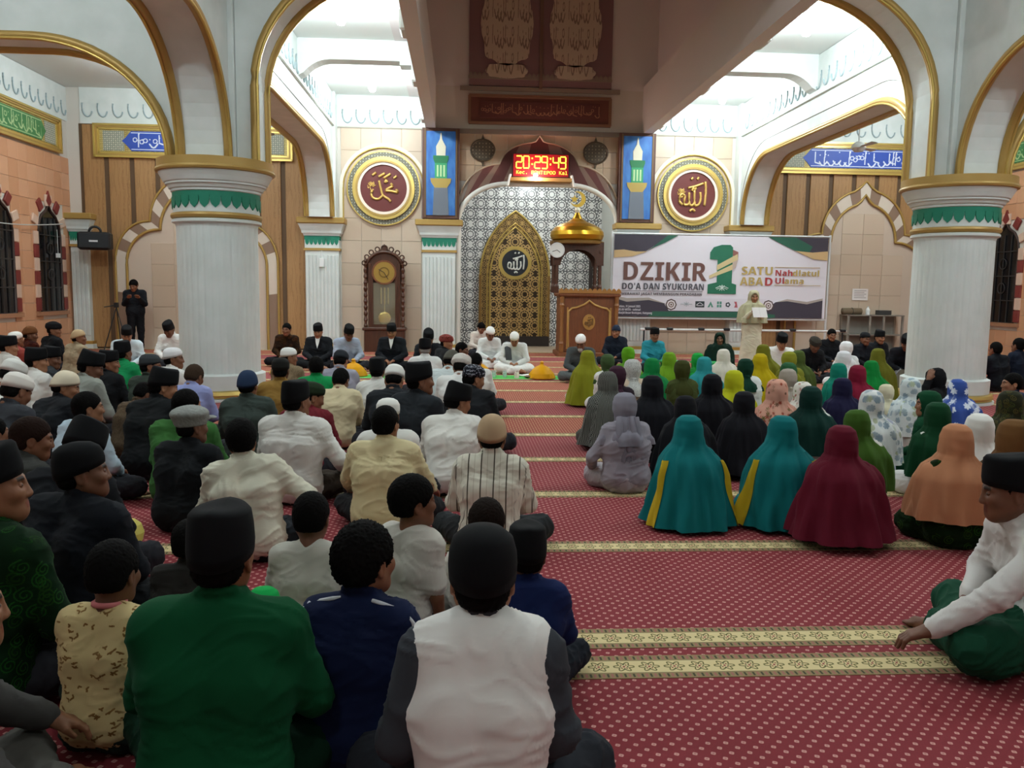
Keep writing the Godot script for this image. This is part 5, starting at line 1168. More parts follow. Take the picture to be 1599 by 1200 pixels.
	# skin: limbs inside the clothes, with head, hands and feet
	lo = lo.min(P); hi = hi.max(N + Vector3.ONE * 0.1)
	for d in [S, E, W]:
		for s in [-1, 1]: lo = lo.min(d[s] - Vector3.ONE * 0.08); hi = hi.max(d[s] + Vector3.ONE * 0.08)
	var k2 := Sdf.new(lo, hi, 0.019)
	k2.cone(P + Vector3(0, 0.03, 0), C, 0.07, 0.075, 0.04); k2.cone(C, N - B2.y * 0.03, 0.065, 0.042, 0.03); k2.cone(N - B2.y * 0.03, Hc + HB * Vector3(0, -0.1, 0.03), 0.044, 0.05, 0.02); k2.cone(S[-1], S[1], 0.04, 0.04, 0.04)
	for s in [-1, 1]:
		k2.cone(S[s], E[s], 0.043, 0.037, 0.03); k2.cone(E[s], W[s], 0.037, 0.028, 0.02); k2.cone(hip[s], knee[s], 0.065, 0.05, 0.03); k2.cone(knee[s], ank[s], 0.045, 0.036, 0.02)
	var body := k2.geo(0.0, null, Vector3.ONE, 0.008)
	for k in body.v.size(): body.c.append(Color.WHITE)
	body.append(head_geo, res["head"])
	for s in [-1, 1]:
		var dir: Vector3 = (W[s] - E[s]).normalized()
		var hd: Vector3 = o.get("hand" + ("R" if s > 0 else "L"), dir)
		body.append(hand_geo[s], Transform3D(Basis.looking_at(hd, Vector3(0, 1, 0.2)), W[s] + dir * 0.012))
		var fd: Vector3 = (Vector3(0, 0, -1) if stand else Vector3(-s * 0.9, 0.0, -0.45))
		if o.get("kneel", false): fd = Vector3(0, -0.3, 1)
		body.append(foot_geo, Transform3D(Basis.looking_at(fd, Vector3(0, 1, 0.1)), ank[s] + Vector3(0, -0.035 if stand or not o.get("kneel", false) else 0.0, 0)))
	for k in body.v.size(): body.v[k].y = maxf(body.v[k].y, 0.008)
	res["body"] = body.mesh()
	figs[key] = res
	return res
# ---- headwear, all in the head's own axes
func headwear(kind: String) -> Mesh:
	if meshes.has(kind): return meshes[kind]
	var g := Geo.new()
	match kind:
		"hair", "hair_thick", "hair_spiky", "hair_low":
			var f := Sdf.new(Vector3(-0.12, -0.13, -0.14), Vector3(0.12, 0.17, 0.15), 0.0062)
			var t := 0.009 if kind == "hair" else (0.001 if kind == "hair_low" else 0.016)
			f.ball(Vector3(0, 0.034, 0.016), Vector3(0.079 + t, 0.096 + t, 0.1 + t), 0.02)
			f.ball(Vector3(0, -0.02, 0.062), Vector3(0.062, 0.045, 0.046), 0.03)
			f.ball(Vector3(0, -0.05, -0.1), Vector3(0.12, 0.105, 0.105), 0.012, true)
			for s in [-1.0, 1.0]: f.ball(Vector3(s * 0.09, -0.035, 0.005), Vector3(0.04, 0.055, 0.03), 0.012, true)
			f.ball(Vector3(0, -0.125, 0.04), Vector3(0.12, 0.075, 0.12), 0.015, true)
			fold.seed = 77
			g = f.geo(0.0032 if kind != "hair_spiky" else 0.006, fold, Vector3(95, 55, 95))
		"peci", "peci_round":
			var rings := []; var rows := [[0.02, 0.0865, 0.108], [0.05, 0.0885, 0.11], [0.1, 0.086, 0.106], [0.135, 0.081, 0.099], [0.146, 0.07, 0.088], [0.146, 0.045, 0.06], [0.143, 0.012, 0.02]]
			if kind == "peci_round": rows = [[0.02, 0.0865, 0.108], [0.05, 0.0885, 0.11], [0.085, 0.086, 0.106], [0.118, 0.077, 0.095], [0.14, 0.052, 0.066], [0.149, 0.02, 0.026]]
			for r in rows:
				var p := PackedVector3Array()
				for j in 36:
					var a := TAU * j / 36; var z: float = r[2] * sin(a); var x: float = r[1] * cos(a)
					var w := clampf((r[0] - 0.02) / 0.1, 0.0, 1.0)
					p.append(Vector3(x, r[0] - (1.0 - w) * z * 0.22 + (0.012 * (1.0 - absf(x) / 0.09) if r[0] > 0.12 and kind == "peci" else 0.0), z + 0.012))
				rings.append(p)
			g = loft(rings, true, true)
		"kopiah":
			# low brimless cap
			var rings := []
			for r in [[0.032, 0.0865, 0.107], [0.06, 0.0885, 0.109], [0.092, 0.087, 0.106], [0.098, 0.083, 0.101], [0.122, 0.07, 0.086], [0.137, 0.042, 0.052], [0.142, 0.01, 0.012]]:
				var p := ring(r[0], r[1], r[2], 36, 0.0, 0.012)
				for j in 36: p[j].y -= (p[j].z) * 0.2 * clampf((0.1 - r[0]) / 0.07, 0.0, 1.0)
				rings.append(p)
			g = loft(rings, true, true)
		"dome":
			var rings := []
			for k in 9:
				var a := k / 8.0 * PI / 2
				var p := ring(0.02 + 0.125 * sin(a), maxf(0.0895 * pow(cos(a), 0.75), 0.006), maxf(0.111 * pow(cos(a), 0.75), 0.008), 36, 0.0, 0.014)
				for j in 36: p[j].y -= p[j].z * 0.28 * (1.0 - k / 8.0)
				rings.append(p)
			g = loft(rings, true, true)
		"turban", "flatcap":
			var f := Sdf.new(Vector3(-0.17, -0.03, -0.19), Vector3(0.17, 0.2, 0.19), 0.0075)
			f.ball(Vector3(0, 0.06, 0.015), Vector3(0.096, 0.09, 0.118), 0.03)
			f.ball(Vector3(0, -0.045, 0.0), Vector3(0.2, 0.07, 0.2), 0.01, true)
			if kind == "turban":
				for q in 3: f.ball(Vector3(0.008 * (q - 1), 0.05 + q * 0.028, 0.012), Vector3(0.103 - q * 0.006, 0.022, 0.122 - q * 0.006), 0.012)
			else:
				f.ball(Vector3(0.01, 0.105, 0.03), Vector3(0.115, 0.05, 0.13), 0.03); f.ball(Vector3(0, 0.06, -0.13), Vector3(0.06, 0.012, 0.05), 0.02)
			fold.seed = 12; g = f.geo(0.003, fold, Vector3(30, 18, 30))
	meshes[kind] = g.mesh()
	return meshes[kind]
# ---- veils: a sheet of cloth lofted over head and shoulders; s runs from crown (0) to hem (1)
func veil_point(fig: Dictionary, kind: String, s: float, th: float, sd: float) -> Vector3:      # th: 0 = behind the wearer
	var T: Transform3D = fig["head"]; var h := T.origin
	var keys: Array
	match kind:
		"long": keys = [[0.146, 0.0, 0.0], [0.139, 0.055, 0.06], [0.11, 0.09, 0.103], [0.05, 0.108, 0.125], [-0.02, 0.113, 0.13], [-0.08, 0.13, 0.138], [-0.14, 0.182, 0.152], [-0.2, 0.228, 0.172], [-0.3, 0.258, 0.205], [-0.44, 0.282, 0.24], [-0.56, 0.31, 0.275], [-0.69, 0.34, 0.31]]
		"cape": keys = [[0.146, 0.0, 0.0], [0.139, 0.055, 0.06], [0.11, 0.09, 0.103], [0.05, 0.108, 0.125], [-0.02, 0.11, 0.128], [-0.07, 0.107, 0.122], [-0.11, 0.135, 0.128], [-0.155, 0.2, 0.142], [-0.24, 0.242, 0.168], [-0.34, 0.258, 0.185], [-0.44, 0.272, 0.2], [-0.52, 0.28, 0.21]]
		"robe": keys = [[0.146, 0.0, 0.0], [0.139, 0.055, 0.06], [0.11, 0.09, 0.103], [0.05, 0.108, 0.125], [-0.02, 0.11, 0.128], [-0.07, 0.107, 0.122], [-0.11, 0.135, 0.128], [-0.155, 0.2, 0.142], [-0.24, 0.242, 0.168], [-0.38, 0.275, 0.205], [-0.52, 0.3, 0.24], [-0.66, 0.33, 0.29]]
		_: keys = [[0.146, 0.0, 0.0], [0.139, 0.055, 0.06], [0.11, 0.09, 0.103], [0.05, 0.108, 0.125], [-0.01, 0.106, 0.124], [-0.06, 0.09, 0.11], [-0.1, 0.08, 0.095], [-0.13, 0.084, 0.092], [-0.16, 0.12, 0.1], [-0.2, 0.175, 0.118], [-0.25, 0.205, 0.13], [-0.3, 0.212, 0.135]]
	var q := s * (keys.size() - 1); var i := mini(int(q), keys.size() - 2); var f := q - i; f = f * f * (3.0 - 2.0 * f) * 0.35 + f * 0.65
	var y := lerpf(keys[i][0], keys[i + 1][0], f); var rx := lerpf(keys[i][1], keys[i + 1][1], f); var rz := lerpf(keys[i][2], keys[i + 1][2], f)
	var low := smoothstep(0.05, -0.2, y)
	var gg: float = lerpf(1.0, maxf(1.0, fig["g"] * 1.13), low); rx *= gg; rz *= gg
	var w := low * (0.026 + 0.034 * s)
	var q1 := sin(th * 8.0 + sd * 3.1 + y * 4.0 + 0.8 * sin(y * 9.0 + sd)); var q2 := sin(th * 13.0 - sd * 1.7 - y * 6.0)
	var m := 1.0 + w * (signf(q1) * pow(absf(q1), 0.7) + 0.7 * q2 + 0.45 * sin(th * 21.0 + sd * 2.0 + y * 8.0)) + (1.0 - low) * 0.012 * sin(y * 70.0 + th * 3.0 + sd) * smoothstep(0.14, 0.02, y)
	var loc := Vector3(rx * sin(th) * m, y, rz * cos(th) * m + 0.012)
	if kind == "wrap" and absf(th) < 0.75 and s > 0.5: loc.z += 0.02 * (1.0 - absf(th) / 0.75)
	var face := absf(wrapf(th - PI, -PI, PI))
	var e := pow(face / 0.72, 2.0) + pow((y + 0.022) / 0.095, 2.0)
	if e < 1.25:
		var k := smoothstep(1.25, 0.9, e); loc = loc.lerp(Vector3(loc.x * 0.62, y * 0.8 - 0.005, -0.035), k)
	var turned := T.basis * loc
	var base := fig["B"] as Basis
	var straight := Vector3(loc.x, loc.y, loc.z)
	var below := h + straight
	var sh: Vector3 = (fig["sh"][1] + fig["sh"][-1]) * 0.5
	below += Vector3(sh.x - h.x, 0, sh.z - h.z) * smoothstep(-0.08, -0.24, y) * 0.9
	var pt := (h + turned).lerp(below, low)
	pt.y = maxf(pt.y, 0.012 + 0.004 * sin(th * 5.0))
	return pt
func veil(key: String, fig: Dictionary, kind: String, sd: float, s0 := 0.0, s1 := 1.0, t0 := -PI, t1 := PI, off := 0.0, n := 72, rows := 46) -> Mesh:
	var k2 := "veil%s%s%s%s%s%s%s" % [key, kind, sd, s0, s1, t0, off]
	if meshes.has(k2): return meshes[k2]
	var full := t1 - t0 > TAU - 0.01
	var rings := []
	for r in range(rows, -1, -1):
		var s := lerpf(s0, s1, float(r) / rows); var p := PackedVector3Array()
		for j in (n if full else n + 1):
			var th := lerpf(t0, t1, float(j) / n)
			var q := veil_point(fig, kind, s, -th + PI / 2 - PI / 2, sd)
			if off > 0.0:
				var c: Vector3 = (fig["head"] as Transform3D).origin; var d := Vector3(q.x - c.x, 0.0, q.z - c.z).normalized(); q += d * off
			p.append(q)
		rings.append(p)
	var g := loft(rings, full)
	meshes[k2] = g.mesh()
	return meshes[k2]
func cloth_tex(kind: String) -> Texture2D:
	if meshes.has("tex" + kind): return meshes["tex" + kind]
	var im := picture(128, 128, Color.WHITE); var r := RandomNumberGenerator.new(); r.seed = hash(kind) % 1000
	match kind:
		"stripe":
			for k in 4: im.fill_rect(Rect2i(k * 32 + 8, 0, 3, 128), col("555049"))
			for k in 4: im.fill_rect(Rect2i(k * 32 + 24, 0, 1, 128), col("c9c2b4"))
		"zigzag":
			for k in 16:
				for y in 128: im.set_pixel(posmod(k * 8 + int(2.0 * absf(fmod(y, 8.0) - 4.0) * 0.5), 128), y, col("3c3c38")); im.set_pixel(posmod(k * 8 + 1 + int(absf(fmod(y, 8.0) - 4.0)), 128), y, col("3c3c38")); im.set_pixel(posmod(k * 8 + 2 + int(absf(fmod(y, 8.0) - 4.0)), 128), y, col("3c3c38")); im.set_pixel(posmod(k * 8 + 3 + int(absf(fmod(y, 8.0) - 4.0)), 128), y, col("4a4a45")); im.set_pixel(posmod(k * 8 + 4 + int(absf(fmod(y, 8.0) - 4.0)), 128), y, col("4a4a45"))
		"print":
			for k in 26:
				var p := Vector2(r.randf() * 128, r.randf() * 128)
				for j in 3: line(im, p, p + Vector2(r.randf_range(-9, 9), r.randf_range(-5, 5)), 3, col("9a7c5c"))
		"batik":
			for k in 16:
				var p := Vector2(r.randf() * 128, r.randf() * 128); var c := [col("e8d49a"), col("c9a860"), col("b9d08a")][k % 3] as Color
				for j in 26:
					var a := j * 0.42; line(im, p + Vector2(cos(a), sin(a)) * (3 + j * 0.4), p + Vector2(cos(a + 0.42), sin(a + 0.42)) * (3.4 + j * 0.4), 2, c)
			for k in im.get_width():
				for y in 128:
					if im.get_pixel(k, y) == Color.WHITE: im.set_pixel(k, y, Color(0.42, 0.42, 0.42))
		"floral":
			for k in 18:
				var p := Vector2(r.randf() * 128, r.randf() * 128); var c := [col("c77a78"), col("7d9a62"), col("8d8378"), col("b8705e")][k % 4] as Color
				for j in 6:
					var a := TAU * j / 6
					for q in 4: line(im, p, p + Vector2(cos(a + q * 0.1), sin(a + q * 0.1)) * (5 + k % 5), 2, c)
		"bluefloral":
			for k in 22:
				var p := Vector2(r.randf() * 128, r.randf() * 128); var c := [col("b9c6d2"), col("9fb0c0"), col("cfd4b4"), col("bcc6cc")][k % 4] as Color
				for j in 7:
					var a := TAU * j / 7
					for q in 5: line(im, p, p + Vector2(cos(a + q * 0.1), sin(a + q * 0.1)) * (7 + k % 6), 3, c)
		"batikblue":
			im.fill(col("38529a"))
			for k in 9:
				var p := Vector2(r.randf() * 128, r.randf() * 128)
				for q in 40: line(im, p, p + Vector2(cos(q * 0.16), sin(q * 0.16)) * (8 + 8 * absf(sin(q * 0.5))), 2, col("dfe4ee"))
		"tweed":
			for k in 5000: im.set_pixel(r.randi() % 128, r.randi() % 128, Color(1, 1, 1).lerp(Color(0.25, 0.25, 0.25), r.randf()))
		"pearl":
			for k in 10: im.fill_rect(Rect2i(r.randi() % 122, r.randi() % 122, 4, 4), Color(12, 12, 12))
		"band":
			im.fill(Color(0.12, 0.12, 0.16))
			for k in 60:
				var p := Vector2(r.randf() * 128, r.randf() * 128); line(im, p, p + Vector2(r.randf_range(-9, 9), r.randf_range(-9, 9)), 4, Color(0.9, 0.9, 0.92))
	var t := tex_of(im); meshes["tex" + kind] = t
	return t
var cloth_bump: NoiseTexture2D
func cloth(c: String, pat := "", scale := 3.0) -> StandardMaterial3D:
	var m := mat(c, 0.85, 0.0, cloth_tex(pat) if pat else null, scale, "cloth")
	return m
func hair_mat(c: String) -> StandardMaterial3D:
	var m := mat(c, 0.75, 0.0, null, 1.0, "hair"); m.metallic_specular = 0.18
	return m
func person(label: String, fkey: String, at: Vector3, turn: float, scale: float, spec: Dictionary) -> Node3D:      # at: the point under the head
	var fig := figure(fkey, pose_of(fkey))
	var t := Node3D.new(); t.name = numbered("person"); add_child(t)
	t.set_meta("label", label); t.set_meta("category", spec.get("cat", "person"))
	t.rotation.y = -deg_to_rad(turn); t.scale = Vector3.ONE * scale
	var hx: Vector3 = (fig["head"] as Transform3D).origin; var o := Basis(Vector3.UP, t.rotation.y) * Vector3(hx.x, 0, hx.z) * scale
	t.position = Vector3(at.x - o.x, 0.013, at.z - o.z)
	var skin := mat(spec.get("skin", "8a5a3e"), 0.55, 0.0, null, 1.0, "skin")
	put(t, "body", fig["body"], skin)
	var woman: bool = spec.has("veil")
	put(t, "dress" if woman else "shirt", fig["shirt"], cloth(spec["top"], spec.get("pat", ""), spec.get("ps", 3.0)))
	put(t, "skirt" if woman else "trousers", fig["lower"], cloth(spec.get("low", spec["top"] if woman else "2b2b30"), spec.get("lpat", "")))
	if spec.has("vest"): put(t, "vest", fig["vest"], cloth(spec["vest"]))
	var T: Transform3D = fig["head"]
	if woman:
		var sd: float = spec.get("seed", 1.0)
		var vl := put(t, "veil", veil(fkey, fig, spec["veil"], sd), cloth(spec["vcol"], spec.get("vpat", ""), spec.get("vs", 3.0)))
		if spec.has("trim"):
			for e in [[-1.55, -1.05], [1.05, 1.4]]: put(vl, "veil_border", veil(fkey, fig, spec["veil"], sd, 0.62, 1.0, e[0], e[1], 0.006, 10, 24), cloth(spec["trim"]))
	else:
		var hat: String = spec.get("hat", "hair")
		var hair := hat if hat.begins_with("hair") else "hair_low"
		if hat != "bald": put(t, "hair", headwear(hair), hair_mat(spec.get("hair", "0d0b0a")), T.origin, T.basis)
		if not hat.begins_with("hair") and hat != "bald": put(t, "cap", headwear(hat), cloth(spec.get("hcol", "121214"), spec.get("hpat", ""), 8.0), T.origin, T.basis.scaled_local(Vector3(1.045, 1.04, 1.04)))
	return t
var POSES := {
	"m0": {"lean": 0.08}, "m1": {"lean": 0.2, "hunch": 0.3, "hp": 0.5}, "m2": {"hy": 0.75, "lean": 0.12}, "m3": {"g": 1.06, "hy": 0.35, "lean": 0.14},
	"m4": {"arms": "knees", "lean": 0.2}, "m5": {"hy": -0.6}, "m6": {"lean": 0.2, "hunch": 0.25, "hp": 0.2, "hy": 0.6},
	"f0": {"lean": 0.14, "hunch": 0.25, "hp": 0.5}, "f1": {"lean": 0.08, "hp": 0.08, "hy": 0.1}, "f2": {"lean": 0.26, "hunch": 0.3, "hp": 0.65, "sarong": true}, "suit": {"lean": 0.08, "hp": 0.3, "g": 1.04},
	"k0": {"hs": 1.13, "g": 0.88, "lean": 0.1, "cell": 0.0125}, "boy": {"hs": 1.15, "g": 0.86, "lean": 0.1, "sleeve": 0.5, "cell": 0.0115, "nocollar": true, "hp": 0.15},
	"green": {"hips": 1.0, "g": 1.02, "lean": 0.1, "hunch": 0.12, "cell": 0.0105, "amp": 0.006, "stretch": Vector3(3, 6, 3)},
	"white": {"hips": 0.86, "g": 0.86, "lean": 0.14, "hunch": 0.2, "cell": 0.0105, "vest": true, "amp": 0.007, "stretch": Vector3(3, 8, 3), "armL": [Vector3(-0.22, 0.32, -0.05), Vector3(-0.19, 0.13, -0.27)], "armR": [Vector3(0.205, 0.33, -0.07), Vector3(0.15, 0.14, -0.28)]},
	"track": {"hs": 1.1, "g": 0.86, "lean": 0.12, "hunch": 0.18, "hy": 0.35, "cell": 0.011}, "kneel": {"hs": 1.13, "g": 0.8, "lean": 0.03, "hunch": 0.05, "py": 0.34, "kneel": true, "hy": 0.5, "arms": "down", "sleeve": 0.5, "cell": 0.0115, "nocollar": true},
	"stripe": {"g": 0.92, "lean": 0.14, "hunch": 0.2, "cell": 0.0115}, "jacket": {"g": 1.0, "lean": 0.14, "hunch": 0.22, "cell": 0.0115, "hy": 0.25, "arms": "knees", "amp": 0.009},
	"shirt": {"g": 1.04, "lean": 0.1, "hunch": 0.15, "hy": 0.4, "cell": 0.012, "armR": [Vector3(0.33, 0.32, -0.06), Vector3(0.3, 0.2, -0.3)]},
	"prop": {"g": 0.97, "lean": 0.2, "side": -0.12, "hunch": 0.2, "cell": 0.0115, "amp": 0.011, "stretch": Vector3(4, 9, 4), "armR": [Vector3(0.33, 0.38, -0.02), Vector3(0.36, 0.09, 0.02)]},
	"big": {"g": 1.18, "lean": 0.14, "hy": 0.7, "hp": -0.1, "cell": 0.012},
	"right": {"g": 1.08, "lean": 0.26, "hunch": 0.24, "hp": 0.12, "hy": 0.12, "cell": 0.0105, "amp": 0.008, "sarong": true, "armL": [Vector3(-0.27, 0.34, -0.36), Vector3(-0.25, 0.19, -0.56)], "handL": Vector3(0.1, -0.45, -1.0), "kneeL": [Vector3(-0.3, 0.13, -0.44), Vector3(0.12, 0.07, -0.42)]},
	"w0": {"skirt": true, "g": 0.95, "lean": 0.08}, "w1": {"skirt": true, "g": 0.95, "lean": 0.1, "hy": -0.35}, "w2": {"skirt": true, "g": 0.95, "lean": 0.08, "hy": -0.8},
	"wgrey": {"skirt": true, "g": 1.02, "lean": 0.1, "hp": 0.1, "cell": 0.012, "amp": 0.01, "armL": [Vector3(-0.3, 0.3, -0.05), Vector3(-0.24, 0.16, -0.28)]}, "wide": {"skirt": true, "g": 1.03, "lean": 0.1, "cell": 0.012},
	"armup": {"skirt": true, "g": 0.9, "lean": 0.16, "hp": 0.3, "armL": [Vector3(-0.3, 0.5, -0.12), Vector3(-0.16, 0.72, -0.14)]},
	"sing": {"stand": true, "skirt": true, "py": 0.88, "g": 0.95, "lean": 0.02, "hunch": 0.05, "hp": 0.12, "arms": "read"}, "standman": {"stand": true, "py": 0.9, "lean": 0.04, "hunch": 0.15, "hp": 0.4, "hy": 0.3, "arms": "read"},
}
func pose_of(key: String) -> Dictionary:      # «m0~2» is the second variant of m0
	var p := key.split("~"); var d: Dictionary = POSES[p[0]].duplicate()
	if p.size() > 1:
		var r := RandomNumberGenerator.new(); r.seed = hash(key)
		d["g"] = d.get("g", 1.0) * r.randf_range(0.89, 1.02); d["hy"] = d.get("hy", 0.0) + r.randf_range(-0.2, 0.2); d["hp"] = d.get("hp", 0.0) + r.randf_range(-0.08, 0.12); d["lean"] = d.get("lean", 0.1) + r.randf_range(-0.04, 0.08); d["side"] = r.randf_range(-0.06, 0.06)
	return d
func build_people() -> void:
	fold.noise_type = FastNoiseLite.TYPE_SIMPLEX_SMOOTH; fold.frequency = 1.0; fold.fractal_type = FastNoiseLite.FRACTAL_NONE
	make_head()
	var skins := ["8a5a3e", "7a4d34", "976648", "6d442e"]
	var idx := 0
	for e in PEOPLE:
		idx += 1
		var spec: Dictionary = e[6]
		if not spec.has("skin"): spec["skin"] = skins[idx % 4]
		if not spec.has("seed"): spec["seed"] = float(idx % 3)
		var fk: String = e[1]
		if fk in ["m0", "m1", "m2", "m6", "f0", "f1", "w0"]: fk += "~%d" % (idx % 4)
		var fig := figure(fk, pose_of(fk))
		var top: float = (fig["head"] as Transform3D).origin.y + (0.145 if spec.has("veil") or spec.get("hat", "hair") != "hair" else 0.133) * (fig["head"] as Transform3D).basis.x.length()
		var sc: float = (e[5] - 0.013) / top
		var t := person(e[0], fk, Vector3(e[2], 0, e[3]), e[4], sc, spec)
		extras(t, e[1], spec, fig, e[0])
	build_standing()
func extras(t: Node3D, key: String, spec: Dictionary, fig: Dictionary, label: String) -> void:      # what only some wear
	var sh: Node3D = t.get_node("dress" if spec.has("veil") else "shirt")
	var N: Vector3 = fig["neck"]; var T: Transform3D = fig["head"]; var S: Dictionary = fig["sh"]
	if key == "suit":
		put(sh, "shirt_front", prism(PackedVector2Array([Vector2(-0.045, 0.02), Vector2(0.045, 0.02), Vector2(0.03, -0.08), Vector2(0.0, -0.19), Vector2(-0.03, -0.08)]), 0.01, -0.006).mesh(), cloth("d9d9d6"), N + Vector3(0, -0.01, -0.098), Basis(Vector3.RIGHT, 0.3))
	if label.contains("white print"):
		for k in 3: put(sh, "back_print", cham(Vector3(0.16 - 0.03 * k, 0.022, 0.01), 0.003), cloth("d8e6dc"), N + Vector3(0, -0.12 - k * 0.04, 0.135 + k * 0.01), Basis(Vector3.RIGHT, -0.15))
	if key == "f2":
		put(sh, "shawl", tube(PackedVector3Array([S[1] + Vector3(-0.02, -0.12, 0.1), S[1] + Vector3(-0.02, 0.065, 0.0), S[1] + Vector3(-0.05, -0.06, -0.11), S[1] + Vector3(-0.07, -0.25, -0.14)]), 0.05, 10, 1.3).mesh(), cloth("4d4f52"))
	if key == "track":
		for s in [-1, 1]:
			var a: Vector3 = S[s]; var e := a + Vector3(s * 0.075, -0.235, -0.07)
			var p := PackedVector3Array([N + Vector3(s * 0.06, 0.025, 0.05), N.lerp(a, 0.6) + Vector3(0, 0.062, 0.045), a + Vector3(s * 0.03, 0.062, 0.03), a + Vector3(s * 0.068, 0.025, 0.04), a.lerp(e, 0.3) + Vector3(s * 0.068, 0, 0.04), a.lerp(e, 0.6) + Vector3(s * 0.062, 0, 0.036), a.lerp(e, 0.9) + Vector3(s * 0.056, 0, 0.03)])
			put(sh, "shoulder_stripe", tube(p, 0.008, 5).mesh(), cloth("d6d8dc"))
	if key == "boy" and label.contains("pink collar"):
		put(sh, "collar", tube(lift(disc(0.062, 18), 0.0), 0.013, 6, 1.0, true).mesh(), cloth("d07a7a"), N + Vector3(0, 0.028, 0.0), Basis(Vector3.RIGHT, PI / 2 - 0.12))
	if key == "jacket": put(sh, "back_seam", tube(PackedVector3Array([N + Vector3(0, 0.0, 0.075), N + Vector3(0, -0.1, 0.128), N + Vector3(0, -0.25, 0.155), N + Vector3(0, -0.36, 0.165)]), 0.003, 5).mesh(), cloth("b0a078"))
	if key == "wgrey":
		var g := Geo.new()
		for k in 5:
			var x := -0.11 + k * 0.055; var p := PackedVector3Array()
			for j in 7: p.append(N + Vector3(x * (0.6 + 0.5 * j / 6.0), 0.06 - j * 0.07, 0.075 + 0.075 * sin(j / 6.0 * 2.2) + 0.008 * sin(k * 2.0 + j)))
			g.append(tube(p, 0.034 + 0.004 * (k % 2), 8), Transform3D.IDENTITY)
		put(t.get_node("veil"), "veil_tail", g.mesh(), cloth("85818c"))
	if label.begins_with("bearded"):
		put(t.get_node("body"), "beard", lathe([[0.0, -0.07], [0.03, -0.05], [0.045, -0.01], [0.035, 0.03], [0.0, 0.035]], 14).mesh(), mat("b9b7b2", 0.8), T * Vector3(0, -0.08, -0.075), T.basis)
	pass
func build_standing() -> void:
	person("singer in cream dress and sage scarf standing before the banner, reading a sheet", "sing", Vector3(5.96, 0, -16.6), 185.0, 1.0, {"top": "ddd5bd", "low": "ddd5bd", "veil": "cape", "vcol": "b3ac8e", "skin": "976648", "seed": 1.0})
	var pa := thing("paper_sheet", "white sheet of paper held by the standing singer", "paper", Vector3(5.93, 1.22, -16.14), 0.1)
	var sheet := put(pa, "sheet", cham(Vector3(0.3, 0.22, 0.004), 0.001), mat("d8d0ce", 0.8), Vector3.ZERO, Basis(Vector3.RIGHT, -0.5)); put(sheet, "fold", cham(Vector3(0.004, 0.22, 0.005), 0.001), mat("c4bcba", 0.8), Vector3(0, 0, 0.001))
	person("man in black clothes standing by the left niche, looking down", "standman", Vector3(-7.75, 0, -20.4), 165.0, 1.03, {"top": "1b1d22", "low": "17181c", "hat": "hair_thick", "skin": "8a5a3e"})
	var br := thing("camera_tripod", "thin black tripod beside the standing man in black", "tripod", Vector3(-8.05, 0.013, -20.1))
	for k in 3:
		var q := TAU * k / 3 + 0.4
		put(br, "leg", tube(PackedVector3Array([Vector3(0, 1.05, 0), Vector3(0.32 * cos(q), 0.0, 0.32 * sin(q))]), 0.013, 6).mesh(), mat("1c1c1e", 0.5))
	put(br, "pan_handle", tube(PackedVector3Array([Vector3(0, 1.1, 0), Vector3(-0.26, 1.05, 0.05)]), 0.014, 6).mesh(), mat("1c1c1e", 0.5)); put(br, "head_block", cham(Vector3(0.09, 0.12, 0.09), 0.01), mat("1c1c1e", 0.5), Vector3(0, 1.1, 0))
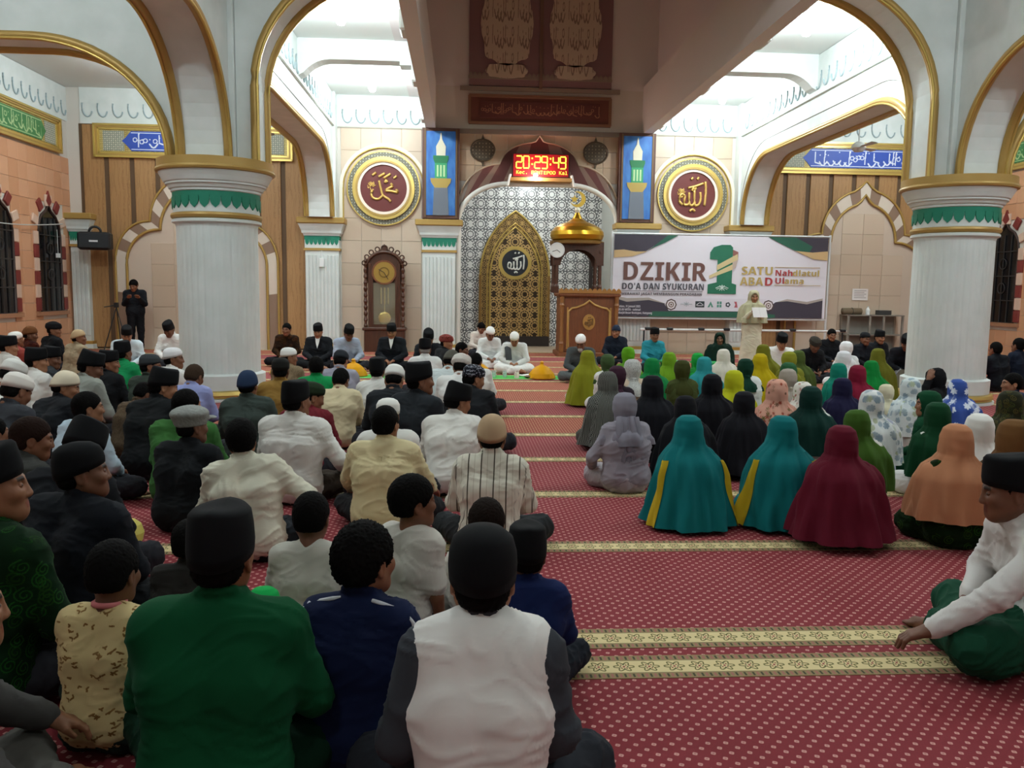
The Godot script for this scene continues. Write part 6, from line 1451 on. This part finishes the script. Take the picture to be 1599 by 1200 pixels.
var PEOPLE := [
	["older man in white cap by the left wall, behind a black peci", "m0", -6.85, -13.29, 25, 0.850, {"hat": "kopiah", "hcol": "eceae4", "top": "8d3f38"}],
	["man in black peci and white shirt at the far left edge, face in profile", "m2", -6.04, -11.52, 20, 0.880, {"hat": "peci", "top": "dcd9d2"}],
	["man in brown cap and maroon batik under the left window", "m2", -7.15, -14.32, 30, 0.880, {"hat": "dome", "hcol": "6a4226", "top": "6d2f28", "pat": "batik"}],
	["man in black headcloth and black jacket under the left windows", "m2", -7.17, -15.19, 35, 0.920, {"hat": "turban", "hcol": "17171a", "top": "17181b"}],
	["man in beige knitted cap and beige shirt beside the corner pilaster", "m2", -6.24, -14.04, 30, 0.850, {"hat": "dome", "hcol": "b79f7c", "top": "9a8a70"}],
	["man in white robe and black peci, left crowd, right of white caps", "m2", -4.64, -9.41, 20, 0.881, {"hat": "peci", "top": "e0ded8"}],
	["man in dark grey jacket and black peci, face turned right", "m2", -4.82, -10.12, 50, 0.844, {"hat": "peci", "top": "3a3d40"}],
	["man in white cap and white shirt at the left edge, bowed", "m1", -4.18, -8.01, 15, 0.884, {"hat": "kopiah", "hcol": "e4e2dc", "top": "dad8d2"}],
	["man in white rolled cap and charcoal shirt at the left edge", "m1", -3.46, -6.67, 20, 0.898, {"hat": "kopiah", "hcol": "eae4dc", "top": "33353a"}],
	["man in cream dome cap and black jacket bending right", "m6", -3.42, -7.40, 30, 0.842, {"hat": "dome", "hcol": "e3d6bd", "top": "1e2024"}],
	["man in grey sweater and black peci, face turned right", "m6", -3.69, -8.53, 30, 0.915, {"hat": "peci", "top": "8d9088"}],
	["man in black suit with grey collar and black peci, left crowd", "m2", -3.94, -9.59, 25, 0.846, {"hat": "peci", "top": "1b1c1f"}],
	["man in bright green jacket and black peci near standing man", "m0", -4.23, -10.72, 15, 0.880, {"hat": "peci", "top": "1c8a52"}],
	["man in pale blue shirt bowed beside the standing man in black", "f0", -5.79, -14.85, 160, 0.860, {"hat": "peci", "top": "c6d2d8"}],
	["man in white short shirt facing the camera left of the column", "f0", -5.52, -16.18, 185, 0.900, {"hat": "peci", "top": "efefec"}],
	["man in dark banded cap and dark green shirt, left of column", "m2", -3.33, -9.16, 20, 0.856, {"hat": "kopiah", "hcol": "3a3d40", "top": "39423a"}],
	["man in white embroidered cap and white shirt beside the column", "m2", -3.38, -10.04, 30, 0.863, {"hat": "kopiah", "hcol": "f0eef0", "top": "eceae6"}],
	["man in black peci and black shirt before the left column", "m6", -2.48, -7.09, 20, 0.891, {"hat": "peci", "top": "151719"}],
	["hunched man in brown woollen sweater, head lowered", "m1", -2.92, -7.83, 35, 0.696, {"hat": "hair", "top": "5b4a38", "pat": "tweed"}],
	["broad man in pale blue tee shirt, bare black hair", "m3", -2.71, -6.20, 35, 0.815, {"hat": "hair", "top": "b9cbd8"}],
	["man in grey shirt, brown hair, resting chin on hand", "m6", -2.43, -4.83, 35, 0.840, {"hat": "hair", "hair": "241712", "top": "3b3b38"}],
	["man in black peci directly behind the pale blue tee shirt", "m1", -2.01, -4.51, 10, 0.857, {"hat": "peci", "top": "17181c"}],
	["large man in black jacket and black peci, face turned right", "big", -1.72, -3.85, 25, 0.874, {"hat": "peci_round", "top": "14161c", "low": "101114"}],
	["man in green batik shirt and black peci at left edge", "big", -1.76, -3.19, 30, 0.981, {"hat": "peci", "top": "1f5a2a", "pat": "batik", "ps": 4}],
	["man in pale striped shirt cut by the left edge", "m0", -2.90, -5.29, 20, 0.774, {"hat": "hair", "top": "e6e2d6"}],
	["person in grey clothes at the bottom left corner, knee showing", "m4", -1.33, -2.22, 60, 0.859, {"hat": "hair", "top": "4a4846", "low": "57544f"}],
	["boy in cream printed shirt with pink collar, near left", "boy", -1.19, -2.86, 10, 0.720, {"hat": "hair", "top": "d6c08c", "pat": "print", "ps": 4, "low": "2a3a34"}],
	["large man in green shirt and black peci, nearest left", "green", -0.71, -2.48, 3, 0.930, {"hat": "peci", "top": "0c4a2a", "low": "0f3222"}],
	["boy in dark grey shirt half hidden behind the green shirt man", "k0", -1.13, -3.48, 5, 0.620, {"hat": "hair", "top": "2c2a28"}],
	["child in bright green head covering beside the green shirt man", "w0", -0.70, -2.94, 0, 0.520, {"veil": "cape", "vcol": "12a04a", "top": "12a04a"}],
	["boy in light grey tee shirt, back to camera", "boy", -0.64, -3.58, 4, 0.710, {"hat": "hair", "top": "c2bfb4", "low": "22242c"}],
	["boy in navy tracksuit top with white shoulder stripes", "track", -0.31, -2.72, 14, 0.830, {"hat": "hair_spiky", "top": "141d3c", "low": "1b2733"}],
	["boy in white tee kneeling upright, face turned right", "kneel", -0.18, -3.29, 35, 0.860, {"hat": "hair_thick", "top": "cfcac0", "low": "20242e"}],
	["man in white vest over grey sleeves and black peci, nearest centre", "white", 0.07, -2.28, 2, 0.930, {"hat": "peci_round", "top": "3d4046", "vest": "ebe8e3", "low": "2b2d33"}],
	["boy in navy jacket and tall black peci, right of white vest", "k0", 0.27, -3.15, 0, 0.680, {"hat": "peci", "top": "18244e", "low": "20242c"}],
	["boy with brown-black hair before the white vest man", "k0", 0.12, -3.44, 4, 0.720, {"hat": "hair", "hair": "1d1410", "top": "d8d4cc"}],
	["man in tan knitted cap and white pinstripe shirt", "stripe", 0.20, -4.94, 6, 0.850, {"hat": "dome", "hcol": "b59a7a", "top": "d9d4c4", "pat": "stripe", "ps": 3.2, "low": "2c2e30"}],
	["man in cream jacket with centre seam, bare dark hair", "jacket", -0.48, -5.44, 5, 0.830, {"hat": "hair", "top": "d6c79c", "low": "2a2a2c"}],
	["man in white cap just beyond the cream jacket man", "m0", -0.51, -5.96, 0, 0.812, {"hat": "kopiah", "hcol": "e8e6e0", "top": "e4e2dc"}],
	["slim man in white collared shirt and tall black peci", "m0", -0.89, -9.05, 5, 0.838, {"hat": "peci", "top": "e2e0da"}],
	["man in black hooded jacket and peci, face turned right", "m2", -0.34, -7.27, 25, 0.946, {"hat": "peci", "top": "26292d"}],
	["man in small white cap and black shirt beyond slim man", "m1", -0.62, -7.94, 0, 0.866, {"hat": "kopiah", "hcol": "eceae4", "top": "26282c"}],
	["grey-haired man in white shirt and black peci", "m0", -0.49, -11.89, 5, 0.880, {"hat": "peci", "hair": "8a8680", "top": "e6e6e2"}],
	["man in grey knitted beanie and pale blue shirt", "m1", -0.10, -10.02, 10, 0.865, {"hat": "dome", "hcol": "57554c", "top": "d3dcdc"}],
	["man in white ribbed turban cap and white shirt", "m1", 0.02, -9.30, 8, 0.868, {"hat": "turban", "hcol": "d6d0c8", "top": "e8e6e2"}],
	["man in black and white patterned cap and black shirt", "m6", 0.14, -8.01, 20, 0.872, {"hat": "kopiah", "hcol": "d0d2da", "hpat": "band", "top": "1d1e21"}],
	["bare-headed man in white beyond the patterned cap", "m1", 0.21, -10.69, 15, 0.777, {"hat": "hair", "top": "e2e0dc"}],
	["man in white shirt and black peci before the tan cap", "m6", -0.01, -6.51, 10, 0.850, {"hat": "peci", "top": "e0ddd6"}],
	["man in beige shirt, head bowed low, centre left", "m1", -1.19, -8.39, 5, 0.787, {"hat": "hair", "top": "d3c4a0"}],
	["man in lavender grey shirt and dark cap, bowed", "m1", -1.45, -10.22, 0, 0.830, {"hat": "kopiah", "hcol": "2c3036", "top": "9a97a4"}],
	["man in green jacket with white print on its back", "m0", -1.60, -9.38, 0, 0.826, {"hat": "hair", "top": "178a4a", "low": "1c1c1c"}],
	["man in maroon shirt and dark green cap", "m6", -1.24, -7.05, 15, 0.801, {"hat": "kopiah", "hcol": "23301f", "top": "6a2028"}],
	["man in white long shirt and black peci, mid left", "shirt", -1.20, -6.17, 8, 0.900, {"hat": "peci", "top": "dfdcd6", "low": "3a3028"}],
	["man in navy cap and dark green-grey shirt", "m0", -1.88, -7.48, 4, 0.852, {"hat": "dome", "hcol": "26354f", "top": "3c4540"}],
	["man in mustard brown shirt and black cap", "m0", -1.85, -8.70, 0, 0.866, {"hat": "kopiah", "hcol": "1f1e1c", "top": "8a6a34"}],
	["man in white knitted cap and tan patterned shirt", "m2", -2.19, -10.82, 15, 0.820, {"hat": "kopiah", "hcol": "efeeea", "top": "8d7a60", "pat": "tweed"}],
	["man in lavender blue shirt with cropped hair, head bowed", "m1", -2.68, -8.54, 12, 0.800, {"hat": "hair", "hair": "3b2c22", "top": "8d93c0"}],
	["man in olive green shirt, bare dark hair", "m3", -1.99, -6.16, 10, 0.844, {"hat": "hair", "top": "3a6a34"}],
	["man in puffed grey cap and black shirt", "m3", -1.74, -5.48, 20, 0.805, {"hat": "flatcap", "hcol": "8a8c88", "top": "191b1e"}],
	["man in cream shirt leaning on his right arm", "prop", -1.28, -4.92, -8, 0.830, {"hat": "hair_thick", "top": "d8d4c0", "low": "1e2126"}],
	["bare-headed man in brown batik jacket facing the camera", "f1", -3.46, -16.89, 178, 0.870, {"hat": "hair", "top": "5a3a24", "pat": "batik", "low": "1c1c20"}],
	["man in black suit and white shirt right of the brown batik", "suit", -2.73, -16.24, 182, 0.880, {"hat": "peci", "top": "1e2024", "low": "17181b"}],
	["man in grey-blue shirt and peci beside the tall clock", "f0", -2.09, -15.84, 150, 0.880, {"hat": "peci", "top": "a3adc0", "low": "26262c"}],
	["man in dark suit seated before the tall clock", "suit", -1.31, -16.14, 184, 0.900, {"hat": "peci", "top": "1b1d22", "low": "17181b"}],
	["man in dark shirt and peci right of tall clock", "f0", -0.54, -14.49, 182, 0.879, {"hat": "peci", "top": "22262a", "low": "1a1a1e"}],
	["man in red patterned turban and dark shirt", "m2", -0.21, -13.82, 60, 0.841, {"hat": "turban", "hcol": "7d3a34", "hpat": "floral", "top": "1f2022"}],
	["man in black leaning beside the red turban", "m2", 0.04, -12.82, 60, 0.780, {"hat": "hair", "top": "202124"}],
	["man with dark hair behind the white-robed imam", "f0", 0.51, -19.57, 160, 0.820, {"hat": "hair", "top": "d8cfc4"}],
	["imam in white robe and white cap reading, left of the pair", "f0", 0.62, -16.84, 176, 0.840, {"hat": "kopiah", "hcol": "f0eeea", "top": "e3e6e4", "low": "e8e8e6"}],
	["imam in white robe with grey shawl on one shoulder, bowed", "f2", 1.04, -15.69, 186, 0.800, {"hat": "kopiah", "hcol": "ece8e2", "top": "e0e0de", "low": "eceae6"}],
	["bearded man in grey robe and white cap before the pulpit", "f0", 2.10, -14.28, 190, 0.840, {"hat": "kopiah", "hcol": "eeeae6", "hair": "9a9894", "top": "4a4f50", "low": "5b6060"}],
	["man in navy cap and navy jacket beside the pulpit", "f1", 3.33, -17.52, 200, 0.880, {"hat": "dome", "hcol": "2b3446", "top": "1c222e", "low": "1a1c22"}],
	["man in teal shirt and black peci before the banner", "f1", 3.85, -16.19, 170, 0.880, {"hat": "peci", "top": "2f8a9a", "low": "23262c"}],
	["man in white shirt and black peci right of the singer", "f0", 5.64, -14.21, 186, 0.892, {"hat": "peci", "top": "eeeeea", "low": "d8d8d4"}],
	["man in patterned headscarf and black clothes, right front row", "f0", 6.35, -14.47, 170, 0.828, {"hat": "turban", "hcol": "3a352f", "hpat": "tweed", "top": "191a1d"}],
	["bare-headed young man in black by the metal rack", "f1", 7.84, -17.05, 175, 0.870, {"hat": "hair", "top": "17181c"}],
	["man in black cap and black shirt before the rack", "f1", 7.95, -15.82, 160, 0.867, {"hat": "kopiah", "hcol": "1c1d20", "top": "1a1c22"}],
	["man in black peci and black shirt right of the rack", "f1", 8.51, -16.33, 165, 0.873, {"hat": "peci", "top": "191b20"}],
	["man in black holding drum beside the right column", "f0", 8.16, -14.68, 200, 0.870, {"hat": "peci", "top": "14151a"}],
	["man in black just right of the right column", "m0", 9.00, -13.40, -10, 0.840, {"hat": "hair", "top": "14171d"}],
	["man in navy at the right edge under the window", "m0", 9.65, -13.76, -20, 0.892, {"hat": "hair", "top": "141b2a"}],
	["man with black hair and large ear at right edge", "m5", 5.91, -8.48, -40, 0.786, {"hat": "hair", "top": "1b2440"}],
	["man in white shirt and green sarong at right edge, profile left", "right", 2.41, -3.41, -78, 0.900, {"hat": "peci", "top": "dad6d2", "low": "12402c"}],
	["woman in long olive veil nearest the centre aisle, far", "w0", 1.77, -11.40, -15, 0.781, {"veil": "long", "vcol": "7f7f1e", "top": "c8a818", "low": "d8d4cc"}],
	["woman in dark olive hijab and white blouse", "w0", 1.94, -10.75, 0, 0.780, {"veil": "wrap", "vcol": "3f5230", "top": "e2e0da"}],
	["woman in lime hijab before the teal shirt man", "w0", 2.44, -11.86, 10, 0.800, {"veil": "wrap", "vcol": "5c9a1c", "top": "5a8a2a"}],
	["woman in plum hijab between patterned hijabs", "w0", 1.71, -8.86, 0, 0.800, {"veil": "wrap", "vcol": "3c2230", "top": "2c2028"}],
	["woman in black and white speckled hijab and beige dress", "w0", 2.00, -9.46, 0, 0.822, {"veil": "wrap", "vcol": "c9c9c4", "vpat": "tweed", "top": "c8b39c", "low": "8aa6b0"}],
	["woman in emerald hijab, face turned left", "w1", 2.42, -10.29, 0, 0.771, {"veil": "cape", "vcol": "157a3e", "top": "1c7a40"}],
	["woman in bright lime hijab behind the emerald one", "w0", 2.88, -11.22, 0, 0.778, {"veil": "cape", "vcol": "6f9a22", "top": "6a9a2a"}],
	["woman in vivid green hijab behind the turquoise one", "w0", 3.40, -11.63, 0, 0.742, {"veil": "wrap", "vcol": "1fa040", "top": "2a8a3c"}],
	["woman in turquoise hooded hijab", "w0", 3.19, -10.62, -5, 0.768, {"veil": "cape", "vcol": "2f8f94", "top": "3a9496"}],
	["woman in dark olive brown hijab and olive dress", "w0", 2.64, -9.66, 0, 0.802, {"veil": "wrap", "vcol": "3b3f1c", "top": "434a26"}],
	["woman in grey zigzag striped veil and dress", "w0", 1.49, -8.23, -12, 0.797, {"veil": "robe", "vcol": "8b8b85", "vpat": "zigzag", "vs": 4, "top": "6b6b66", "pat": "zigzag", "low": "55554f"}],
	["woman in grey hijab with hanging tail and grey dress", "wgrey", 1.32, -6.50, -4, 0.798, {"veil": "wrap", "vcol": "85818c", "top": "958f98", "low": "a8a0a4"}],
	["woman in black veil behind the grey hijab", "w0", 1.81, -7.65, 0, 0.821, {"veil": "cape", "vcol": "15151a", "top": "17171b"}],
	["woman in black veil before the yellow-green hijab", "w0", 2.47, -7.93, 0, 0.810, {"veil": "cape", "vcol": "141318", "top": "141418"}],
	["woman in black veil directly before the left teal veil", "w0", 1.88, -6.74, 0, 0.745, {"veil": "robe", "vcol": "131317", "top": "141418"}],
	["woman in black veil sewn with pearls", "w0", 2.46, -6.97, 6, 0.758, {"veil": "robe", "vcol": "17161b", "vpat": "pearl", "vs": 2.5, "top": "151519"}],
	["woman in long teal veil with yellow borders, left of two", "w0", 1.56, -5.50, -4, 0.770, {"veil": "long", "vcol": "0f6a6c", "trim": "b9a024", "top": "0f6a6c", "seed": 2}],
	["woman in long teal veil with yellow borders, right of two", "w1", 2.21, -5.49, 6, 0.770, {"veil": "long", "vcol": "0f6a6c", "trim": "b9a024", "top": "0f6a6c", "seed": 5}],
	["woman in cream-white veil left of the singer", "w0", 3.91, -12.06, 0, 0.771, {"veil": "cape", "vcol": "e0d8cc", "top": "e6e4de"}],
	["woman in yellow-green hijab", "w0", 2.87, -8.47, 0, 0.798, {"veil": "cape", "vcol": "b5b820", "top": "a8aa2a"}],
	["woman in dark green hijab and white blouse", "w0", 3.54, -10.05, 0, 0.793, {"veil": "wrap", "vcol": "14382a", "top": "e4e4e0"}],
	["woman in long mustard yellow veil before the singer", "w0", 3.98, -10.73, 8, 0.808, {"veil": "long", "vcol": "b8a012", "top": "b8a012"}],
	["woman in long olive veil before the singer", "w0", 4.60, -12.30, 10, 0.829, {"veil": "long", "vcol": "6c6a1a", "top": "6c6a1a"}],
	["woman in olive hijab with yellow edge before white-shirt man", "w0", 4.89, -11.68, 5, 0.790, {"veil": "cape", "vcol": "4c5a2a", "top": "5a6a2c"}],
	["woman in yellow olive hijab behind another olive hijab", "w0", 4.52, -11.11, 0, 0.810, {"veil": "wrap", "vcol": "8a8a2a", "top": "7a7a2a"}],
	["woman in bottle green hijab behind the grey-beige one", "w0", 3.85, -9.46, 0, 0.800, {"veil": "cape", "vcol": "2c5a38", "top": "2a5a34"}],
	["woman in grey beige hijab and patterned blouse", "w0", 3.60, -8.85, 0, 0.781, {"veil": "wrap", "vcol": "a0958a", "top": "b4a898", "pat": "floral"}],
	["woman in pink floral hijab", "w0", 2.94, -7.47, 0, 0.813, {"veil": "cape", "vcol": "d8a08c", "vpat": "floral", "vs": 3.5, "top": "c89a88"}],
	["woman in white floral hijab behind the dark green one", "w0", 3.39, -7.95, 5, 0.738, {"veil": "cape", "vcol": "e2ddd4", "vpat": "floral", "vs": 4, "top": "e0dcd6"}],
	["woman in very dark green hijab and white dress", "w0", 3.11, -7.11, 6, 0.790, {"veil": "cape", "vcol": "10302a", "top": "e4e2de", "low": "e0dedA"}],
	["woman in white hijab farthest back by the rack", "w1", 6.47, -13.52, 0, 0.820, {"veil": "wrap", "vcol": "eeeef0", "top": "e4e4e4"}],
	["woman in white hijab just before another white hijab", "w1", 5.55, -11.66, -8, 0.788, {"veil": "wrap", "vcol": "eaeaee", "top": "e8e8e8"}],
	["woman in jade green veil left of the maroon hijab", "w0", 4.72, -10.03, -10, 0.749, {"veil": "cape", "vcol": "147a66", "top": "147a66"}],
	["woman in maroon hijab among green veils, mid right", "w0", 4.63, -9.35, 0, 0.786, {"veil": "cape", "vcol": "7a1830", "top": "7a1830"}],
	["woman in long green veil right of the maroon hijab", "w0", 5.30, -10.34, 8, 0.759, {"veil": "long", "vcol": "117a34", "top": "117a34"}],
	["woman in long olive veil left of the right column", "w0", 6.18, -11.88, 12, 0.815, {"veil": "long", "vcol": "64641e", "top": "64641e"}],
	["woman in navy hijab before the maroon one", "w0", 3.95, -8.29, -5, 0.744, {"veil": "cape", "vcol": "1c1a36", "top": "1c1a36"}],
	["woman in pale grey-blue floral hijab", "w0", 3.46, -6.71, 8, 0.807, {"veil": "cape", "vcol": "dcdedc", "vpat": "bluefloral", "vs": 3, "top": "b4b8c8"}],
	["woman in moss green hijab over white dress", "w0", 2.92, -5.86, 10, 0.760, {"veil": "cape", "vcol": "3c5a1e", "top": "e2deda", "low": "e2deda"}],
	["woman in wine red veil, nearest right of the aisle", "wide", 2.44, -5.09, -6, 0.770, {"veil": "robe", "vcol": "5e1526", "top": "5e1526", "low": "17171c", "seed": 3}],
	["woman in pale blue floral hijab and white robe by column", "w0", 4.59, -8.13, 0, 0.766, {"veil": "cape", "vcol": "d5dede", "vpat": "bluefloral", "vs": 3, "top": "dfe6e2", "low": "e4e6e2"}],
	["girl in black hijab raising her left arm", "armup", 5.37, -9.00, -25, 0.787, {"veil": "wrap", "vcol": "141316", "top": "141316", "low": "e6e4e0"}],
	["woman in green hijab, face in profile to the left", "w2", 4.09, -6.95, -30, 0.776, {"veil": "wrap", "vcol": "12442a", "top": "12442a"}],
	["woman in deep green hijab and white blouse", "w0", 3.74, -6.21, 0, 0.774, {"veil": "cape", "vcol": "103c22", "top": "e6e4e0", "low": "e6e4e0"}],
	["woman in navy and white batik hijab", "w0", 5.22, -8.34, 4, 0.735, {"veil": "cape", "vcol": "ffffff", "vpat": "batikblue", "vs": 3, "top": "38529a"}],
	["woman in plain white veil behind the peach hijab", "w0", 3.66, -5.56, 10, 0.780, {"veil": "cape", "vcol": "e6e4de", "top": "e8e6e0", "low": "e4e2de"}],
	["woman in peach veil and green batik dress", "wide", 3.17, -5.04, 8, 0.790, {"veil": "cape", "vcol": "b87e5c", "top": "2f5a1e", "pat": "batik", "low": "2f5a1e", "lpat": "batik", "seed": 4}],
	["woman in brown hijab at the right edge", "w0", 3.48, -4.93, 5, 0.838, {"veil": "cape", "vcol": "6d4c2a", "top": "5a4024"}],
	["woman in dark olive patterned hijab at the right edge", "w0", 4.74, -6.81, 0, 0.796, {"veil": "cape", "vcol": "6a6a4a", "vpat": "batik", "vs": 4, "top": "4a4a34"}],
	["woman in hot pink veil right of the right column", "w0", 8.42, -13.25, -12, 0.800, {"veil": "long", "vcol": "d83a86", "top": "d83a86"}],
	["woman in cream hijab half hidden beside pale blue floral", "w0", 4.66, -8.73, 0, 0.632, {"veil": "wrap", "vcol": "d9d2b4", "top": "e0e0da"}],
	["woman in black-green hijab facing the camera left of singer", "f1", 5.02, -15.74, 186, 0.840, {"veil": "cape", "vcol": "12281f", "top": "12281f"}],
]
